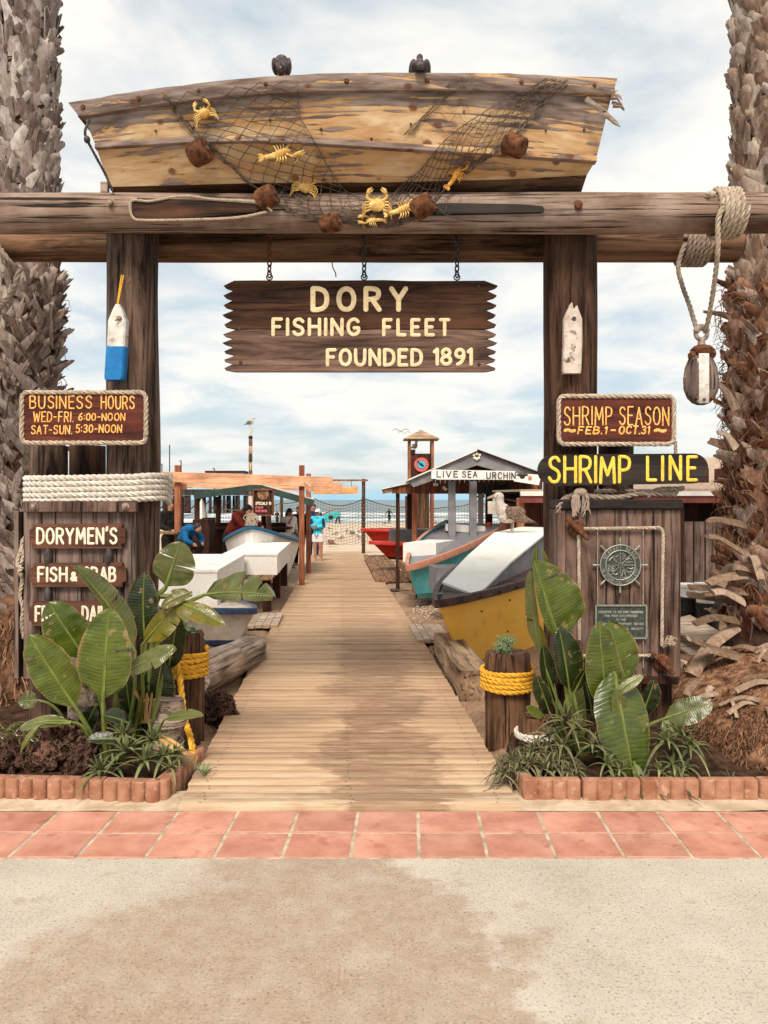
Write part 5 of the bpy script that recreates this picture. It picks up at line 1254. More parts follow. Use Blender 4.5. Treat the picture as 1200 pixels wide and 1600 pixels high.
plant('broad paddle leaved plant in front of the FRESH DAILY plaque', (W(190, 1180, 4.85).x, 4.85, .08), [
    dict(b=(161, 1096), t=(170, 950), w=(43, 41), Y=(4.62, 4.58), n=(.05, -1, .2), s=[(168, 1190, 4.75), (163, 1135, 4.66)], rib=.011, sh=.72, m='leaf', fold=.1, bend=.06),
    dict(b=(121, 1110), t=(46, 992), w=(33, 40), Y=(4.66, 4.62), n=(-.35, -1, .45), s=[(160, 1190, 4.78), (138, 1140, 4.7)], rib=.011, m='leaf', sp=[(.75, -1), (.86, -1)], fold=.12),
    dict(b=(135, 1030), t=(76, 940), w=(36, 36), Y=(4.82, 4.78), n=(-.15, -1, .3), s=[(172, 1190, 4.85), (158, 1100, 4.84)], m='leaf', fold=.12, sh=.75),
    dict(b=(212, 1020), t=(114, 884), w=(12, 22), Y=(4.9, 4.78), n=(.75, -.8, .35), s=[(186, 1190, 4.88), (208, 1100, 4.9)], m='leaf_pale', fold=.55, bend=.02, sp=[(.5, 1)], sb=.1),
    dict(b=(228, 1010), t=(226, 894), w=(25, 25), Y=(5.0, 4.98), n=(.1, -1, .1), s=[(196, 1190, 4.9), (222, 1100, 5.0)], m='leaf_shaded', fold=.2),
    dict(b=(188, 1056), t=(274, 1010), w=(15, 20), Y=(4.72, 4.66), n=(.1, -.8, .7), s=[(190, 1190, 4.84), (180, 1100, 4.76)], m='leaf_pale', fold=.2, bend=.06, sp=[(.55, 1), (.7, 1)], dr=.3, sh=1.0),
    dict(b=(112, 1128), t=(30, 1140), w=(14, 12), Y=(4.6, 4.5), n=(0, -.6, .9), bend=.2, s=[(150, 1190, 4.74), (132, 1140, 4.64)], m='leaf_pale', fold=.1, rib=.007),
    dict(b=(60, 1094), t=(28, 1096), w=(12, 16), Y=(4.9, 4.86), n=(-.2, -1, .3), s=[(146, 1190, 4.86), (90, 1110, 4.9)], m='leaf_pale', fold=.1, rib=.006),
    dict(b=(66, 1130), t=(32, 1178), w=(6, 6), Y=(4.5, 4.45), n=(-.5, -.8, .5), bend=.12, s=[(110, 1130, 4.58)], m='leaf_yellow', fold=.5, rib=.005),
    dict(b=(200, 1130), t=(160, 1118), w=(9, 15), Y=(4.7, 4.62), n=(.1, -.8, .6), s=[(190, 1190, 4.8)], m='leaf_shaded', fold=.3),
    dict(b=(187, 1155), t=(136, 1156), w=(9, 12), Y=(4.56, 4.5), n=(0, -.75, .7), s=[(192, 1195, 4.7)], m='leaf_shaded', fold=.25),
    dict(b=(152, 1100), t=(126, 1150), w=(14, 14), Y=(4.88, 4.9), n=(0, -1, .2), m='leaf_shaded'),
])
plant('torn yellow green paddle leaved plant leaning over the boardwalk from the left post', (W(225, 1180, 5.1).x, 5.1, .08), [
    dict(b=(259, 918), t=(282, 846), w=(30, 36), Y=(5.02, 4.98), n=(.15, -1, .3), s=[(224, 1160, 5.1), (240, 960, 5.05)], rib=.014, m='leaf_pale', sp=[(.42, 1), (.5, 1), (.62, -1)], fold=.15, dr=.2, sh=.7),
    dict(b=(300, 930), t=(262, 935), w=(9, 11), Y=(5.0, 4.98), n=(0, -.9, .5), m='leaf_pale', fold=.1, s=[(252, 932, 5.03)]),
    dict(b=(318, 930), t=(428, 932), w=(36, 12), Y=(4.92, 4.72), n=(.0, -.75, .75), bend=.1, s=[(226, 1160, 5.1), (252, 985, 5.03), (282, 948, 4.98)], rib=.011, m='leaf_pale', sp=[(.48, -1), (.5, -1), (.74, -1), (.55, 1)], dr=.5, fold=.05),
    dict(b=(268, 938), t=(352, 978), w=(15, 22), Y=(4.85, 4.7), n=(.1, -.8, .7), bend=.16, s=[(228, 1160, 5.08), (240, 990, 4.95)], m='leaf_yellow', sp=[(.45, 1), (.4, -1)], dr=.4, rib=.009, fold=.1),
    dict(b=(222, 1008), t=(285, 936), w=(14, 24), Y=(4.86, 4.84), n=(.35, -.85, .4), bend=.1, s=[(224, 1160, 5.05)], m='leaf_yellow', fold=.25, dr=.1),
    dict(b=(300, 925), t=(250, 950), w=(12, 14), Y=(4.83, 4.78), n=(0, -.8, .6), bend=.12, m='leaf_yellow', sp=[(.5, 1)], dr=.4),
    dict(b=(240, 1130), t=(254, 1030), w=(27, 29), Y=(5.05, 5.0), n=(.05, -1, .1), s=[(230, 1180, 5.08)], m='leaf_shaded', fold=.15),
    dict(b=(262, 1050), t=(278, 962), w=(17, 20), Y=(5.08, 5.02), n=(.1, -1, .1), s=[(236, 1180, 5.1)], m='leaf_shaded', fold=.2),
    dict(b=(206, 1120), t=(196, 1050), w=(16, 18), Y=(5.0, 4.95), n=(0, -1, .2), s=[(215, 1180, 5.05)], m='leaf_shaded'),
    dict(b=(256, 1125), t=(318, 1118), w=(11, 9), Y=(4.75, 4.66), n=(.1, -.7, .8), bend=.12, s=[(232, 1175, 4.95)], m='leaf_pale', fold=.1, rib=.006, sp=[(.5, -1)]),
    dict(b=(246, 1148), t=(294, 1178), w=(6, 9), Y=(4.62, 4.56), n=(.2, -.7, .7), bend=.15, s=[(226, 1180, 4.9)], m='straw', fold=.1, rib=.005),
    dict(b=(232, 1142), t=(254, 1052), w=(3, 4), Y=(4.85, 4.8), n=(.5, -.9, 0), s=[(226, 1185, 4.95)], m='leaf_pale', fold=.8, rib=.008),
    dict(b=(216, 1150), t=(236, 1090), w=(15, 17), Y=(4.95, 4.92), n=(-.2, -1, .2), m='leaf_shaded'), dict(b=(244, 1150), t=(262, 1100), w=(12, 16), Y=(5.0, 4.96), n=(.3, -1, .2), m='leaf', sp=[(.6, 1)]), dict(b=(196, 1150), t=(186, 1100), w=(12, 14), Y=(4.92, 4.9), n=(-.3, -1, .1), m='leaf_shaded'), dict(b=(262, 1010), t=(238, 955), w=(13, 13), Y=(5.1, 5.08), n=(0, -1, .2), m='leaf_shaded'),
    dict(b=(210, 1140), t=(222, 1082), w=(5, 7), Y=(4.9, 4.86), n=(.4, -.9, 0), s=[(208, 1185, 4.95)], m='leaf_yellow', fold=.6, rib=.01),
])
b = B(M['straw'])
for k in range(9):
    x = 224 + random.uniform(-8, 8); b.tube(smooth([W(x, 1130, 4.9), W(x + random.uniform(-6, 6), 1105, 4.88), W(x + random.uniform(-12, 12), random.uniform(1070, 1095), 4.86)], 4), [.008] * 8 + [.001], 5, True, .4, (0, -1, 0))
solo('dry_leaf_sheath', b, 'dry brown leaf sheath at the heart of the torn paddle leaved plant', 'dead leaf', W(222, 1130, 4.9))
plant('large paddle leaved plant in front of the bronze plaque cabinet', (W(920, 1180, 4.75).x, 4.75, .08), [
    dict(b=(874, 1002), t=(834, 876), w=(14, 60), Y=(4.85, 4.78), n=(.1, -1, .25), s=[(912, 1190, 4.8), (893, 1110, 4.82), (884, 1050, 4.84)], rib=.017, m='leaf', sh=.6, sp=[(.75, 1)], fold=.1, dr=.05),
    dict(b=(846, 1026), t=(828, 890), w=(12, 8), Y=(4.9, 4.84), n=(-.5, -.9, .2), m='leaf_pale', s=[(880, 1120, 4.86)], fold=.1, rib=.005, sp=[(.4, -1)]),
    dict(b=(854, 1018), t=(826, 960), w=(12, 10), Y=(4.93, 4.9), n=(-.4, -.9, .2), m='leaf_yellow', fold=.1, rib=.005),
    dict(b=(838, 905), t=(839, 852), w=(5, 5), Y=(4.84, 4.82), n=(-.6, -.8, 0), m='leaf', fold=.9, rib=.006), dict(b=(849, 905), t=(848, 858), w=(5, 5), Y=(4.88, 4.86), n=(.6, -.8, 0), m='leaf', fold=.9, rib=.006),
    dict(b=(953, 1112), t=(937, 970), w=(28, 28), Y=(4.68, 4.64), n=(-.1, -1, .15), s=[(948, 1190, 4.75)], rib=.012, m='leaf', sp=[(.55, 1), (.72, 1)], fold=.2, sh=.72),
    dict(b=(980, 1072), t=(950, 970), w=(10, 34), Y=(4.82, 4.8), n=(.1, -1, .2), s=[(955, 1190, 4.8)], m='leaf', fold=.15, sp=[(.4, 1)], dr=.2),
    dict(b=(958, 1040), t=(994, 1232), w=(44, 42), Y=(4.66, 4.5), n=(.15, -.9, .35), bend=.08, s=[(938, 1190, 4.76), (945, 1100, 4.72)], rib=.013, m='leaf', sh=.75, sp=[(.83, 1), (.9, -1)], fold=-.06, dr=.1, sb=.05),
    dict(b=(956, 1088), t=(1005, 1055), w=(8, 9), Y=(4.6, 4.58), n=(.1, -.7, .7), bend=.18, m='leaf_pale', fold=.1, rib=.006),
    dict(b=(966, 1128), t=(962, 1076), w=(12, 15), Y=(4.59, 4.57), n=(.2, -.95, .2), m='leaf_pale', fold=.2, rib=.008),
    dict(b=(890, 1082), t=(873, 980), w=(18, 30), Y=(4.78, 4.74), n=(.2, -1, .15), s=[(915, 1190, 4.78)], m='leaf_shaded', sp=[(.4, 1), (.55, 1)], fold=.15, rib=.007),
    dict(b=(896, 1084), t=(915, 1046), w=(10, 8), Y=(4.74, 4.7), n=(.4, -.9, .3), s=[(915, 1180, 4.78)], m='leaf_shaded'),
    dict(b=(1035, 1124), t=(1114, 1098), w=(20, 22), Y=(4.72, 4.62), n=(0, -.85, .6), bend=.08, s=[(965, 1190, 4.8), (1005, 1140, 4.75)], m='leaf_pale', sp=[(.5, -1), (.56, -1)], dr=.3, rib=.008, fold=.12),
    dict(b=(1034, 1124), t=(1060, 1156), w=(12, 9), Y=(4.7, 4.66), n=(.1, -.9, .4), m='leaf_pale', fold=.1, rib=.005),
    dict(b=(858, 1112), t=(838, 1056), w=(15, 12), Y=(4.9, 4.86), n=(-.3, -.95, .2), s=[(895, 1185, 4.85)], m='leaf_shaded', fold=.15, rib=.006),
    dict(b=(862, 1090), t=(848, 1006), w=(10, 16), Y=(4.92, 4.88), n=(.1, -1, .1), s=[(900, 1185, 4.88)], m='leaf_shaded', fold=.15, sp=[(.5, 1)], rib=.006),
    dict(b=(850, 1120), t=(822, 1105), w=(9, 8), Y=(4.86, 4.8), n=(-.2, -.8, .6), s=[(895, 1190, 4.85)], m='leaf', fold=.2, rib=.005),
    dict(b=(868, 1165), t=(866, 1068), w=(3, 3), Y=(4.78, 4.78), n=(.6, -.8, 0), m='leaf', fold=.8, rib=.01), dict(b=(876, 1165), t=(884, 1090), w=(3, 3), Y=(4.8, 4.78), n=(-.6, -.8, 0), m='leaf_pale', fold=.8, rib=.01),
    dict(b=(905, 1180), t=(880, 1000), w=(4, 14), Y=(4.86, 4.86), n=(.3, -1, 0), m='leaf_pale', fold=.6, rib=.016),
    dict(b=(944, 1170), t=(958, 1190), w=(9, 12), Y=(4.62, 4.55), n=(-.1, -.9, .3), m='leaf', fold=.15), dict(b=(905, 1170), t=(942, 1168), w=(7, 8), Y=(4.6, 4.52), n=(0, -.8, .6), m='leaf_shaded', bend=.2),
    dict(b=(1000, 1120), t=(1022, 1062), w=(15, 18), Y=(4.88, 4.86), n=(.2, -1, .2), s=[(968, 1190, 4.85)], m='leaf_shaded'), dict(b=(1042, 1150), t=(1066, 1108), w=(13, 15), Y=(4.9, 4.88), n=(.2, -1, .3), s=[(985, 1195, 4.86)], m='leaf'), dict(b=(925, 1120), t=(912, 1060), w=(15, 17), Y=(4.9, 4.88), n=(-.1, -1, .1), m='leaf_shaded'), dict(b=(985, 1150), t=(1012, 1118), w=(10, 12), Y=(4.6, 4.56), n=(.2, -.8, .6), s=[(965, 1190, 4.7)], m='leaf_pale'),
    dict(b=(990, 1190), t=(1004, 1232), w=(8, 8), Y=(4.5, 4.42), n=(.1, -.9, .3), m='leaf', fold=.15),
])
# ------------------------------------------------------------------ aloes
RA = random.Random(9)
def rosette(b, c, R_, n, wdt, flat=.0, thick=.3, droop=.6):
    c = V(c); R_ *= 1.18; wdt *= 1.15
    for i in range(n):
        a = i * 2.4 + RA.uniform(-.3, .3); q = i / n; el = R(80 - 75 * q + RA.uniform(-8, 8)); L = R_ * (.65 + .45 * q) * RA.uniform(.8, 1.15)
        d = V((math.cos(a) * math.cos(el), math.sin(a) * math.cos(el), math.sin(el))); out = V((math.cos(a), math.sin(a), 0)); P = []
        up = (V((0, 0, 1)) - d * d.z); up = up.normalized() if up.length > .1 else -out
        for k in range(8):
            t = k / 7; P.append(c + d * L * t + V((0, 0, -1)) * droop * L * t * t * (.3 + q) + up * .0)
        for p in P: p.z = max(p.z, .03)
        b.tube(P, [wdt * (1 - t / 7) ** .75 * (1 if t else .8) + .0006 for t in range(8)], 6, True, thick, up)
def aloe(label, items, mt, origin, group):
    t = thing('aloe', label, 'plant', origin, group)
    for (px, py, Y, R_, n, wdt, dr) in items:
        b = B(M[mt]); rosette(b, W(px, py, Y), R_, n, wdt, droop=dr); part('rosette', b, t, ang=60)
aloe('spiky green aloe rosettes along the left edging by the yellow rope', [(156, 1205, 4.36, .15, 16, .013, .5), (198, 1175, 4.46, .19, 18, .015, .5), (226, 1190, 4.4, .16, 16, .013, .6), (256, 1185, 4.44, .17, 18, .013, .7), (240, 1160, 4.6, .18, 16, .013, .5), (275, 1180, 4.5, .14, 14, .011, .7), (192, 1150, 4.62, .17, 14, .013, .5), (178, 1198, 4.4, .12, 12, .011, .6), (266, 1200, 4.38, .11, 12, .009, .7)], 'aloe', W(210, 1215, 4.42), 'aloe clumps in the planting beds')
it = []
for k in range(38):
    x = RA.uniform(778, 905); y = 1214 - 52 * math.sin(math.pi * (x - 762) / 160) * RA.uniform(.2, 1) + RA.uniform(-4, 8); it.append((x, y, 4.62 - .26 * (y - 1160) / 60 + RA.uniform(-.04, .04), RA.uniform(.1, .16), RA.randint(11, 15), RA.uniform(.006, .009), RA.uniform(.7, 1.2)))
aloe('tangled dusty aloe mound spilling over the right edging at the boardwalk', it, 'aloe_dull', W(845, 1220, 4.4), 'aloe clumps in the planting beds')
aloe('taller reddish aloe behind the tangled mound at the foot of the large leaves', [(885, 1128, 4.66, .2, 16, .012, .6), (905, 1140, 4.6, .17, 14, .012, .8), (858, 1150, 4.62, .17, 14, .011, .8), (925, 1165, 4.55, .16, 14, .011, .8), (880, 1165, 4.52, .15, 12, .01, .9)], 'aloe_dull', W(890, 1190, 4.55), 'aloe clumps in the planting beds')
aloe('narrow leaved aloe under the drooping leaf at the right edging', [(948, 1195, 4.44, .15, 12, .009, .9), (970, 1205, 4.42, .14, 12, .009, 1.0), (1040, 1160, 4.5, .2, 14, .012, .9), (1062, 1150, 4.56, .2, 14, .014, .7), (1050, 1195, 4.4, .17, 14, .01, 1.1), (1072, 1200, 4.42, .14, 12, .01, 1.0), (1030, 1205, 4.4, .14, 12, .009, 1.0), (960, 1222, 4.36, .17, 12, .01, 1.3), (1010, 1222, 4.34, .15, 12, .009, 1.3), (1058, 1218, 4.34, .2, 13, .011, 1.4), (1078, 1170, 4.5, .2, 13, .013, .9)], 'aloe', W(1050, 1220, 4.42), 'aloe clumps in the planting beds')
b = B(M['aloe_dull']); rosette(b, W(1143, 1221, 4.4), .1, 9, .008, droop=.3); solo('small_seedling', b, 'tiny spiky seedling on the soil below the right palm roots', 'plant', W(1143, 1224, 4.4))
b = B(M['leaf_yellow'])
for k in range(46):
    x = RA.uniform(4, 62); c = W(x, RA.uniform(1135, 1165), RA.uniform(4.75, 4.9)); a = RA.uniform(0, 6.3); P = [c + V((math.cos(a) * t * .1, math.sin(a) * t * .06, t * .1 - t * t * .07)) for t in (0, .5, 1, 1.5)]; b.tube(P, [.004, .0035, .003, .0008], 4)
solo('grass_tuft', b, 'yellow green grass tuft beside the rocks at the left palm', 'grass', W(35, 1165, 4.8))
b = B(M['green_tuft'])
for k in range(30):
    c = W(320, 1212, 4.55); a = RA.uniform(0, 6.3); P = [c + V((math.cos(a) * t * .05, math.sin(a) * t * .05, t * .07 - t * t * .02)) for t in (0, .5, 1, 1.3)]; b.tube(P, [.003, .003, .002, .0006], 4)
solo('grass_tuft', b, 'tiny green weed at the left edge of the boardwalk', 'grass', W(320, 1213, 4.55))
# ------------------------------------------------------------------ rocks
def rock(px, py, Y, rad, label, seed, mt='rock'):
    c = W(px, py, Y); b = B(M[mt]); b.ell(c, rad, 72, 48, rot3(seed * 13, seed * 7, seed * 31), .42, seed, 2.4); solo('lava_rock', b, label, 'rock', c, 'porous rocks in the left bed', ang=80)
rock(102, 1150 + 15, 4.72, (.15, .13, .13), 'brown porous rock under the paddle leaves, largest of its heap', 2)
rock(75, 1190, 4.55, (.17, .11, .075), 'low flat porous rock behind the edging', 5)
rock(128, 1195, 4.52, (.13, .1, .085), 'dark pitted rock beside the aloe rosettes', 8, 'rock_dark')
rock(12, 1190, 4.6, (.11, .12, .1), 'dark rock at the foot of the left palm roots', 11, 'rock_dark')
rock(335, 1120, 5.9, (.17, .16, .13), 'dark porous rock behind the roped left bollard', 14, 'rock_dark')
rock(295, 1105, 5.75, (.12, .12, .1), 'dark rock wedged beside the driftwood log', 17, 'rock_dark')
# ------------------------------------------------------------------ scalloped edging blocks
def edging_block(n, depth, label, group, wlob=.0765, h=.108):
    b = B(M['terra']); L = n * wlob; out = []; q = 7
    for i in range(n):
        for k in range(q): 
            a = math.pi * (k / q); out.append((i * wlob + wlob * .5 - wlob * .49 * math.cos(a), -depth * math.sin(a) ** .7))
    out.append((L - .001, 0)); poly = out + [(L - .001, .05), (.001, .05)]; e = .006
    def ring(z, ins): return [V((min(max(x, ins), L - ins), y + ins if y < .02 else y - ins, z)) for x, y in poly]
    rs = [ring(-.04, 0), ring(h - e, 0), ring(h - e * .3, e * .35), ring(h, e)]; m = len(poly); vs = sum(rs, []); fs = [tuple(3 * m + i for i in range(m))]
    for j in range(3):
        for i in range(m): fs.append((j * m + i, j * m + (i + 1) % m, (j + 1) * m + (i + 1) % m, (j + 1) * m + i))
    b.add(vs, fs); o = make('edging_block', b, (0, 0, 0), ang=50); return tag(o, label, 'edging', group)
p0 = edging_block(4, .03, 'terracotta block of four rounded pickets edging the left bed', 'left bed edging blocks'); ed = lambda k: (-1.185 - .309 * k * math.cos(R(4)), 4.24 + .309 * k * math.sin(R(4)), 0)
p0.location = ed(1); p0.rotation_euler = (0, 0, R(-4))
for k in range(2, 6): copy_tree(p0, V(ed(k)) + V((0, random.uniform(-.008, .008), random.uniform(-.006, .004))), R(-4 + random.uniform(-1.2, 1.2)))
for k, (x, y, rz) in enumerate(((-1.18, 4.245, 82), (-1.14, 4.555, 85))): copy_tree(p0, (x, y, 0), R(rz), 'terracotta picket block on the short return beside the boardwalk, left bed')
p1 = edging_block(4, .014, 'shallow scalloped terracotta block edging the right bed', 'right bed edging blocks'); p1.location = (.745, 4.265, 0); p1.rotation_euler = (0, 0, R(1))
for i, (x, y, rz) in enumerate(((1.06, 4.262, .4), (1.375, 4.27, 0), (1.69, 4.266, .5), (2.005, 4.27, .3), (2.32, 4.27, 0), (2.635, 4.272, .4), (2.95, 4.27, 0), (3.265, 4.274, .2), (3.58, 4.27, 0), (.735, 4.56, -86))):
    c = copy_tree(p1, (x, y, random.uniform(-.006, .004)), R(rz + random.uniform(-1, 1)))
    if i > 8: c['label'] = 'scalloped block on the short return beside the boardwalk, right bed'
# ------------------------------------------------------------------ palms
RP = random.Random(31)
def boots(b, cx, cy, z0, z1, rad, n, L0, w0, outw=.8, jit=1.0, updown=1.0, cross=False, crvs=1.0, tws=1.0):
    for i in range(n):
        u = (i + RP.random() * .7) / n; z = z0 + (z1 - z0) * u; a = i * 2.39996 + RP.uniform(-.25, .25); r = rad(z) if callable(rad) else rad
        o = V((math.cos(a), math.sin(a), 0)); tn = V((-math.sin(a), math.cos(a), 0)); c = V((cx, cy, z)) + o * (r * .88)
        L = L0 * RP.uniform(.6, 1.25); w_ = w0 * RP.uniform(.7, 1.25); lean = (RP.uniform(-.75, .75) if not cross else RP.choice((-1, 1)) * RP.uniform(.45, 1.1)) * jit; el = RP.uniform(.35, 1.0) * outw
        d = (V((0, 0, updown)) + o * el + tn * lean).normalized(); side = d.cross(o).normalized(); nn = side.cross(d)
        if nn.dot(o) < 0: nn = -nn
        rows = []; cut = RP.uniform(-.25, .25); tw = RP.uniform(-.5, .5) * tws; crv = RP.uniform(.05, .4) * crvs
        for k in range(5):
            t = k / 4; ww = w_ * (1 - .55 * t); row = []
            for j in range(5):
                v = (j - 2) / 2; tt = t + (cut * v * .25 + RP.uniform(-.09, .09) if k == 4 else 0)
                row.append(c + d * (L * tt) + side * (ww * v) + nn * (-.22 * w_ * v * v + crv * L * t * t * .5 + tw * v * w_ * t * .4 + RP.uniform(-.003, .003)))
            rows.append(row)
        th = RP.uniform(.008, .016); back = [[p - nn * th * (1 - .5 * k / 4) for p in row] for k, row in enumerate(rows)]
        n5 = 5; vs = sum(rows, []) + sum(back, []); m = 25; fs = []
        for k in range(4):
            for j in range(4): fs += [(k * 5 + j, k * 5 + j + 1, k * 5 + 6 + j, k * 5 + 5 + j), (m + k * 5 + j, m + k * 5 + 5 + j, m + k * 5 + 6 + j, m + k * 5 + j + 1)]
            fs += [(k * 5, k * 5 + 5, m + k * 5 + 5, m + k * 5), (k * 5 + 4, m + k * 5 + 4, m + k * 5 + 9, k * 5 + 9)]
        for j in range(4): fs.append((20 + j, 21 + j, m + 21 + j, m + 20 + j))
        b.add(vs, fs)
def fibres(b, cx, cy, z0, z1, rad, n, L):
    for i in range(n):
        z = RP.uniform(z0, z1); a = RP.uniform(0, 6.283); r = (rad(z) if callable(rad) else rad) * 1.05; o = V((math.cos(a), math.sin(a), 0)); tn = V((-math.sin(a), math.cos(a), 0)); c = V((cx, cy, z)) + o * r
        d = tn * RP.uniform(-1, 1) + V((0, 0, RP.uniform(-1, .6))) + o * RP.uniform(.0, .6); q = RP.uniform(.3, 1) * L
        b.tube([c, c + d * q * .4 + o * .02, c + d * q * .8 + V((0, 0, -.03)), c + d * q + o * RP.uniform(-.05, .03) + V((0, 0, -.06))], [.0035, .003, .0025, .001], 3, False)
lx, ly = W(43, 0, 6.55).x, 6.55
pl = thing('palm_tree', 'grey barked palm with criss cross leaf bases behind the BUSINESS HOURS sign', 'tree', (lx, ly, 0))
rl_ = lambda z: .235 + .02 * math.exp(-max(z, 0)) + (0 if z < 3.2 else .012)
b = B(M['trunk_core']); b.lathe((lx, ly, 0), [(rl_(z * .25) * .84, z * .25) for z in range(-1, 36)], 20, 'z', .1, 3); part('trunk', b, pl)
b = B(M['boot_grey']); boots(b, lx, ly, .3, 3.3, rl_, 620, .24, .05, .22, 1.4, .9, True, .6); boots(b, lx, ly, .3, 3.3, rl_, 130, .14, .055, .8, .8, 1.0); part('leaf_bases', b, pl, ang=50); b = B(M['boot_pale']); boots(b, lx, ly, 3.2, 8.6, rl_, 950, .19, .075, .17, 1.2, 1.0, False, .4, .8); boots(b, lx, ly, 3.2, 8.6, rl_, 320, .13, .045, .4, 1.4, .8, True, .8); part('upper_leaf_bases', b, pl, ang=50)
b = B(M['fibre']); fibres(b, lx, ly, .4, 3.3, lambda z: rl_(z) + .02, 300, .16); part('fibre', b, pl)
b = B(M['root'])
for i in range(700):
    a = RP.uniform(-math.pi, 0.5); z = RP.uniform(.0, .75); r = .3 + .42 * (1 - z / .8) ** 1.3; c = V((lx + math.cos(a) * r * 1.0, ly + math.sin(a) * r * 1.3, z)); o = V((math.cos(a), math.sin(a), 0))
    b.tube([c, c + o * .03 + V((RP.uniform(-.03, .03), 0, -.06)), c + o * .05 + V((RP.uniform(-.05, .05), 0, -.15))], [.006, .006, .002], 4, False)
b.lathe((lx, ly, 0), [(.9, -.05), (.66, .12), (.5, .35), (.33, .72), (.25, .85)], 20, 'z', .15, 8); part('roots', b, pl)
rx, ry = W(1222, 0, 6.5).x, 6.5
pr = thing('palm_tree', 'reddish barked palm with jutting leaf bases behind the pulley block', 'tree', (rx, ry, 0))
rr_ = lambda z: .385 + .05 * max(0, 1.6 - z) + (.02 if z > 3 else 0)
b = B(M['trunk_core']); b.lathe((rx, ry, 0), [(rr_(z * .25) * .86, z * .25) for z in range(-1, 36)], 22, 'z', .1, 4); part('trunk', b, pr)
b = B(M['boot_red']); boots(b, rx, ry, .5, 3.3, rr_, 760, .25, .085, .22, 1.3, .8, True, .5); boots(b, rx, ry, .5, 3.3, rr_, 120, .22, .06, 1.0, .9, .5); part('leaf_bases', b, pr, ang=50)
b = B(M['boot_pale_warm']); boots(b, rx, ry, 3.0, 8.6, rr_, 1250, .23, .095, .16, 1.1, 1.0, False, .4, .8); boots(b, rx, ry, 3.0, 8.6, rr_, 380, .16, .06, .4, 1.3, .8, True, .8); part('upper_leaf_bases', b, pr, ang=50)
b = B(M['fibre']); fibres(b, rx, ry, .8, 3.4, lambda z: rr_(z) + .03, 1500, .2); part('fibre', b, pr)
b = B(M['boot_old'])
def frond_stub(P, w0, w1):
    P = smooth([V(p) for p in P], 5); m = len(P); b.tube(P, [w0 + (w1 - w0) * i / (m - 1) for i in range(m)], 8, True, .38, (0, -.5, .85))
frond_stub([W(1190, 1030, 5.9), W(1130, 1018, 5.65), W(1076, 998, 5.5)], .05, .03); frond_stub([W(1215, 1040, 5.85), W(1160, 1030, 5.65), W(1108, 1016, 5.5)], .05, .035)
frond_stub([W(1166, 1036, 5.8), W(1130, 1050, 5.6), W(1094, 1070, 5.45)], .03, .036); frond_stub([W(1210, 1055, 5.75), W(1175, 1040, 5.65), W(1150, 1030, 5.6)], .04, .05)
frond_stub([W(1160, 1040, 5.75), W(1148, 1060, 5.6), W(1142, 1090, 5.45)], .04, .05); frond_stub([W(1168, 1045, 5.75), W(1180, 1070, 5.55), W(1196, 1100, 5.4)], .035, .05); frond_stub([W(1175, 1030, 5.7), W(1200, 1060, 5.5), W(1225, 1095, 5.4)], .04, .05)
frond_stub([W(1150, 980, 5.9), W(1110, 1010, 5.75), W(1080, 1055, 5.6)], .045, .05); frond_stub([W(1130, 1010, 5.8), W(1100, 1040, 5.7), W(1074, 1085, 5.6)], .014, .012); frond_stub([W(1150, 970, 5.9), W(1115, 965, 5.8), W(1085, 975, 5.72)], .05, .03)
frond_stub([W(1160, 940, 5.9), W(1130, 925, 5.85), W(1112, 925, 5.8)], .06, .035); frond_stub([W(1150, 900, 5.95), W(1120, 905, 5.85), W(1106, 912, 5.8)], .05, .03); frond_stub([W(1155, 860, 6.0), W(1125, 842, 5.9), W(1112, 838, 5.85)], .06, .03); frond_stub([W(1160, 820, 6.0), W(1120, 812, 5.9), W(1105, 816, 5.85)], .06, .02); frond_stub([W(1150, 640, 6.1), W(1135, 612, 6.1), W(1122, 600, 6.1)], .06, .04); frond_stub([W(1150, 700, 6.1), W(1135, 680, 6.1), W(1121, 676, 6.1)], .06, .03)
for k in range(26):
    a = RP.uniform(3.3, 6.1); z = RP.uniform(.6, 1.15); o = V((math.cos(a), math.sin(a), 0)); c = V((rx, ry, z)) + o * .45; frond_stub([c, c + o * .12 + V((RP.uniform(-.12, .12), 0, .02)), c + o * .25 + V((RP.uniform(-.25, .25), 0, RP.uniform(-.2, .1)))], RP.uniform(.03, .05), RP.uniform(.02, .045))
part('frond_stubs', b, pr)
b = B(M['root'])
def mound(a, r, z):
    ca, sa = math.cos(a), math.sin(a); return V((3.03 + 1.14 * r * math.copysign(abs(ca) ** .65, ca), 5.55 + 1.17 * r * math.copysign(abs(sa) ** .65, sa), z))
MP = [(-.05, 1.0), (.1, .98), (.22, .92), (.34, .78), (.44, .58), (.52, .35), (.56, .1)]
b.grid([[mound(2 * math.pi * k / 48, r * (1 + .08 * noise.noise(V((k * .5, z * 5, 2)))), z) for k in range(49)] for z, r in MP])
for i in range(17000):
    a = RP.uniform(math.pi * .8, 2.0 * math.pi); z = RP.uniform(.0, .54); r = lin(MP, z) * (1 + .05 * noise.noise(V((a * 4, z * 5, 2)))) + RP.uniform(-.01, .03); c = mound(a, r, z); o = V((math.cos(a), math.sin(a), .25)); tn = V((-math.sin(a), math.cos(a), 0)); L = RP.uniform(.03, .12)
    b.tube([c, c + o * .02 + tn * RP.uniform(-.02, .02) + V((0, 0, -L * .5)), c + o * RP.uniform(.01, .045) + tn * RP.uniform(-.035, .035) + V((0, 0, -L))], [.0032, .003, .001], 3, False)
part('roots', b, pr)
b = B(M['boot_old'])
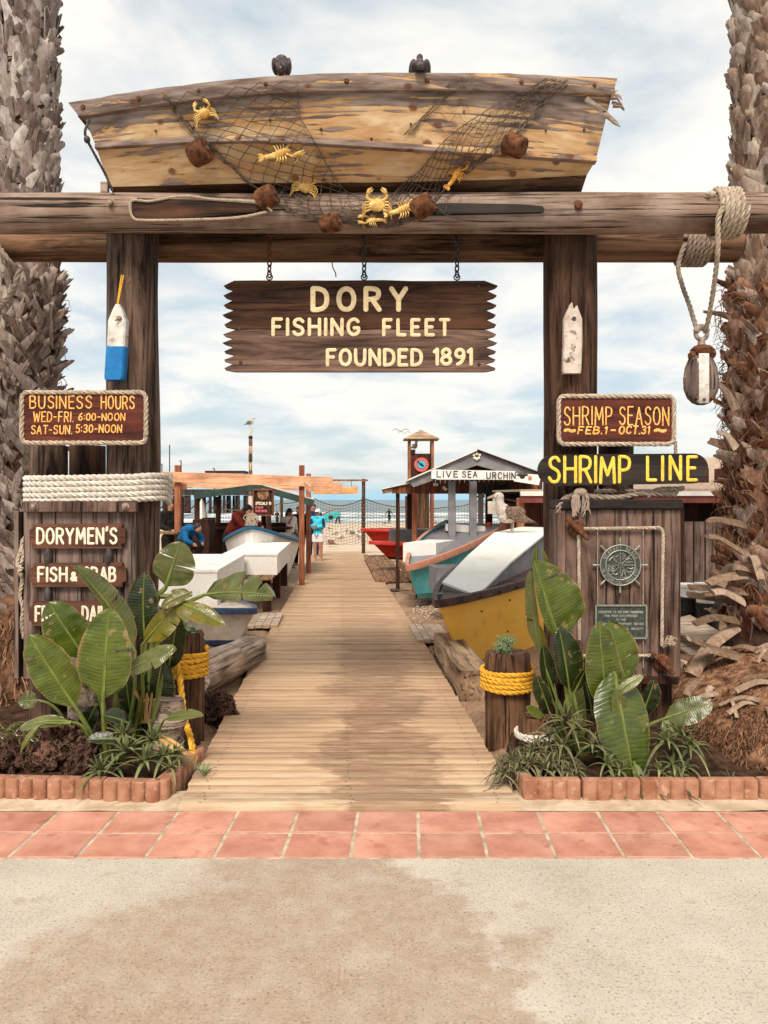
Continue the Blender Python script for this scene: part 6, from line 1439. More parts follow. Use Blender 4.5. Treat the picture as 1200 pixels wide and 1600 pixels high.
for q in range(55):
    a = RP.uniform(math.pi * .85, 1.9 * math.pi); z = RP.uniform(.26, .55); c = mound(a, lin(MP, z), z + .02); o = V((math.cos(a), math.sin(a), .1)); tn = V((-math.sin(a), math.cos(a), 0)); L = RP.uniform(.08, .26); d = (o * RP.uniform(.2, 1) + tn * RP.uniform(-1, 1)).normalized()
    frond_stub([c - d * L * .5 + V((0, 0, .03)), c + V((0, 0, .03)), c + d * L * .6 + V((0, 0, -.04))], RP.uniform(.012, .035), RP.uniform(.006, .03))
part('bark_pieces', b, pr)
# ------------------------------------------------------------------ bollards, stumps and logs beside the walk
def bollard(name, px, pytop, pybase, wpx, seed, mt, label, group=None, Y=None):
    g0 = GP(px, pybase) if Y is None else W(px, pybase, Y); Y = g0.y; r = wpx / 2 * Y / FPX; zt = W(px, pytop, Y).z; b = B(M[mt])
    b.lathe((g0.x, Y, 0), [(r * 1.03, -.15), (r, .05)] + [(r, zt * f) for f in (.25, .4, .55, .7, .85)] + [(r * .99, zt - .02), (r * .93, zt), (r * .6, zt - .004), (r * .05, zt - .012)], 26, 'z', .16, seed)
    o = solo(name, b, label, 'bollard', (g0.x, Y, 0), group); return g0.x, Y, r, zt
BG = 'short timber bollards beside the boardwalk'
lx_, lY, lr, lzt = bollard('timber_bollard', 287, 987, 1150, 62, 3, 'pile', 'timber bollard left of the boardwalk with yellow rope wraps trailing down', BG)
rx_, rY, rr2, rzt = bollard('timber_bollard', 793, 1018, 1158, 66, 7, 'pile', 'timber bollard in front of the yellow dory with yellow rope round it', BG)
bollard('timber_stump', 262, 1092, 1178, 50, 9, 'driftwood', 'low pale stump in front of the left roped bollard', BG, 4.95)
sx_, sY, sr, szt = bollard('timber_stump', 836, 1118, 1180, 50, 12, 'pile', 'low dark stump beside the tangled aloe at the right', BG, 4.9)
bollard('timber_stump', 130, 1060, 1165, 44, 15, 'driftwood', 'grey stump hidden behind the big left paddle leaf', BG, 5.05)
def wraps(b, x, y, r, z0, z1, turns, rr):
    P = [V((x + (r + rr) * math.cos(2 * math.pi * i / 24), y - (r + rr) * math.sin(2 * math.pi * i / 24), z0 + (z1 - z0) * i / (turns * 24) + .003 * math.sin(i * .7))) for i in range(turns * 24 + 1)]
    b.rope(P, rr); return P
b = B(M['rope_yellow']); z0, z1 = W(0, 1052, lY).z, W(0, 1014, lY).z; wraps(b, lx_, lY, lr, z0, z1, 5, .019)
b.rope(smooth([V((lx_ - lr * .9, lY - lr * .6, z1)), W(277, 1040, lY - .24), W(283, 1080, lY - .3), W(288, 1120, lY - .4), W(297, 1150, 4.85), W(302, 1180, 4.72), W(303, 1197, 4.66)]), .021)
solo('yellow_rope', b, 'yellow rope on the left bollard with a tail hanging to the edging', 'rope', (lx_, lY, z0))
b = B(M['rope_yellow']); z0, z1 = W(0, 1074, rY).z, W(0, 1043, rY).z; wraps(b, rx_, rY, rr2 + .01, z0, z1, 5, .017); solo('yellow_rope', b, 'yellow rope wound round the right bollard below its little plant', 'rope', (rx_, rY, z0))
b = B(M['rope_white']); wraps(b, sx_, sY, sr, W(0, 1150, sY).z, W(0, 1142, sY).z, 2, .016); solo('white_rope', b, 'white rope round the low dark stump at the right', 'rope', (sx_, sY, W(0, 1150, sY).z))
b = B(M['rope_grey']); c = W(262, 1124, 4.95); wraps(b, c.x, 4.95, .1, c.z - .03, c.z + .02, 3, .01); solo('grey_rope', b, 'thin grey rope round the low pale stump at the left', 'rope', c)
b = B(M['green_tuft'])
for k in range(90):
    a = RA.uniform(0, 6.3); q = RA.uniform(0, .05); c = V((rx_ - .02 + q * math.cos(a), rY + q * math.sin(a), rzt - .01)); h = RA.uniform(.04, .13); d = V((RA.uniform(-.4, .4), RA.uniform(-.4, .4), 1))
    b.tube([c, c + d * h * .5, c + d * h], [.0025, .002, .001], 4, False)
    for j in range(5): p = c + d * h * RA.uniform(.3, 1); b.ell(p + V((RA.uniform(-.012, .012), RA.uniform(-.012, .012), 0)), (.006, .004, .007), 6, 4)
solo('bollard_plant', b, 'small grey green bushy plant growing on top of the right bollard', 'plant', (rx_, rY, rzt))
b = B(M['green_tuft']); 
for (px, py, q) in ((285, 985, .13), (300, 990, .1), (272, 988, .1)): rosette(b, W(px, py, lY), q, 16, .016, thick=.5, droop=.7)
solo('succulent', b, 'pale green succulent growing on top of the left bollard', 'plant', (lx_, lY, lzt))
def log(name, p0, p1, r, mt, label, square=False, ax=0):
    p0, p1 = V(p0), V(p1); d = p1 - p0; L = d.length; ang = math.atan2(d.y, d.x); c = (p0 + p1) / 2; b = B(M[mt])
    if square: 
        rows = []
        for i in range(13):
            x = -L / 2 + L * i / 12; rows.append([V((x, yy * (1 + .05 * noise.noise(V((x * 4, yy * 20, 1)))), zz_ * (1 + .06 * noise.noise(V((x * 5, zz_ * 20, 5)))))) for yy, zz_ in ((-r, -r * .9), (r, -r * .9), (r, r * .85), (r * .9, r * .95), (-r * .9, r * .95), (-r, r * .85), (-r, -r * .9))])
        b.grid(rows); b.add(rows[0][:6], [tuple(range(6))]); b.add(rows[-1][:6], [tuple(range(5, -1, -1))])
    else: b.lathe((0, 0, 0), [(r * .3, -L / 2 - .01), (r * .9, -L / 2)] + [(r, -L / 2 + L * i / 14) for i in range(1, 14)] + [(r * .88, L / 2), (r * .3, L / 2 + .015)], 22, 'x', .22, 5)
    o = make(name, b, (0, 0, 0), ang=45); o.location = c; o.rotation_euler = (0, -math.atan2(d.z, math.hypot(d.x, d.y)), ang); return tag(o, label, 'log')
e0, e1 = W(300, 1062, 6.05), W(398, 1014, 8.0); log('driftwood_log', e0, e1, .15, 'driftwood', 'pale cracked driftwood log lying left of the boardwalk')
e0, e1 = W(745, 1083, 6.35), W(698, 1020, 8.15); e0.z = .12; e1.z = .12; log('timber_block', e0, e1, .13, 'timber_block', 'squared old timber lying between the boardwalk and the yellow dory', True)
def small_deck(name, x0, y0, x1, y1, n, mt, label):     # loose boards on the ground, pixel rectangle
    t = thing(name, label, 'boards', GP((x0 + x1) / 2, y1)); 
    for i in range(n):
        a = GP(x0 + (x1 - x0) * (i + .04) / n, y1); c = GP(x0 + (x1 - x0) * (i + .04) / n - (600 - x0) * -.0, y0); a2 = GP(x0 + (x1 - x0) * (i + .96) / n, y1)
        wd = (a2 - a).length; z = gz(a.y); s = (a + a2) / 2; e = V((s.x - .0575 * (c.y - a.y), c.y, 0)); s.z = e.z = z + .045 + random.uniform(-.008, .008)
        b = B(M[mt]); b.bar(s, e, wd, .045, bev=.004); part('board', b, t)
small_deck('side_boards', 385, 967, 434, 985, 4, 'pale_plank', 'short pale boards lying left of the boardwalk by the white dory'); small_deck('side_boards', 652, 985, 708, 1009, 5, 'pale_plank', 'short pale boards right of the boardwalk before the yellow dory')
small_deck('side_boards', 586, 876, 640, 912, 5, 'bench', 'wider patch of boards right of the boardwalk beside the red dory')
b = B(M['rust']); c = GP(690, 1018); b.ell(c + V((0, 0, .03)), (.1, .07, .045), wob=.4, seed=4); solo('rusty_shackle', b, 'small rusty iron lump on the sand by the squared timber', 'shackle', c)
b = B(M['iron']); c = GP(610, 925); b.tube([c + V((0, 0, .03)), c + V((.14, .02, .03))], .03, 8); b.use(M['bench']); b.tube([c + V((.1, .01, .03)), c + V((.4, .03, .03))], .012, 6); solo('mallet', b, 'small hammer lying at the right edge of the boardwalk', 'hammer', c)
rs = random.Random(77); b = B(M['hull_white'])
for k in range(260):
    p = GP(rs.uniform(645, 700), rs.gauss(948, 13)); q = rs.uniform(.006, .018); b.ell(p + V((0, 0, .012)), (q, q * .8, q * .5), 6, 4, rot3(rs.uniform(-40, 40), 0, rs.uniform(0, 180)))
o = solo('shells', b, 'scattered pale shells on the sand under the turquoise dory bow', 'shells', GP(672, 950), kind='stuff')
# ------------------------------------------------------------------ dories
def dory(name, label, bow, heading, L, beam, D, mats, rake=.3, rise=.16, rail=.05, bottom=.0, keel=None, deck=.1, aft=0.0, blunt=.7, flare=.66, rock=.09):
    """bow = top of the stem; heading = degrees from +X towards the stern; local x runs aft"""
    t = thing(name, label, 'boat', (bow[0], bow[1], bow[2] - D - rise)); A = R(heading); ca, sa = math.cos(A), math.sin(A); O = V((bow[0], bow[1], bow[2] - D - rise))
    def P(x, y, z): return O + V((x * ca - y * sa, x * sa + y * ca, z))
    n = 30
    def bg(u): return beam / 2 * (math.sin(min(1, u / .62) * math.pi / 2) ** blunt if u < .62 else 1 - .3 * ((u - .62) / .38) ** 2)
    def zs(u): return aft * u + D + rise * (1 - u / .75) ** 2 if u < .75 else D + rise * .25 * ((u - .75) / .25) ** 2
    def pt(u, f, s):                                     # f 0 keel .. 1 sheer, s side
        x = L * u + rake * (1 - f) * (1 - u) ** 2 * 1.0; k = flare + (1 - flare) * f ** .85; z = zs(u) * f + rock * (1 - f) * (1 - u) ** 3
        return P(x, s * (bg(u) * k if u > 0 else .012), z)
    b = B(M[mats['hull']])
    fs_ = [.14, .28, .42, .56, .7, .85, 1.0]
    for s in (-1, 1): b.grid([[pt(i / n, f, s) for i in range(n + 1)] for f in fs_])
    b.grid([[pt(0, f, -1) for f in fs_], [pt(0, f, 1) for f in fs_]]); b.grid([[pt(1, f, -1) for f in fs_], [pt(1, f, 1) for f in fs_]]); part('hull', b, t, ang=60)
    b = B(M[mats.get('bottom', mats['hull'])])
    for s in (-1, 1): b.grid([[pt(i / n, f, s) + V((0, 0, 0)) for i in range(n + 1)] for f in (0, .14)])
    b.grid([[pt(i / n, 0, -1) for i in range(n + 1)], [pt(i / n, 0, 1) for i in range(n + 1)]]); part('bottom', b, t, ang=60)
    b = B(M[mats.get('deck', 'white')]); b.grid([[pt(i / n, 1, -1) * .5 + pt(i / n, 1, 1) * .5 + (pt(i / n, 1, q) - pt(i / n, 1, -q)) * .49 + V((0, 0, -deck)) for i in range(n + 1)] for q in (-1, 1)]); part('deck', b, t)
    b = B(M[mats['rail']]); h = rail
    sheer = [pt(i / n, 1, -1) for i in range(n, 0, -1)] + [pt(0, 1, -1) * .5 + pt(0, 1, 1) * .5 + P(-.02, 0, 0) - O] + [pt(i / n, 1, 1) for i in range(1, n + 1)]
    m = len(sheer); rows = [[], [], [], [], []]
    for i, p in enumerate(sheer):
        tn = (sheer[min(i + 1, m - 1)] - sheer[max(i - 1, 0)]); tn.z = 0; tn.normalize(); o = V((-tn.y, tn.x, 0)) * -1
        cen = P(L * .5, 0, 0); 
        if (p - cen).dot(o) < 0: o = -o
        for r, (a, z) in zip(rows, ((-.03, .004), (.026, .006), (.032, -.004), (.03, -h), (.0, -h))): r.append(p + o * a + V((0, 0, z)))
    b.grid(rows); part('gunwale', b, t, ang=40)
    return t, P, pt

M['yellow_hull'] = mottled('yellow hull', (.96, .52, .07), (.99, .6, .12), 3, .5, .35, bump=.06, spots=(.5, .28, .08), spsc=6, spamt=.3)
yd, yP, ypt = dory('dory', 'yellow dory with a brown gunwale and slanted cream cover beside the right bollard', W(683, 938, 7.35), 64, 5.0, 1.3, .74, dict(hull='yellow_hull', rail='rail_brown', deck='rail_brown'), rake=.72, rise=.03, rail=.07, deck=.03, aft=.4, blunt=.8, flare=.8, rock=.0)
def slab(b, pts, th): b.quadbox(pts, (0, 0, -th))
fl, fr = W(691, 909, 8.05), W(746, 930, 7.8); rl2, rr3 = W(772, 832, 10.0), W(851, 834, 9.7); ml, mr = fl.lerp(rl2, .42) + V((0, 0, .025)), fr.lerp(rr3, .42) + V((0, 0, .03))
xl2, xr2 = rl2 + V((.5, .95, .04)), rr3 + V((.5, .95, .04))
b = B(M['cover_white']); slab(b, [fl, fr, mr, ml], .022); slab(b, [ml + V((0, .003, .002)), mr + V((0, .003, .002)), rr3, rl2], .022); slab(b, [rl2 + V((0, .004, 0)), rr3 + V((0, .004, 0)), xr2, xl2], .022); part('cover_top', b, yd, sm=False)
b = B(M['grey_post']); base = lambda p: V((p.x, p.y, .6)); inn = lambda p, q: p.lerp(q, .03) + V((0, 0, -.022))
loop = [inn(fl, fr), inn(fr, fl), inn(mr, ml), inn(rr3, rl2), inn(xr2, xl2), inn(xl2, xr2), inn(rl2, rr3), inn(ml, mr)]
for p, q in zip(loop, loop[1:] + loop[:1]): b.add([p, q, base(q), base(p)], [(0, 1, 2, 3)])
part('cover_side', b, yd, sm=False)
b = B(M['grey_paint']); c = W(688, 933, 7.6); b.box(c, (.035, .035, .05), bev=.006); b.box(c + V((.0, .0, .03)), (.06, .05, .016), bev=.004); part('bow_cleat', b, yd)
b = B(M['iron'])
for u in (.05, .1, .16, .22, .28): c = ypt(u, 1, -1) + V((.036, -.02, -.035)); b.ell(c, (.014, .014, .014), 8, 6)
for u, f in ((.1, .75), (.2, .8), (.18, .4), (.3, .5)): b.ell(ypt(u, f, -1), (.012, .012, .012), 8, 6)
part('bolt', b, yd)
td, tP, tpt = dory('dory', 'turquoise dory with a salmon gunwale behind the yellow dory', W(638, 883, 11.8), 66, 4.6, 1.2, .62, dict(hull='turq', rail='salmon', deck='grey_paint', bottom='turq_dark'), rake=.35, rise=.0, rail=.09, deck=.06, aft=.8, blunt=.8, flare=.78)
rd, rP, rpt = dory('dory', 'red dory with its bow pointing at the far boardwalk', W(579, 845, 18.2), 30, 4.2, 1.4, .45, dict(hull='red_hull', rail='red_hull', deck='grey_paint', bottom='dark_wood'), rake=.5, rise=.08, rail=.08, deck=.08)
dory('dory', 'second red dory farther back with only its long red side showing', W(566, 826, 22.5), 12, 4.6, 1.5, .42, dict(hull='red_hull', rail='red_hull', deck='white', bottom='dark_wood'), rake=.3, rise=.02, rail=.07, deck=.08)
dory('dory', 'white dory with a dark blue gunwale beside the left driftwood log', W(397, 950, 8.5), 140, 4.6, 1.5, .46, dict(hull='hull_white', rail='blue_rail', deck='hull_white', bottom='blue_rail'), rake=.25, rise=.05, rail=.06, deck=.05)
dory('dory', 'white dory with bright blue trim facing the camera behind the white boxes', W(393, 822, 14.7), 94, 4.4, 1.6, .8, dict(hull='white', rail='blue_trim', deck='white'), rake=.25, rise=.4, rail=.06, deck=.1)
# boxes on and beside the boats
def white_box(name, x0, x1, y0, y1, z0, z1, label, mt='white', lid=True, skew=-.0575, cat='box'):
    t = thing(name, label, cat, ((x0 + x1) / 2, y0, z0))
    def Q(x, y, z): return V((x + skew * (y - y0), y, z))
    b = B(M[mt]); b.quadbox([Q(x0, y0, z0), Q(x1, y0, z0), Q(x1, y1, z0), Q(x0, y1, z0)], (0, 0, z1 - z0 - (.03 if lid else 0))); part('body', b, t, sm=False)
    if lid:
        b = B(M[mt]); e = .012; ps = [Q(x0 - e, y0 - e, z1), Q(x1 + e, y0 - e, z1), Q(x1 + e, y1 + e, z1), Q(x0 - e, y1 + e, z1)]; b.quadbox([p + V((0, 0, -.029)) for p in ps], (0, 0, .029)); part('lid', b, t, sm=False)
    return t
white_box('storage_box', -3.3, -1.93, 9.25, 11.95, .36, .79, 'long white box nearer the camera beside the left leaves')
white_box('storage_box', -2.42, -1.61, 12.05, 15.3, .47, .79, 'white box on the slatted bench, farther back than its twin')
t = thing('slatted_bench', 'low slatted wooden bench carrying the rear white box', 'bench', (-1.9, 11.9, 0))
for i in range(5):
    b = B(M['bench']); x = -2.5 + i * .2; b.bar((x, 11.55, .455), (x - .0575 * 4, 15.5, .455 + gz(15.5)*0), .17, .035, bev=.004); part('slat', b, t)
for (x, y) in ((-1.72, 11.75), (-2.45, 11.75), (-1.8, 13.4), (-1.9, 15.2)):
    b = B(M['dark_wood']); b.box((x, y, .2), (.12, .1, .47)); part('leg', b, t)
white_box('fish_tub', .3, .82, 12.6, 14.0, .62, .92, 'white tub resting across the bow of the turquoise dory', 'white', False, .4)
white_box('grey_tray', .1, 1.4, 16.2, 16.8, .75, 1.0, 'long dark grey box lying in front of the red dory', 'grey_paint', False, .2)
t = thing('grey_tray', 'grey open box hung at the bow of the turquoise dory', 'box', (.75, 10.6, .4)); b = B(M['grey_paint'])
x0, y0, x1, y1 = .69, 10.5, 1.25, 11.0
for q in ([(x0, y0), (x1, y0), (x1, y0 + .03), (x0 + .002, y0 + .03)], [(x0, y0 + .002), (x0 + .03, y0 + .031), (x0 - .04, y1 - .031), (x0 - .07, y1)], [(x0 - .068, y1), (x1, y1), (x1, y1 - .03), (x0 - .03, y1 - .03)]): b.quadbox([V((x, y, .38)) for x, y in q], (0, 0, .33))
part('wall', b, t, sm=False); b = B(M['grey_paint']); b.quadbox([V((x0, y0 + .03, .4)), V((x1, y0 + .03, .4)), V((x1, y1 - .03, .4)), V((x0 - .07, y1 - .03, .4))], (0, 0, .02)); part('base', b, t, sm=False)
# ------------------------------------------------------------------ gulls
def gull(name, label, base, k, yaw, parts=True, brown=True, group=None, head=0.0):
    """standing gull; local +x is the bill side; k = metres per unit, about 40 units tall"""
    t = thing(name, label, 'gull', base, group); A = R(yaw); ca, sa = math.cos(A), math.sin(A); O = V(base)
    def P(x, y, z): return O + V(((x * ca - y * sa) * k, (x * sa + y * ca) * k, z * k))
    RZ = Matrix.Rotation(A, 3, 'Z')
    def RR(ry): return RZ @ Matrix.Rotation(R(ry), 3, 'Y')
    b = B(); b.ell(P(-2, 0, 22), (19 * k, 9.5 * k, 10 * k), 18, 12, RR(14)); b.ell(P(9, 0, 27), (9.5 * k, 8 * k, 9.5 * k), 14, 10); b.tube([P(10, 0, 28), P(13, 0, 34), P(14, 0, 41)], [8 * k, 6.2 * k, 5.4 * k], 12); b.ell(P(15, 0, 45), (7 * k, 5.6 * k, 5.8 * k), 14, 10); b.tube([P(-14, 0, 19), P(-22, 0, 15)], [7 * k, 3 * k], 10)
    vs, fs = remesh(b, max(.95 * k, .004), 3)
    b2 = B(M['feather_speck' if brown else 'feather_white']); b2.add(vs, fs)
    if brown:
        b2.mats.append(M['feather_brown'])
        for i, f_ in enumerate(b2.f):
            q = sum((b2.v[j] for j in f_), V()) / len(f_) - O; lx9 = (q.x * ca + q.y * sa) / k; b2.m[i] = 1 if lx9 < 7 and q.z / k > 17.5 - .12 * lx9 + 1.5 * noise.noise(q * 40 / max(k * 100, .3)) and q.z / k < 34 else 0
    part('body', b2, t)
    for e in (-1, 1):
        b = B(M['feather_brown' if brown else 'rope_grey'], M['feather_black']); rows = []
        for x, zc, hz in ((9, 28, 1), (6, 26.5, 6), (0, 24, 8.5), (-8, 20.5, 8), (-16, 17, 5.5), (-24, 14.5, 3), (-30, 13, 1.2), (-33, 12.3, .3)):
            rows.append([P(x, e * (9.2 - .006 * (x + 4) ** 2 + 1.6 * math.cos(a) - (2.5 if x < -14 else 0)), zc + hz * math.sin(a)) for a in [2 * math.pi * i / 12 for i in range(13)]])
        b.grid(rows); part('wing', b, t)
        b = B(M['leg_pink']); b.tube([P(-3, e * 4, 15), P(-3, e * 4, 8), P(-2.5, e * 4, 1)], [1.5 * k, 1.0 * k, .9 * k], 6)
        for a in (-28, 0, 28): b.tube([P(-2.5, e * 4, 1), P(-2.5 + 6 * math.cos(R(a)), e * 4 + 6 * math.sin(R(a)), .5)], [.9 * k, .5 * k], 5)
        part('leg', b, t)
    b = B(M['feather_black']); b.tube([P(-20, 0, 16), P(-29, 0, 12), P(-36, 0, 10)], [5 * k, 4.5 * k, 4 * k], 8, True, .25, (0, 0, 1)); part('tail', b, t)
    b = B(M['beak']); b.tube(smooth([P(20.5, 0, 44.5), P(25, 0, 44.2), P(28.5, 0, 43), P(29.5, 0, 41.5)], 3), [2.1 * k] * 4 + [1.6 * k] * 3 + [1.2 * k, .9 * k, .5 * k], 8); part('beak', b, t)
    b = B(M['iron'])
    for e in (-1, 1): b.ell(P(17.5, e * 4.6, 46), (.9 * k, .6 * k, .9 * k), 8, 6)
    part('eye', b, t); return t
gull('gull', 'large young brown and white gull standing on the cream cover of the yellow dory', W(797, 831.5, 9.92), .0098, 180 + 8)
# ------------------------------------------------------------------ left pergola and shelter
def post(parent, px, ytop, Y, wpx, mt, zb=None, dy=None, label=None):
    b = B(M[mt]); w_ = wpx * Y / FPX; zt = W(0, ytop, Y).z; z0 = gz(Y) - .05 if zb is None else zb; x = W(px, 0, Y).x
    b.box((x, Y, (zt + z0) / 2), (w_, dy or w_, zt - z0), bev=.006); return part('post', b, parent, label=label)
pg = thing('pergola', 'orange timber pergola frame left of the boardwalk', 'pergola', (-2.6, 16, gz(16)))
post(pg, 278, 727, 15.6, 9, 'redwood_v'); post(pg, 471.5, 727, 15.6, 8, 'redwood_v'); post(pg, 482, 740, 18.6, 7, 'redwood_v')
b = B(M['redwood']); b.bar(W(225, 744, 15.5), W(520, 753.5, 15.5), .05, .2, bev=.004); part('beam', b, pg)
b = B(M['redwood']); b.bar(W(225, 752, 18.7), W(535, 761, 18.7), .05, .22, bev=.004); part('beam', b, pg)
b = B(M['redwood']); b.bar(W(225, 760, 15.75), W(292, 760, 15.75), .05, .12, bev=.004); part('short_beam', b, pg)
b = B(M['redwood']); b.bar(W(476, 755, 15.7), W(485, 764, 14.2), .05, .12, bev=.004); b2 = part('cross_beam', b, pg)
sh = thing('fish_stall', 'low open stall with a green edged pale roof behind the pergola', 'stall', (-4, 18, gz(18)))
b = B(M['roof_metal']); Y0, Y1 = 17.3, 21
for (xa, ya), (xc, yc) in (((303, 772), (402, 758)), ((402, 758), (490, 783))):
    a, c = W(xa, ya, Y0), W(xc, yc, Y0); b.quadbox([a, c, c + V((-.3, Y1 - Y0, .06)), a + V((-.3, Y1 - Y0, .06))], (0, 0, .03))
part('roof', b, sh, sm=False)
b = B(M['green_trim']); b.bar(W(303, 775, 17.26), W(403, 761, 17.26), .05, .14, bev=.004); b.bar(W(401, 761, 17.25), W(490, 786, 17.25), .05, .14, bev=.004); part('fascia', b, sh)
for px, Y in ((308, 17.5), (341, 20.5), (283, 19), (412, 20.5), (420, 17.6)): post(sh, px, 776, Y, 7, 'dark_wood')
b = B(M['dark_wood']); b.bar(W(250, 825, 19.5), W(455, 825, 19.5), .6, .05); b.box(W(352, 845, 19.8), (3.0, .05, .9)); part('counter', b, sh)
b = B(M['dark_wood']); b.box(W(318, 838, 17.4), (.36, .5, .75), bev=.01); b.box(W(326, 823, 18), (.25, .3, .4), bev=.01); part('cupboard', b, sh)
b = B(M['dark_wood']); b.quadbox([W(205, 762, 19.2), W(300, 762, 19.2), W(300, 762, 21.5), W(205, 762, 21.5)], (0, 0, .06)); part('dark_roof', b, sh, sm=False)
for px in (215, 262): post(sh, px, 768, 19.4, 8, 'dark_wood')
b = B(M['bench']); b.bar(W(232, 832, 15.5), W(283, 832, 15.5), .6, .04); part('table', b, sh)
mb = thing('menu_board', 'dark hanging menu board with chalk lettering reading Specials', 'sign', W(412, 805, 16.6))
b = B(M['dark_wood']); b.box(W(411, 785, 16.62), (.42, .03, .54), bev=.004); part('board', b, mb)
b = B(M['shed_board'])
for p, q in (((396, 765), (396, 805)), ((427, 765), (427, 805)), ((395, 765), (428, 765)), ((395, 805), (428, 805))): b.bar(W(p[0], p[1], 16.58), W(q[0], q[1], 16.58), .03, .035, (0, -1, 0))
part('frame', b, mb)
b = B(M['letter_white']); text_px(b, 'SPECIALS', 399, 418, 789, 784, 16.6, .45, .25, .04); text_px(b, '10', 420, 424, 789, 784, 16.6, .45); b.use(M['letter_pink']); text_px(b, 'FISH', 399, 411, 795, 791, 16.6, .45, .3, .04); text_px(b, 'DORYMEN', 399, 417, 800.5, 796.5, 16.6, .4, .3, .04); part('lettering', b, mb)
b = B(M['bench']); b.lathe(W(411, 772, 16.6), [(.12, .002), (.12, -.003), (.02, -.006)], 16, 'y', cap=True); part('painted_sun', b, mb)
b = B(M['rope']); 
for k in range(24): c = W(392 + random.uniform(-3, 5), 802, 16.4); b.tube(smooth([c, c + V((random.uniform(-.12, .12), 0, -.1)), c + V((random.uniform(-.12, .12), -.03, -.25))], 3), .009, 4)
solo('rope_bundle', b, 'loose rope bundle hanging below the menu board', 'rope', W(394, 805, 16.4))
t = thing('carved_pole', 'tall banded pole with peeled bare patches and a gull on its tip', 'pole', GP(392, 846))
Y = 23.0
for y0, y1, r, mt in ((667, 681, 2.6, 'white_wood'), (681, 686, 3.0, 'dark_wood'), (686, 697, 3.6, 'brown_board'), (697, 709, 3.2, 'bare'), (709, 722, 3.4, 'brown_board'), (722, 735, 2.8, 'bare'), (735, 775, 3.2, 'brown_board'), (775, 850, 4.5, 'hull_white')):
    b = B(M[mt]); z0, z1 = W(0, y1, Y).z, W(0, y0, Y).z; b.lathe((W(391.5, 0, Y).x, Y, 0), [(r * Y / FPX * .9, z0), (r * Y / FPX, (z0 + z1) / 2), (r * Y / FPX * .85, z1)], 12, 'z', .3, y0); part('band', b, t)
gull('gull', 'small dark gull perched on the tip of the tall banded pole', W(391, 666.5, 23), .0052, -5)
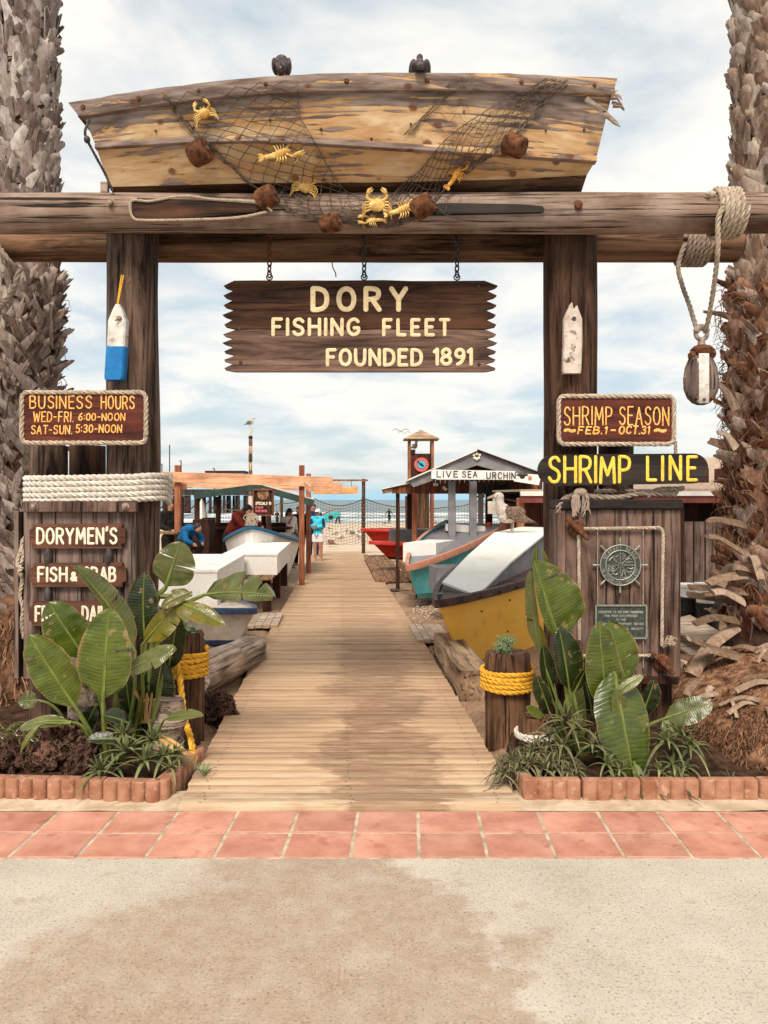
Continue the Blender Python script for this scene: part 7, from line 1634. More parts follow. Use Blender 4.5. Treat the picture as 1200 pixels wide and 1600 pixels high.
# ------------------------------------------------------------------ people
def person(label, base, H, yaw, skin_j=None, top=None, bot=None, shirt='cloth_white', pants='cloth_navy', sleeve=1, leg=1, hair='hair', long_hair=False, cap=None, glasses=False, voxel=.016, body='skin', fingers=True, bare=False):
    t = thing('person', label, 'person', base); A = R(yaw); ca, sa = math.cos(A), math.sin(A); O = V(base)
    J = dict(hip=(0, 0, .52), waist=(0, 0, .6), chest=(0, 0, .72), neck=(0, -.005, .83), head=(0, -.012, .925),
             shl=(.105, 0, .805), shr=(-.105, 0, .805), ell=(.15, .01, .64), elr=(-.15, .01, .64), hal=(.16, -.04, .49), har=(-.16, -.04, .49),
             hpl=(.05, 0, .51), hpr=(-.05, 0, .51), knl=(.06, -.01, .28), knr=(-.06, -.01, .28), anl=(.06, .01, .045), anr=(-.06, .01, .045))
    J.update(skin_j or {})
    def P(q): x, y, z = q; return O + V(((x * ca - y * sa) * H, (x * sa + y * ca) * H, z * H))
    D = {k: P(v) for k, v in J.items()}
    def seg(b, ks, rs, n=10): b.tube([D[k] if isinstance(k, str) else k for k in ks], [r * H for r in rs], n)
    def ball(b, k, r): b.ell(D[k], (r * H,) * 3, 10, 8)
    fw = V((sa, -ca, 0))                                  # facing
    def torso(b, g):
        seg(b, ['hip', 'waist', 'chest'], [.075 + g, .066 + g, .078 + g], 14); ball(b, 'hip', .078 + g); ball(b, 'chest', .08 + g); seg(b, ['shl', 'chest', 'shr'], [.04 + g, .075 + g, .04 + g]); ball(b, 'shl', .042 + g); ball(b, 'shr', .042 + g); seg(b, ['shl', 'neck', 'shr'], [.03 + g, .035 + g, .03 + g])
    def arm(b, s, g, upto=2):
        seg(b, ['sh' + s, 'el' + s], [.036 + g, .028 + g]); ball(b, 'el' + s, .028 + g)
        if upto > 1: w_ = D['el' + s].lerp(D['ha' + s], .86); seg(b, ['el' + s, w_], [.028 + g, .018 + g])
    def legs(b, s, g, upto=2):
        seg(b, ['hp' + s, 'kn' + s], [.058 + g, .04 + g]); ball(b, 'hp' + s, .056 + g); ball(b, 'kn' + s, .039 + g)
        if upto > 1: seg(b, ['kn' + s, 'an' + s], [.039 + g, .024 + g])
    b = B(); torso(b, 0); seg(b, ['chest', 'neck', 'head'], [.05, .033, .035]); hd = D['head']; b.ell(hd, (.043 * H, .05 * H, .06 * H), 16, 12, Matrix.Rotation(A, 3, 'Z')); b.ell(hd + V((0, 0, -.028 * H)) + fw * .008 * H, (.033 * H, .036 * H, .035 * H), 12, 8); b.ell(hd + fw * .05 * H + V((0, 0, -.008 * H)), (.008 * H, .012 * H, .012 * H), 8, 6)
    for s in 'lr':
        arm(b, s, 0); legs(b, s, 0); w_ = D['el' + s].lerp(D['ha' + s], .86); b.ell(D['ha' + s].lerp(w_, .35), (.019 * H, .019 * H, .026 * H), 10, 8)
        a = D['an' + s]; b.tube([a + fw * -.025 * H + V((0, 0, -.02 * H)), a + fw * .05 * H + V((0, 0, -.026 * H)), a + fw * .1 * H + V((0, 0, -.033 * H))], [.026 * H, .024 * H, .014 * H], 8)
    vs, fs = remesh(b, voxel * .8, 2); b2 = B(M[body]); b2.add(vs, fs)
    if fingers:
        b2.use(M['skin'])
        for s in 'lr':
            d = (D['ha' + s] - D['el' + s]).normalized(); sd = d.cross(fw); sd = sd.normalized() if sd.length > .1 else V((1, 0, 0))
            for i, (o, L) in enumerate(((-.012, .03), (-.004, .036), (.004, .034), (.012, .027))): p = D['ha' + s] + sd * o * H; b2.tube([p - d * .01 * H, p + d * L * .55 * H, p + d * L * H + fw * .008 * H], [.0048 * H, .0045 * H, .0035 * H], 5)
            p = D['ha' + s] - d * .012 * H; b2.tube([p, p + sd * .026 * H * (1 if s == 'l' else -1) + d * .01 * H, p + sd * .03 * H * (1 if s == 'l' else -1) + d * .024 * H], [.006 * H, .005 * H, .0038 * H], 5)
    part('body', b2, t)
    if not bare:
        b = B(); torso(b, .012)
        for s in 'lr':
            if sleeve: arm(b, s, .011, sleeve)
        vs, fs = remesh(b, voxel * .9, 2); b2 = B(M[shirt]); b2.add(vs, fs); part('top', b2, t)
        b = B(); ball(b, 'hip', .09)
        for s in 'lr':
            if leg == 1: seg(b, ['hp' + s, D['hp' + s].lerp(D['kn' + s], .62)], [.072, .062])
            else: legs(b, s, .013, leg)
        vs, fs = remesh(b, voxel * .9, 2); b2 = B(M[pants]); b2.add(vs, fs); part('shorts' if leg < 2 else 'trousers', b2, t)
    b = B(M[cap or hair]); b.ell(hd + V((0, 0, .014 * H)) - fw * .008 * H, (.05 * H, .055 * H, .055 * H), 14, 10, Matrix.Rotation(A, 3, 'Z'))
    if cap: b.tube([hd + fw * .03 * H + V((0, 0, .024 * H)), hd + fw * .085 * H + V((0, 0, .014 * H))], [.04 * H, .03 * H], 10, True, .15, (0, 0, 1))
    part('cap' if cap else 'hair', b, t)
    if long_hair or cap:
        b = B(M[hair]); b.tube([hd - fw * .03 * H + V((0, 0, .01 * H)), hd - fw * .05 * H + V((0, 0, -.06 * H)), hd - fw * .05 * H + V((0, 0, -.13 * H))], [.046 * H, .045 * H, .015 * H], 10); part('hair', b, t)
    b = B(M['iron']); sd = V((-fw.y, fw.x, 0))
    for e in (-1, 1): b.ell(hd + fw * .044 * H + sd * e * .018 * H + V((0, 0, .006 * H)), ((.014 if glasses else .006) * H, .01 * H, (.011 if glasses else .004) * H), 8, 6, Matrix.Rotation(A, 3, 'Z'))
    part('sunglasses' if glasses else 'eyes', b, t)
    b = B(M['cloth_red']); b.ell(hd + fw * .042 * H + V((0, 0, -.032 * H)), (.014 * H, .006 * H, .004 * H), 8, 6, Matrix.Rotation(A, 3, 'Z')); part('mouth', b, t)
    return t, P, D
def feet(px, py): return GP(px, py)
f = feet(497, 878)
t, P, D = person('person in a turquoise jacket, white shorts and cap, arms folded beside the far boardwalk', f, 1.78 * f.y / 26.6, -20, dict(elr=(-.135, -.04, .67), ell=(.135, -.04, .67), har=(.02, -.13, .68), hal=(-.02, -.12, .64)), shirt='cloth_cyan', pants='cloth_white', sleeve=2, leg=1, cap='cloth_white', glasses=True)
b = B(M['cloth_navy'])
for s in 'lr': b.tube([D['sh' + s] + V((0, -.03, .03)), D['el' + s].lerp(D['sh' + s], .4) + V((0, -.06, 0)), D['el' + s] + V((0, -.05, 0))], [.04, .045, .035], 8)
part('sleeve_stripe', b, t)
f = feet(488, 872); person('person in dark navy clothes mostly hidden behind the rear pergola post', f + V((0, .4, 0)), 1.78 * f.y / 26, 0, shirt='cloth_navy', pants='cloth_navy', sleeve=2, leg=2)
f = W(452, 874, 20.5); f.z = gz(20.5); 
person('dark haired person in a white T-shirt and sunglasses raising one hand', V((f.x, f.y, f.z)), 1.56, 50, dict(har=(-.05, -.12, .86), elr=(-.13, -.1, .7), hal=(.12, -.1, .55)), shirt='cloth_white', pants='cloth_black', sleeve=1, leg=2, glasses=True, long_hair=True)
f = W(467, 870, 21.5); person('person in black standing behind the front pergola post', V((f.x, f.y, gz(21.5))), 1.62, -30, shirt='cloth_black', pants='cloth_black', sleeve=2, leg=2)
f = W(360, 868, 17.0); f.z = gz(17); person('person in a dark red fleece and cap bending over the stall counter', V((f.x, f.y, gz(17) + .02)), 1.78, 62, dict(waist=(0, -.03, .6), chest=(0, -.13, .7), neck=(0, -.2, .79), head=(0, -.265, .83), shl=(.1, -.16, .76), shr=(-.1, -.16, .76), ell=(.15, -.3, .66), elr=(-.15, -.3, .66), hal=(.1, -.4, .62), har=(-.1, -.4, .62)), shirt='cloth_maroon', pants='cloth_black', sleeve=2, leg=2, cap='cloth_black')
f = W(266, 868, 17.6); person('person in black clothes sitting in the shade behind the left post', V((f.x, f.y, gz(17.6))), 1.72, 40, dict(har=(-.05, -.2, .6), elr=(-.14, -.06, .66), hal=(.08, -.2, .6)), shirt='cloth_black', pants='cloth_black', sleeve=2, leg=2)
f = W(296, 868, 15.2); person('person in a bright blue jacket crouching with a dark head at the stall table', V((f.x, f.y, gz(15.2) + .36)), 1.42, 60, dict(hip=(0, .12, .36), waist=(0, .1, .44), chest=(0, 0, .52), neck=(0, -.08, .55), head=(0, -.15, .56), shl=(.11, -.02, .53), shr=(-.11, -.02, .53), ell=(.15, -.08, .4), elr=(-.15, -.08, .4), hal=(.08, -.16, .34), har=(-.08, -.16, .34), hpl=(.06, .12, .35), hpr=(-.06, .12, .35), knl=(.1, -.1, .3), knr=(-.1, -.1, .3), anl=(.09, .02, .045), anr=(-.09, .02, .045)), shirt='cloth_blue', pants='cloth_black', sleeve=2, leg=2)
b = B(M['dark_wood']); b.box(V((W(296, 0, 15.2).x, 15.15, gz(15.2) + .14)), (.7, .7, .42), bev=.01); solo('crate', b, 'dark crate under the crouching person in the bright blue jacket', 'crate', V((W(296, 0, 15.2).x, 15.15, gz(15.2))))
b = B(M['white_plastic']); c = W(315, 800, 18.3); b.lathe(c, [(.01, .3), (.05, .22), (.12, -.05), (.17, -.28), (.12, -.3)], 10, 'z', .25, 3); solo('hanging_bag', b, 'white plastic bag hanging from the green edged stall roof', 'bag', c)
f = feet(608, 818); person('person in a black wetsuit walking towards the sea beyond the net', f, 1.72, 175, dict(ell=(.19, .01, .67), elr=(-.19, .01, .67), hal=(.27, .0, .54), har=(-.27, .0, .54), knl=(.03, -.05, .28), anr=(-.03, .1, .06)), body='cloth_black', bare=True, voxel=.03, fingers=False)
f = feet(528, 819); t, P, D = person('person in a green vest carrying the long turquoise surfboard', f, 1.72, 160, dict(hal=(-.1, -.05, .6), anl=(.13, .05, .05), anr=(-.13, -.03, .05), knl=(.09, 0, .28), knr=(-.09, 0, .28)), shirt='cloth_green', pants='cloth_black', sleeve=1, leg=2, voxel=.03, fingers=False)
sb = thing('surfboard', 'long turquoise surfboard with a red edge carried across the beach', 'surfboard', W(517, 806, 75))
rows = []; k = 75 / FPX
def sbp(u, v): 
    x = 500 + 32 * u; y = 813 - 14 * u; hw = 6.4 * max(0, 1 - (2 * u - 1) ** 4) ** .5; return W(x + hw * v * .42, y + hw * v, 75)
b = B(M['board_teal']); b.grid([[sbp(i / 20, v) + V((0, -.06 * (1 - v * v), 0)) for v in (-1, -.5, 0, .5, 1)] for i in range(21)]); b.grid([[sbp(i / 20, v) + V((0, .06, 0)) for v in (-1, 0, 1)] for i in range(21)]); part('deck', b, sb)
b = B(M['red_hull']); b.tube([sbp(i / 20, -1) for i in range(21)], .06, 6); part('edge', b, sb)
b = B(M['cloth_black']); b.ell(W(517, 808, 74.9), (.25, .03, .18), 10, 6); part('emblem', b, sb)
for px, py, lb, mt in ((433, 812, 'distant dark surfer leaning forward at the water left of the pergola post', 'cloth_black'), (451, 810, 'distant surfer standing in the shallows above the raised hand', 'cloth_black'), (465, 810, 'distant surfer in a pale top in the shallows beside the pergola post', 'cloth_white')):
    f = W(px, py + 8, 95); person(lb, V((f.x, 95, -1.35)), 1.7, 180, dict(chest=(0, -.1, .7), neck=(0, -.14, .8), head=(0, -.17, .88)) if px == 433 else None, shirt=mt, pants='cloth_black', sleeve=2, leg=2, voxel=.035, fingers=False, body='skin')
# ------------------------------------------------------------------ welcome sign, net posts and net
wf = thing('net_fence', 'dark rope net fence on posts across the beach end', 'fence', GP(568, 862))
NY = 27.5
for px, w_ in ((568, 5.5), (705, 5), (440, 5)):
    b = B(M['pile']); x = W(px, 0, NY).x; b.lathe((x, NY, 0), [(w_ / 2 * NY / FPX, gz(NY) - .1), (w_ / 2 * NY / FPX, W(0, 748 if px == 568 else 772, NY).z)], 12, 'z', .1, px); part('post', b, wf)
b = B(M['cord'])
def cat(px):                                              # top cord of the net in picture rows
    for a, ya, c, yc, s in ((330, 792, 440, 786, 8), (440, 786, 485, 775, 4), (485, 775, 568, 779, 13), (568, 778, 643, 792, 5), (643, 792, 705, 791, 3), (705, 791, 740, 784, 3), (740, 784, 860, 790, 5)):
        if a <= px <= c: u = (px - a) / (c - a); return ya + (yc - ya) * u + s * 4 * u * (1 - u)
    return 792
b.tube([W(x, cat(x), NY) for x in range(335, 850, 5)], .018, 5); part('top_rope', b, wf)
b = B(M['cord']); xs = [335 + 4.6 * i for i in range(112)]
for x in xs: b.tube([W(x, cat(x), NY), W(x, 850, NY)], .0055, 3, False)
for j in range(1, 15): b.tube([W(x, min(cat(x) + j * 4.6, 851), NY) for x in xs], .0055, 3, False)
part('mesh', b, wf)
b = B(M['cord'])
P = [W(568 + 3.2 * math.sin(i * 1.1), 780 + i * 1.6, NY - .08) for i in range(46)]; b.tube(P, .022, 5); part('wrapped_rope', b, wf)
t = thing('welcome_sign', 'small brown board reading WELCOME ABOARD hung from a crossbar', 'sign', W(522, 772, 26.5))
b = B(M['redwood']); tl2 = [(487, 761), (558, 760), (560, 763), (557, 765), (560, 767), (558, 772), (488, 772), (490, 769), (486, 767), (490, 764)]; b.quadbox([W(x, y, 26.5) for x, y in tl2], (0, .05, 0)); part('board', b, t, sm=False)
b = B(M['letter_orange']); text_px(b, 'WELCOME', 490, 523, 770.5, 763, 26.49, .55, .3, .02); text_px(b, 'ABOARD', 530, 556, 770, 762.5, 26.49, .55, .3, .02); part('lettering', b, t)
b = B(M['bench']); b.bar(W(500, 750.5, 26.9), W(575, 750.5, 26.9), .06, .06); part('crossbar', b, t)
b = B(M['cord'])
for x in (500, 549): b.tube([W(x, 751, 26.6), W(x, 761, 26.55)], .01, 4)
part('hanger', b, t)
b = B(M['bench']); c = GP(500, 886)
for i in range(3): b.bar(W(488, 877 + i * .8, 23.6 - i * .25), W(515, 877 + i * .8, 23.6 - i * .25), .2, .05)
for x in (491, 508): b.box(W(x, 886, 23.4), (.12, .3, .22))
solo('low_bench', b, 'low wooden step under the person in the turquoise jacket', 'bench', c)
# ------------------------------------------------------------------ right hand stalls and tower
st = thing('gabled_stall', 'grey gabled stall carrying the LIVE SEA URCHIN board', 'stall', (1.6, 14, gz(14)))
GY = 13.6
gl, gp, gr = W(637, 752, GY), W(745, 705, GY), W(846, 742, GY)
b = B(M['grey_post']); th = .24
b.quadbox([gl, gp, gp + V((0, 0, -th)), gl + V((.1, 0, -.1))], (0, .05, 0)); b.quadbox([gp + V((.002, .003, 0)), gr, gr + V((-.12, .003, -.1)), gp + V((.002, .003, -th))], (0, .05, 0)); part('gable_board', b, st, sm=False)
b = B(M['white_trim']); e = V((0, 3.2, 0)); up = V((0, -.06, .006))
b.quadbox([gl + up, gp + up, gp + up + e, gl + up + e], (0, 0, .025)); part('roof', b, st, sm=False, label='pale left roof slope')
b = B(M['dark_wood']); b.quadbox([gp + up + V((.003, 0, .002)), gr + up, gr + up + e, gp + up + e + V((.003, 0, .002))], (0, 0, .025)); part('roof', b, st, sm=False, label='dark right roof slope')
b = B(M['dark_wood']); b.quadbox([W(700, 738, GY + .3), W(790, 738, GY + .3), W(745, 712, GY + .3)], (0, .04, 0)); part('gable_wall', b, st, sm=False)
for px in (706, 739): post(st, px, 752, GY + .25, 11, 'grey_post', gz(14) + .1)
for px in (640, 835): post(st, px, 752, GY + 2.8, 8, 'dark_wood')
b = B(M['letter_white']); c = W(745, 711, GY - .02)
for x, z in ((-.05, 0), (0, .02), (.05, 0), (-.035, -.05), (.035, -.05), (0, -.07)): b.ell(c + V((x, 0, z)), (.025, .015, .025), 8, 6)
part('ornament', b, st)
ls = thing('stall_sign', 'white board reading LIVE SEA URCHIN with a painted urchin', 'sign', W(755, 752, GY - .1)); Y = GY - .06
b = B(M['white']); b.quadbox([W(674, 733.5, Y), W(805, 736, Y), W(806, 750, Y), W(674, 748, Y)], (0, .03, 0)); part('board', b, ls, sm=False)
b = B(M['white']); b.quadbox([W(804, 739, Y - .02), W(846, 742, Y - .02), W(842, 758, Y - .02), W(803, 752, Y - .02)], (0, .018, 0)); part('small_board', b, ls, sm=False)
b = B(M['letter_black']); text_px(b, 'LIVE', 682, 716, 746, 735.5, Y - .003, .75, .36, .02); text_px(b, 'SEA', 722, 746, 746.5, 736, Y - .003, .75, .36, .02); text_px(b, 'URCHIN', 760, 806, 748.5, 737.5, Y - .022, .75, .36, .02)
c = W(816, 745, Y - .022); b.ell(c, (.045, .01, .035), 12, 8)
for i in range(12): a = R(20 + 140 * i / 11); b.tube([c, c + V((math.cos(a) * .11, -.004, math.sin(a) * .085))], .005, 4)
part('lettering', b, ls)
b = B(M['salmon']); b.ell(W(828, 747, Y - .024), (.035, .006, .04), 10, 6); part('painted_shell', b, ls)
br = thing('shed_roof', 'low brown board stall front with a pale edge below the LIVE SEA URCHIN board', 'stall', (1.2, 14.8, gz(15)))
BY = 14.6
x = 612
while x < 842:
    x2 = x + 7.6; b = B(M['shed_board']); yt0 = 757.5 if x > 640 else 757.5 + (640 - x) * .06; yb0 = 771.5 if x > 615 else 771
    b.quadbox([W(x + .25, yt0 - 8 if x > 640 else yt0, BY), W(x2 - .25, yt0 - 8 if x > 640 else yt0, BY), W(x2 - .25, yb0, BY), W(x + .25, yb0, BY)], (0, .03, 0)); part('board', b, br, sm=False); x = x2
b = B(M['bench']); b.quadbox([W(613, 760, BY + .04), W(640, 757, BY + .04), W(842, 750, BY + .04), W(842, 771, BY + .04), W(613, 771, BY + .04)], (0, .02, 0)); part('backing', b, br, sm=False)
b = B(M['white_trim']); b.quadbox([W(596, 763.5, BY - .05), W(640, 753.5, BY - .05), W(640, 755, BY - .05), W(596, 765, BY - .05)], (0, 2.4, 0)); part('roof', b, br, sm=False)
b = B(M['bench']); b.quadbox([W(597, 765, BY - .02), W(612, 759, BY - .02), W(613, 769, BY - .02), W(598, 771.5, BY - .02)], (0, .05, 0)); part('end_board', b, br, sm=False)
for px, Y, mt, w_ in ((621.5, BY + .1, 'dark_wood', 6), (647.5, BY - .2, 'redwood_v', 7.5), (812, BY + .2, 'redwood_v', 9), (764, BY + 1.5, 'dark_wood', 10)): post(br, px, 770, Y, w_, mt)
b = B(M['bench']); b.bar(W(626, 880, BY - .4), W(648, 905, BY - 1.6), .08, .12); part('low_rail', b, br)
for x, y in ((681, 757), (695, 763)):
    b = B(M['white_plastic']); b.box(W(x, y, BY - .02), (.09, .02, .055), rot3(0, 0, 0) if x < 690 else rot3(0, 45, 0), bev=.006); part('lamp' if x < 690 else 'tag', b, br)
b = B(M['green_trim']); c = W(778, 764, BY - .3)
for k in range(60): a = random.uniform(0, 3.2); L = random.uniform(.1, .3); p = c + V((random.uniform(-.25, .25), random.uniform(-.05, .05), random.uniform(-.02, .1))); b.tube([p, p + V((math.cos(a) * L * .6, 0, -math.sin(a) * L * .3 - .05)), p + V((math.cos(a) * L, 0, -math.sin(a) * L * .8))], [.012, .012, .003], 4)
solo('hanging_garland', b, 'dark green hanging garland under the LIVE SEA URCHIN board', 'plant', c)
t = thing('white_counter', 'white plank counter between the grey stall posts', 'counter', W(730, 842, 14.4))
b = B(M['white_trim']); b.bar(W(696, 824, 14.3), W(757, 828, 14.3), .3, .13, bev=.01); part('top', b, t); b = B(M['bench']); b.box(W(716, 850, 14.3), (.1, .1, .5)); part('leg', b, t)
b = B(M['rope'])
for k in range(12): b.tube(smooth([W(720 + k, 835, 14.05), W(716 + k * 1.4, 845 + k % 3 * 2, 14.0), W(722 + k, 855, 14.05), W(726 + k * .6, 838, 14.05)], 5), .011, 5)
solo('rope_bundle', b, 'coil of tan rope hanging below the white plank counter', 'rope', W(722, 845, 14.05))
b = B(M['cloth_red']); b.ell(W(764, 826, 14.6), (.08, .08, .12), 10, 8, wob=.3); solo('red_cloth', b, 'small red cloth hung beside the gull at the brown stall', 'cloth', W(764, 826, 14.6))
tw = thing('lookout_tower', 'small wooden lookout tower with a hipped shingle roof', 'tower', (.98, 19, gz(19))); TY = 18.6
for px in (640, 676):
    for dy in (0, 1.0): b = B(M['redwood_v']); x = W(px, 0, TY).x; b.box((x + (0 if dy == 0 else .0), TY + dy * .55, (W(0, 687, TY).z + gz(19)) / 2), (.06, .06, W(0, 687, TY).z - gz(19))); part('post', b, tw)
cx = W(658.5, 0, TY).x; zt = W(0, 670, TY).z; ze = W(0, 686, TY).z; hw = 28 * TY / FPX; cyy = TY + .28
b = B(M['shingle'])
for i in range(5):
    z0 = ze + (zt - ze) * i / 5; z1 = ze + (zt - ze) * (i + 1) / 5; a = hw * (1 - i / 5); c = hw * (1 - (i + 1) / 5) + .015
    vs = [V((cx + sx * a, cyy + sy * a, z0)) for sx, sy in ((-1, -1), (1, -1), (1, 1), (-1, 1))] + [V((cx + sx * c * .98, cyy + sy * c * .98, z1)) for sx, sy in ((-1, -1), (1, -1), (1, 1), (-1, 1))]
    b.add(vs, [(0, 3, 2, 1), (4, 5, 6, 7)] + [(k, (k + 1) % 4, 4 + (k + 1) % 4, 4 + k) for k in range(4)])
part('roof', b, tw, sm=False)
b = B(M['dark_wood']); b.box(W(658, 733, TY - .01), (.48, .03, .72)); b.box(W(645, 706, TY), (.11, .1, .1)); part('panel', b, tw)
rs_ = thing('round_sign', 'round red sign with a blue centre and a fish on the lookout tower', 'sign', W(658.5, 726, TY - .06)); c = W(658.5, 726, TY - .06); k = TY / FPX
b = B(M['cloth_red']); b.lathe(c, [(11.5 * k, .02), (11.5 * k, -.005), (6.3 * k, -.008), (.005, -.008)], 24, 'y'); part('rim', b, rs_)
b = B(M['cloth_cyan']); b.lathe(c + V((0, -.01, 0)), [(6.2 * k, 0), (6 * k, -.006), (.005, -.006)], 20, 'y'); part('disc', b, rs_)
b = B(M['cloth_navy']); b.ell(c + V((0, -.02, 0)), (.07, .01, .025), 10, 6, rot3(0, 35, 0)); b.tube([c + V((-.06, -.02, .045)), c + V((-.09, -.02, .08))], [.01, .025], 6, True, .3, (0, -1, 0)); part('fish', b, rs_)
b = B(M['letter_white'])
for i in range(22): a = 2 * math.pi * i / 22; r0 = 8 * k; p = c + V((math.cos(a) * r0, -.012, math.sin(a) * r0)); d = V((math.cos(a), 0, math.sin(a))); b.tube([p, p + d * .028], .005, 4)
part('lettering', b, rs_)
gull('gull', 'white gull standing inside the lookout tower', W(648, 705, TY + .2), .0052, 60, brown=False)
b = B(M['pile']); Y = 22; x = W(657, 0, Y).x; b.lathe((x, Y, 0), [(.235, gz(22) - .1), (.24, .5), (.23, 1.2), (.235, W(0, 752, Y).z)], 20, 'z', .14, 44); b.lathe((x - .28, Y + .3, 0), [(.12, gz(22) - .1), (.13, W(0, 775, Y).z)], 12, 'z', .14, 45); solo('mooring_pile', b, 'thick grey mooring pile behind the orange stall post', 'piling', (x, Y, gz(22)))
b = B(M['hull_white']); Y = 16; b.box(W(751, 795, Y), (.11, .06, .75), bev=.01); b.box(W(751, 776, Y), (.16, .08, .04)); solo('worn_board', b, 'peeling white board standing between the stall posts', 'board', W(751, 820, Y))
# dark shed at the right with tan roof
ds = thing('storage_shed', 'dark brown shed with a tan roof behind the SHRIMP LINE board', 'shed', (4, 11.5, gz(11.5))); DY = 11.2
b = B(M['shed_board']); 
for i in range(34):
    x = 1.95 + i * .2; b.box((x, DY + 1.6, .75), (.194, .03, 1.6))
part('back_wall', b, ds, sm=False)
b = B(M['dark_wood'])
for i in range(14): b.box((4.15 + .24 * i, DY + .4, .95), (.15, .03, 2.2))
part('front_boards', b, ds, sm=False)
b = B(M['grey_board']); 
for i in range(12): b.box((4.05 + .16 * i, DY - .1, .55), (.14, .03, 1.5))
part('fence_boards', b, ds, sm=False)
b = B(M['red_fascia']); b.bar((1.85, DY - .32, W(0, 776, DY).z - .02), (9, DY - .32, W(0, 776, DY).z - .02), .04, .13); part('fascia', b, ds)
b = B(M['white_trim']); b.bar((1.85, DY - .34, W(0, 771, DY).z - .005), (9, DY - .34, W(0, 771, DY).z - .005), .05, .06); part('gutter', b, ds)
b = B(M['roof_tan']); z0 = W(0, 768.5, DY).z; b.quadbox([V((3.0, DY - .36, z0)), V((9, DY - .36, z0)), V((9, DY + 4, z0 + .8)), V((3.4, DY + 4, z0 + .5))], (0, 0, .04)); b.quadbox([V((1.85, DY - .36, z0)), V((2.998, DY - .36, z0)), V((3.2, DY + 2.5, z0 + .04)), V((1.85, DY + 2.5, z0 + .02))], (0, 0, .03)); part('roof', b, ds, sm=False)
b = B(M['dark_wood']); b.quadbox([V((1.9, DY + 1.66, -.1)), V((9, DY + 1.66, -.1)), V((9, DY + 1.66, 1.7)), V((1.9, DY + 1.66, 1.7))], (0, .05, 0)); b.quadbox([V((1.9, DY - .2, 1.55)), V((9, DY - .2, 1.55)), V((9, DY + 1.6, 1.6)), V((1.9, DY + 1.6, 1.6))], (0, 0, .03)); part('inner_wall', b, ds, sm=False)
for px in (813, 1062): post(ds, px, 778, DY - .2, 11, 'redwood_v' if px < 900 else 'dark_wood')
b = B(M['hull_white']); b.box(W(770, 793, DY + 1.5), (.16, .02, .2)); part('notice', b, ds)
# buckets and planks by the shed
def bucket(name, px, y0, y1, Y, r, mt, label, lip=True, group=None):
    z0, z1 = W(0, y1, Y).z, W(0, y0, Y).z; x = W(px, 0, Y).x; t = thing(name, label, 'bucket', (x, Y, z0), group); b = B(M[mt]); b.lathe((x, Y, 0), [(r * .82, z0), (r, z1 - .03), (r * 1.07, z1 - .03), (r * 1.07, z1), (r * .98, z1), (r * .9, z1 - .02), (.01, z1 - .03)], 24); part('body', b, t)
    b = B(M[mt]); b.tube([V((x + r * 1.08 * math.cos(a), Y - r * 1.08 * abs(math.sin(a)), z1 - .05 - .1 * abs(math.sin(a)))) for a in [math.pi + math.pi * i / 12 for i in range(13)]], .006, 5); part('handle', b, t)
bucket('plastic_bucket', 1107, 941, 985, 8.6, .125, 'black_plastic', 'black bucket carrying a white bucket beside the right palm'); bucket('plastic_bucket', 1102, 911, 942, 8.6, .11, 'white_plastic', 'white bucket standing in the black bucket nearest the palm'); bucket('plastic_bucket', 1073, 931, 990, 8.9, .16, 'black_plastic', 'black bucket half hidden by the plank cabinet'); bucket('plastic_bucket', 1074, 912, 932, 8.9, .12, 'white_plastic', 'white bucket half hidden by the plank cabinet')
t = thing('plank_pile', 'pale boards leaning beside the plank cabinet under the buckets', 'planks', W(1085, 1010, 6.9))
for i, (p, q) in enumerate((((1056, 968, 7.0), (1112, 1000, 6.6)), ((1056, 992, 6.95), (1100, 1022, 6.6)))):
    b = B(M['pale_plank']); b.bar(W(*p), W(*q), .3 - i * .06, .03, (0, -.5, 1), bev=.004); part('plank', b, t)
b = B(M['dark_wood']); b.bar(W(1060, 990, 8.5), W(1130, 990, 8.5), .6, .05); b.box(W(1095, 1003, 8.6), (.5, .4, .2)); solo('low_table', b, 'dark low table under the buckets beside the right palm', 'table', W(1095, 1010, 8.5))
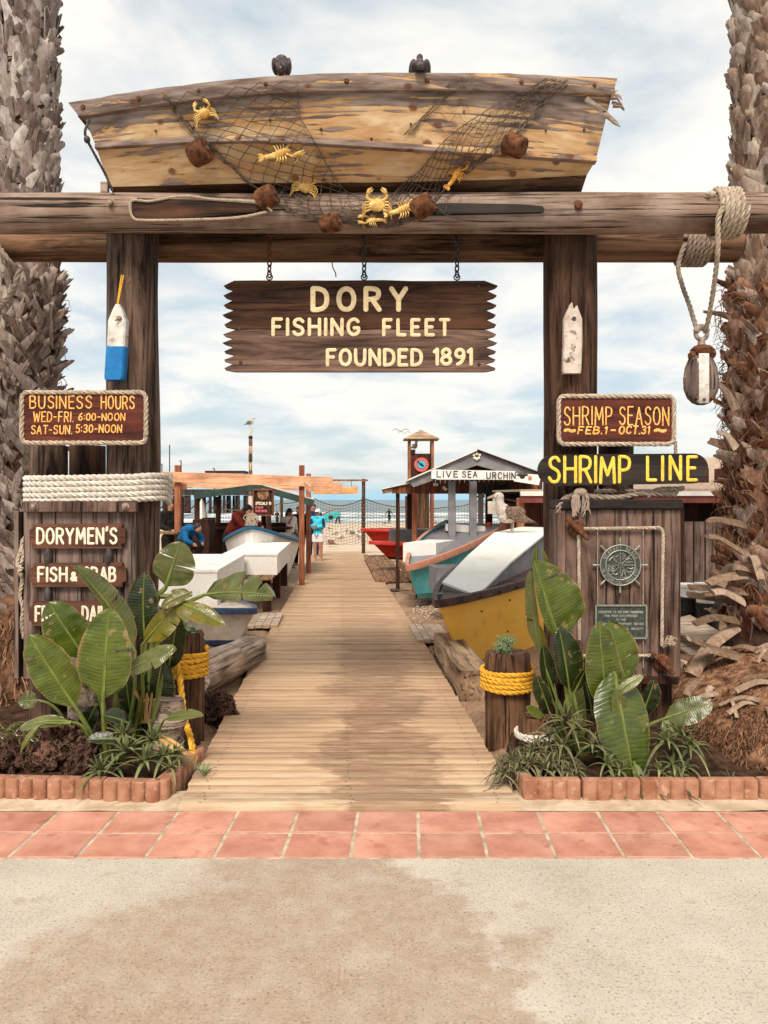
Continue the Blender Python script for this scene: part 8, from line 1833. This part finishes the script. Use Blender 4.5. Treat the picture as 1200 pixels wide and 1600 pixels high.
# ------------------------------------------------------------------ gulls on the sand and in the air
for i, (px, py, yaw, br_) in enumerate(((513, 829, 190, False), (541, 834, 20, False), (549, 838, 170, True), (558, 835, 200, False), (515, 855, 180, True), (534, 846, 10, False), (602, 820, 30, True), (682, 820, 0, True), (560, 843, 150, False), (526, 838, 0, False))):
    lb = ['white gull on the far sand just right of the turquoise jacket', 'white gull on the sand below the surfer carrying the board', 'brownish gull on the sand between two white gulls', 'white gull on the sand nearest the left of the net post', 'brown gull walking at the end of the boardwalk beside the bench', 'white gull on the sand midway between jacket and net post', 'tiny gull on the sand behind the net, left of the wetsuit walker', 'tiny gull on the sand behind the net under the brown stall', 'white gull on the sand lowest beside the net post', 'white gull on the sand behind the brown walking gull'][i]
    g0 = GP(px, py); gull('gull', lb, g0, .0095, yaw, brown=br_, group='gulls on the sand')
def flying(px, py, Y, s, label):
    c = W(px, py, Y); t = thing('flying_gull', label, 'gull', c, 'gulls in the air'); b = B(M['feather_white']); b.ell(c, (.3 * s, .1 * s, .09 * s), 10, 6); part('body', b, t)
    for e in (-1, 1): b = B(M['feather_brown']); b.tube([c + V((e * .05 * s, 0, 0)), c + V((e * .4 * s, .1, .14 * s)), c + V((e * .8 * s, .25, .0))], [.12 * s, .1 * s, .02 * s], 6, True, .2, (0, 0, 1)); part('wing', b, t)
flying(626, 672.5, 60, .9, 'tiny gull flying left of the lookout tower roof'); flying(632, 676, 55, .6, 'tiny gull flying lower, touching the lookout tower roof edge')
# ------------------------------------------------------------------ pier
pr_ = thing('pier', 'long dark timber pier standing in the sea behind the left stall', 'pier', (-55, 170, -1.5)); PYY = 170
b = B(M['pier']); b.box(((W(60, 0, PYY).x + W(392, 0, PYY).x) / 2, PYY + 3, W(0, 769, PYY).z), (W(392, 0, PYY).x - W(60, 0, PYY).x, 7, 1.2)); part('deck', b, pr_)
b = B(M['roof_metal']); b.box(((W(320, 0, PYY).x + W(378, 0, PYY).x) / 2, PYY + 4, W(0, 750, PYY).z), (W(378, 0, PYY).x - W(320, 0, PYY).x, 5, 4)); part('hut', b, pr_)
b = B(M['dark_wood']); b.box(((W(318, 0, PYY).x + W(380, 0, PYY).x) / 2, PYY + 4, W(0, 737, PYY).z), (W(380, 0, PYY).x - W(318, 0, PYY).x, 5.6, .5)); part('hut_roof', b, pr_)
proto = None
for i in range(96):
    px = 62 + 3.45 * i + random.uniform(-1.2, 1.2); dy = random.choice((0, 3, 6)); x = W(px, 0, PYY).x
    if proto is None: b = B(M['pier']); b.lathe((x, PYY, 0), [(.3, -6), (.26, W(0, 774, PYY).z)], 8); proto = part('piling', b, pr_); c = proto
    else: c = proto.copy(); C.objects.link(c); c.parent = pr_; c.location = proto.location + V((x - (W(62, 0, PYY).x), dy, 0))
b = B(M['pier'])
for i in range(20): x = W(70 + 16 * i, 0, PYY).x; b.bar((x, PYY - .3, -1), (x + 2.4, PYY - .3, 1.4), .2, .2)
part('cross_brace', b, pr_)
b = B(M['iron']);
for px, yt in ((253, 725), (283, 720), (265, 695), (335, 732)): b.tube([W(px, 769, PYY), W(px, yt, PYY)], .12, 6); b.tube([W(px, yt, PYY), W(px - 3, yt + .5, PYY)], .1, 6) if px != 265 else None
part('lamp_post', b, pr_)
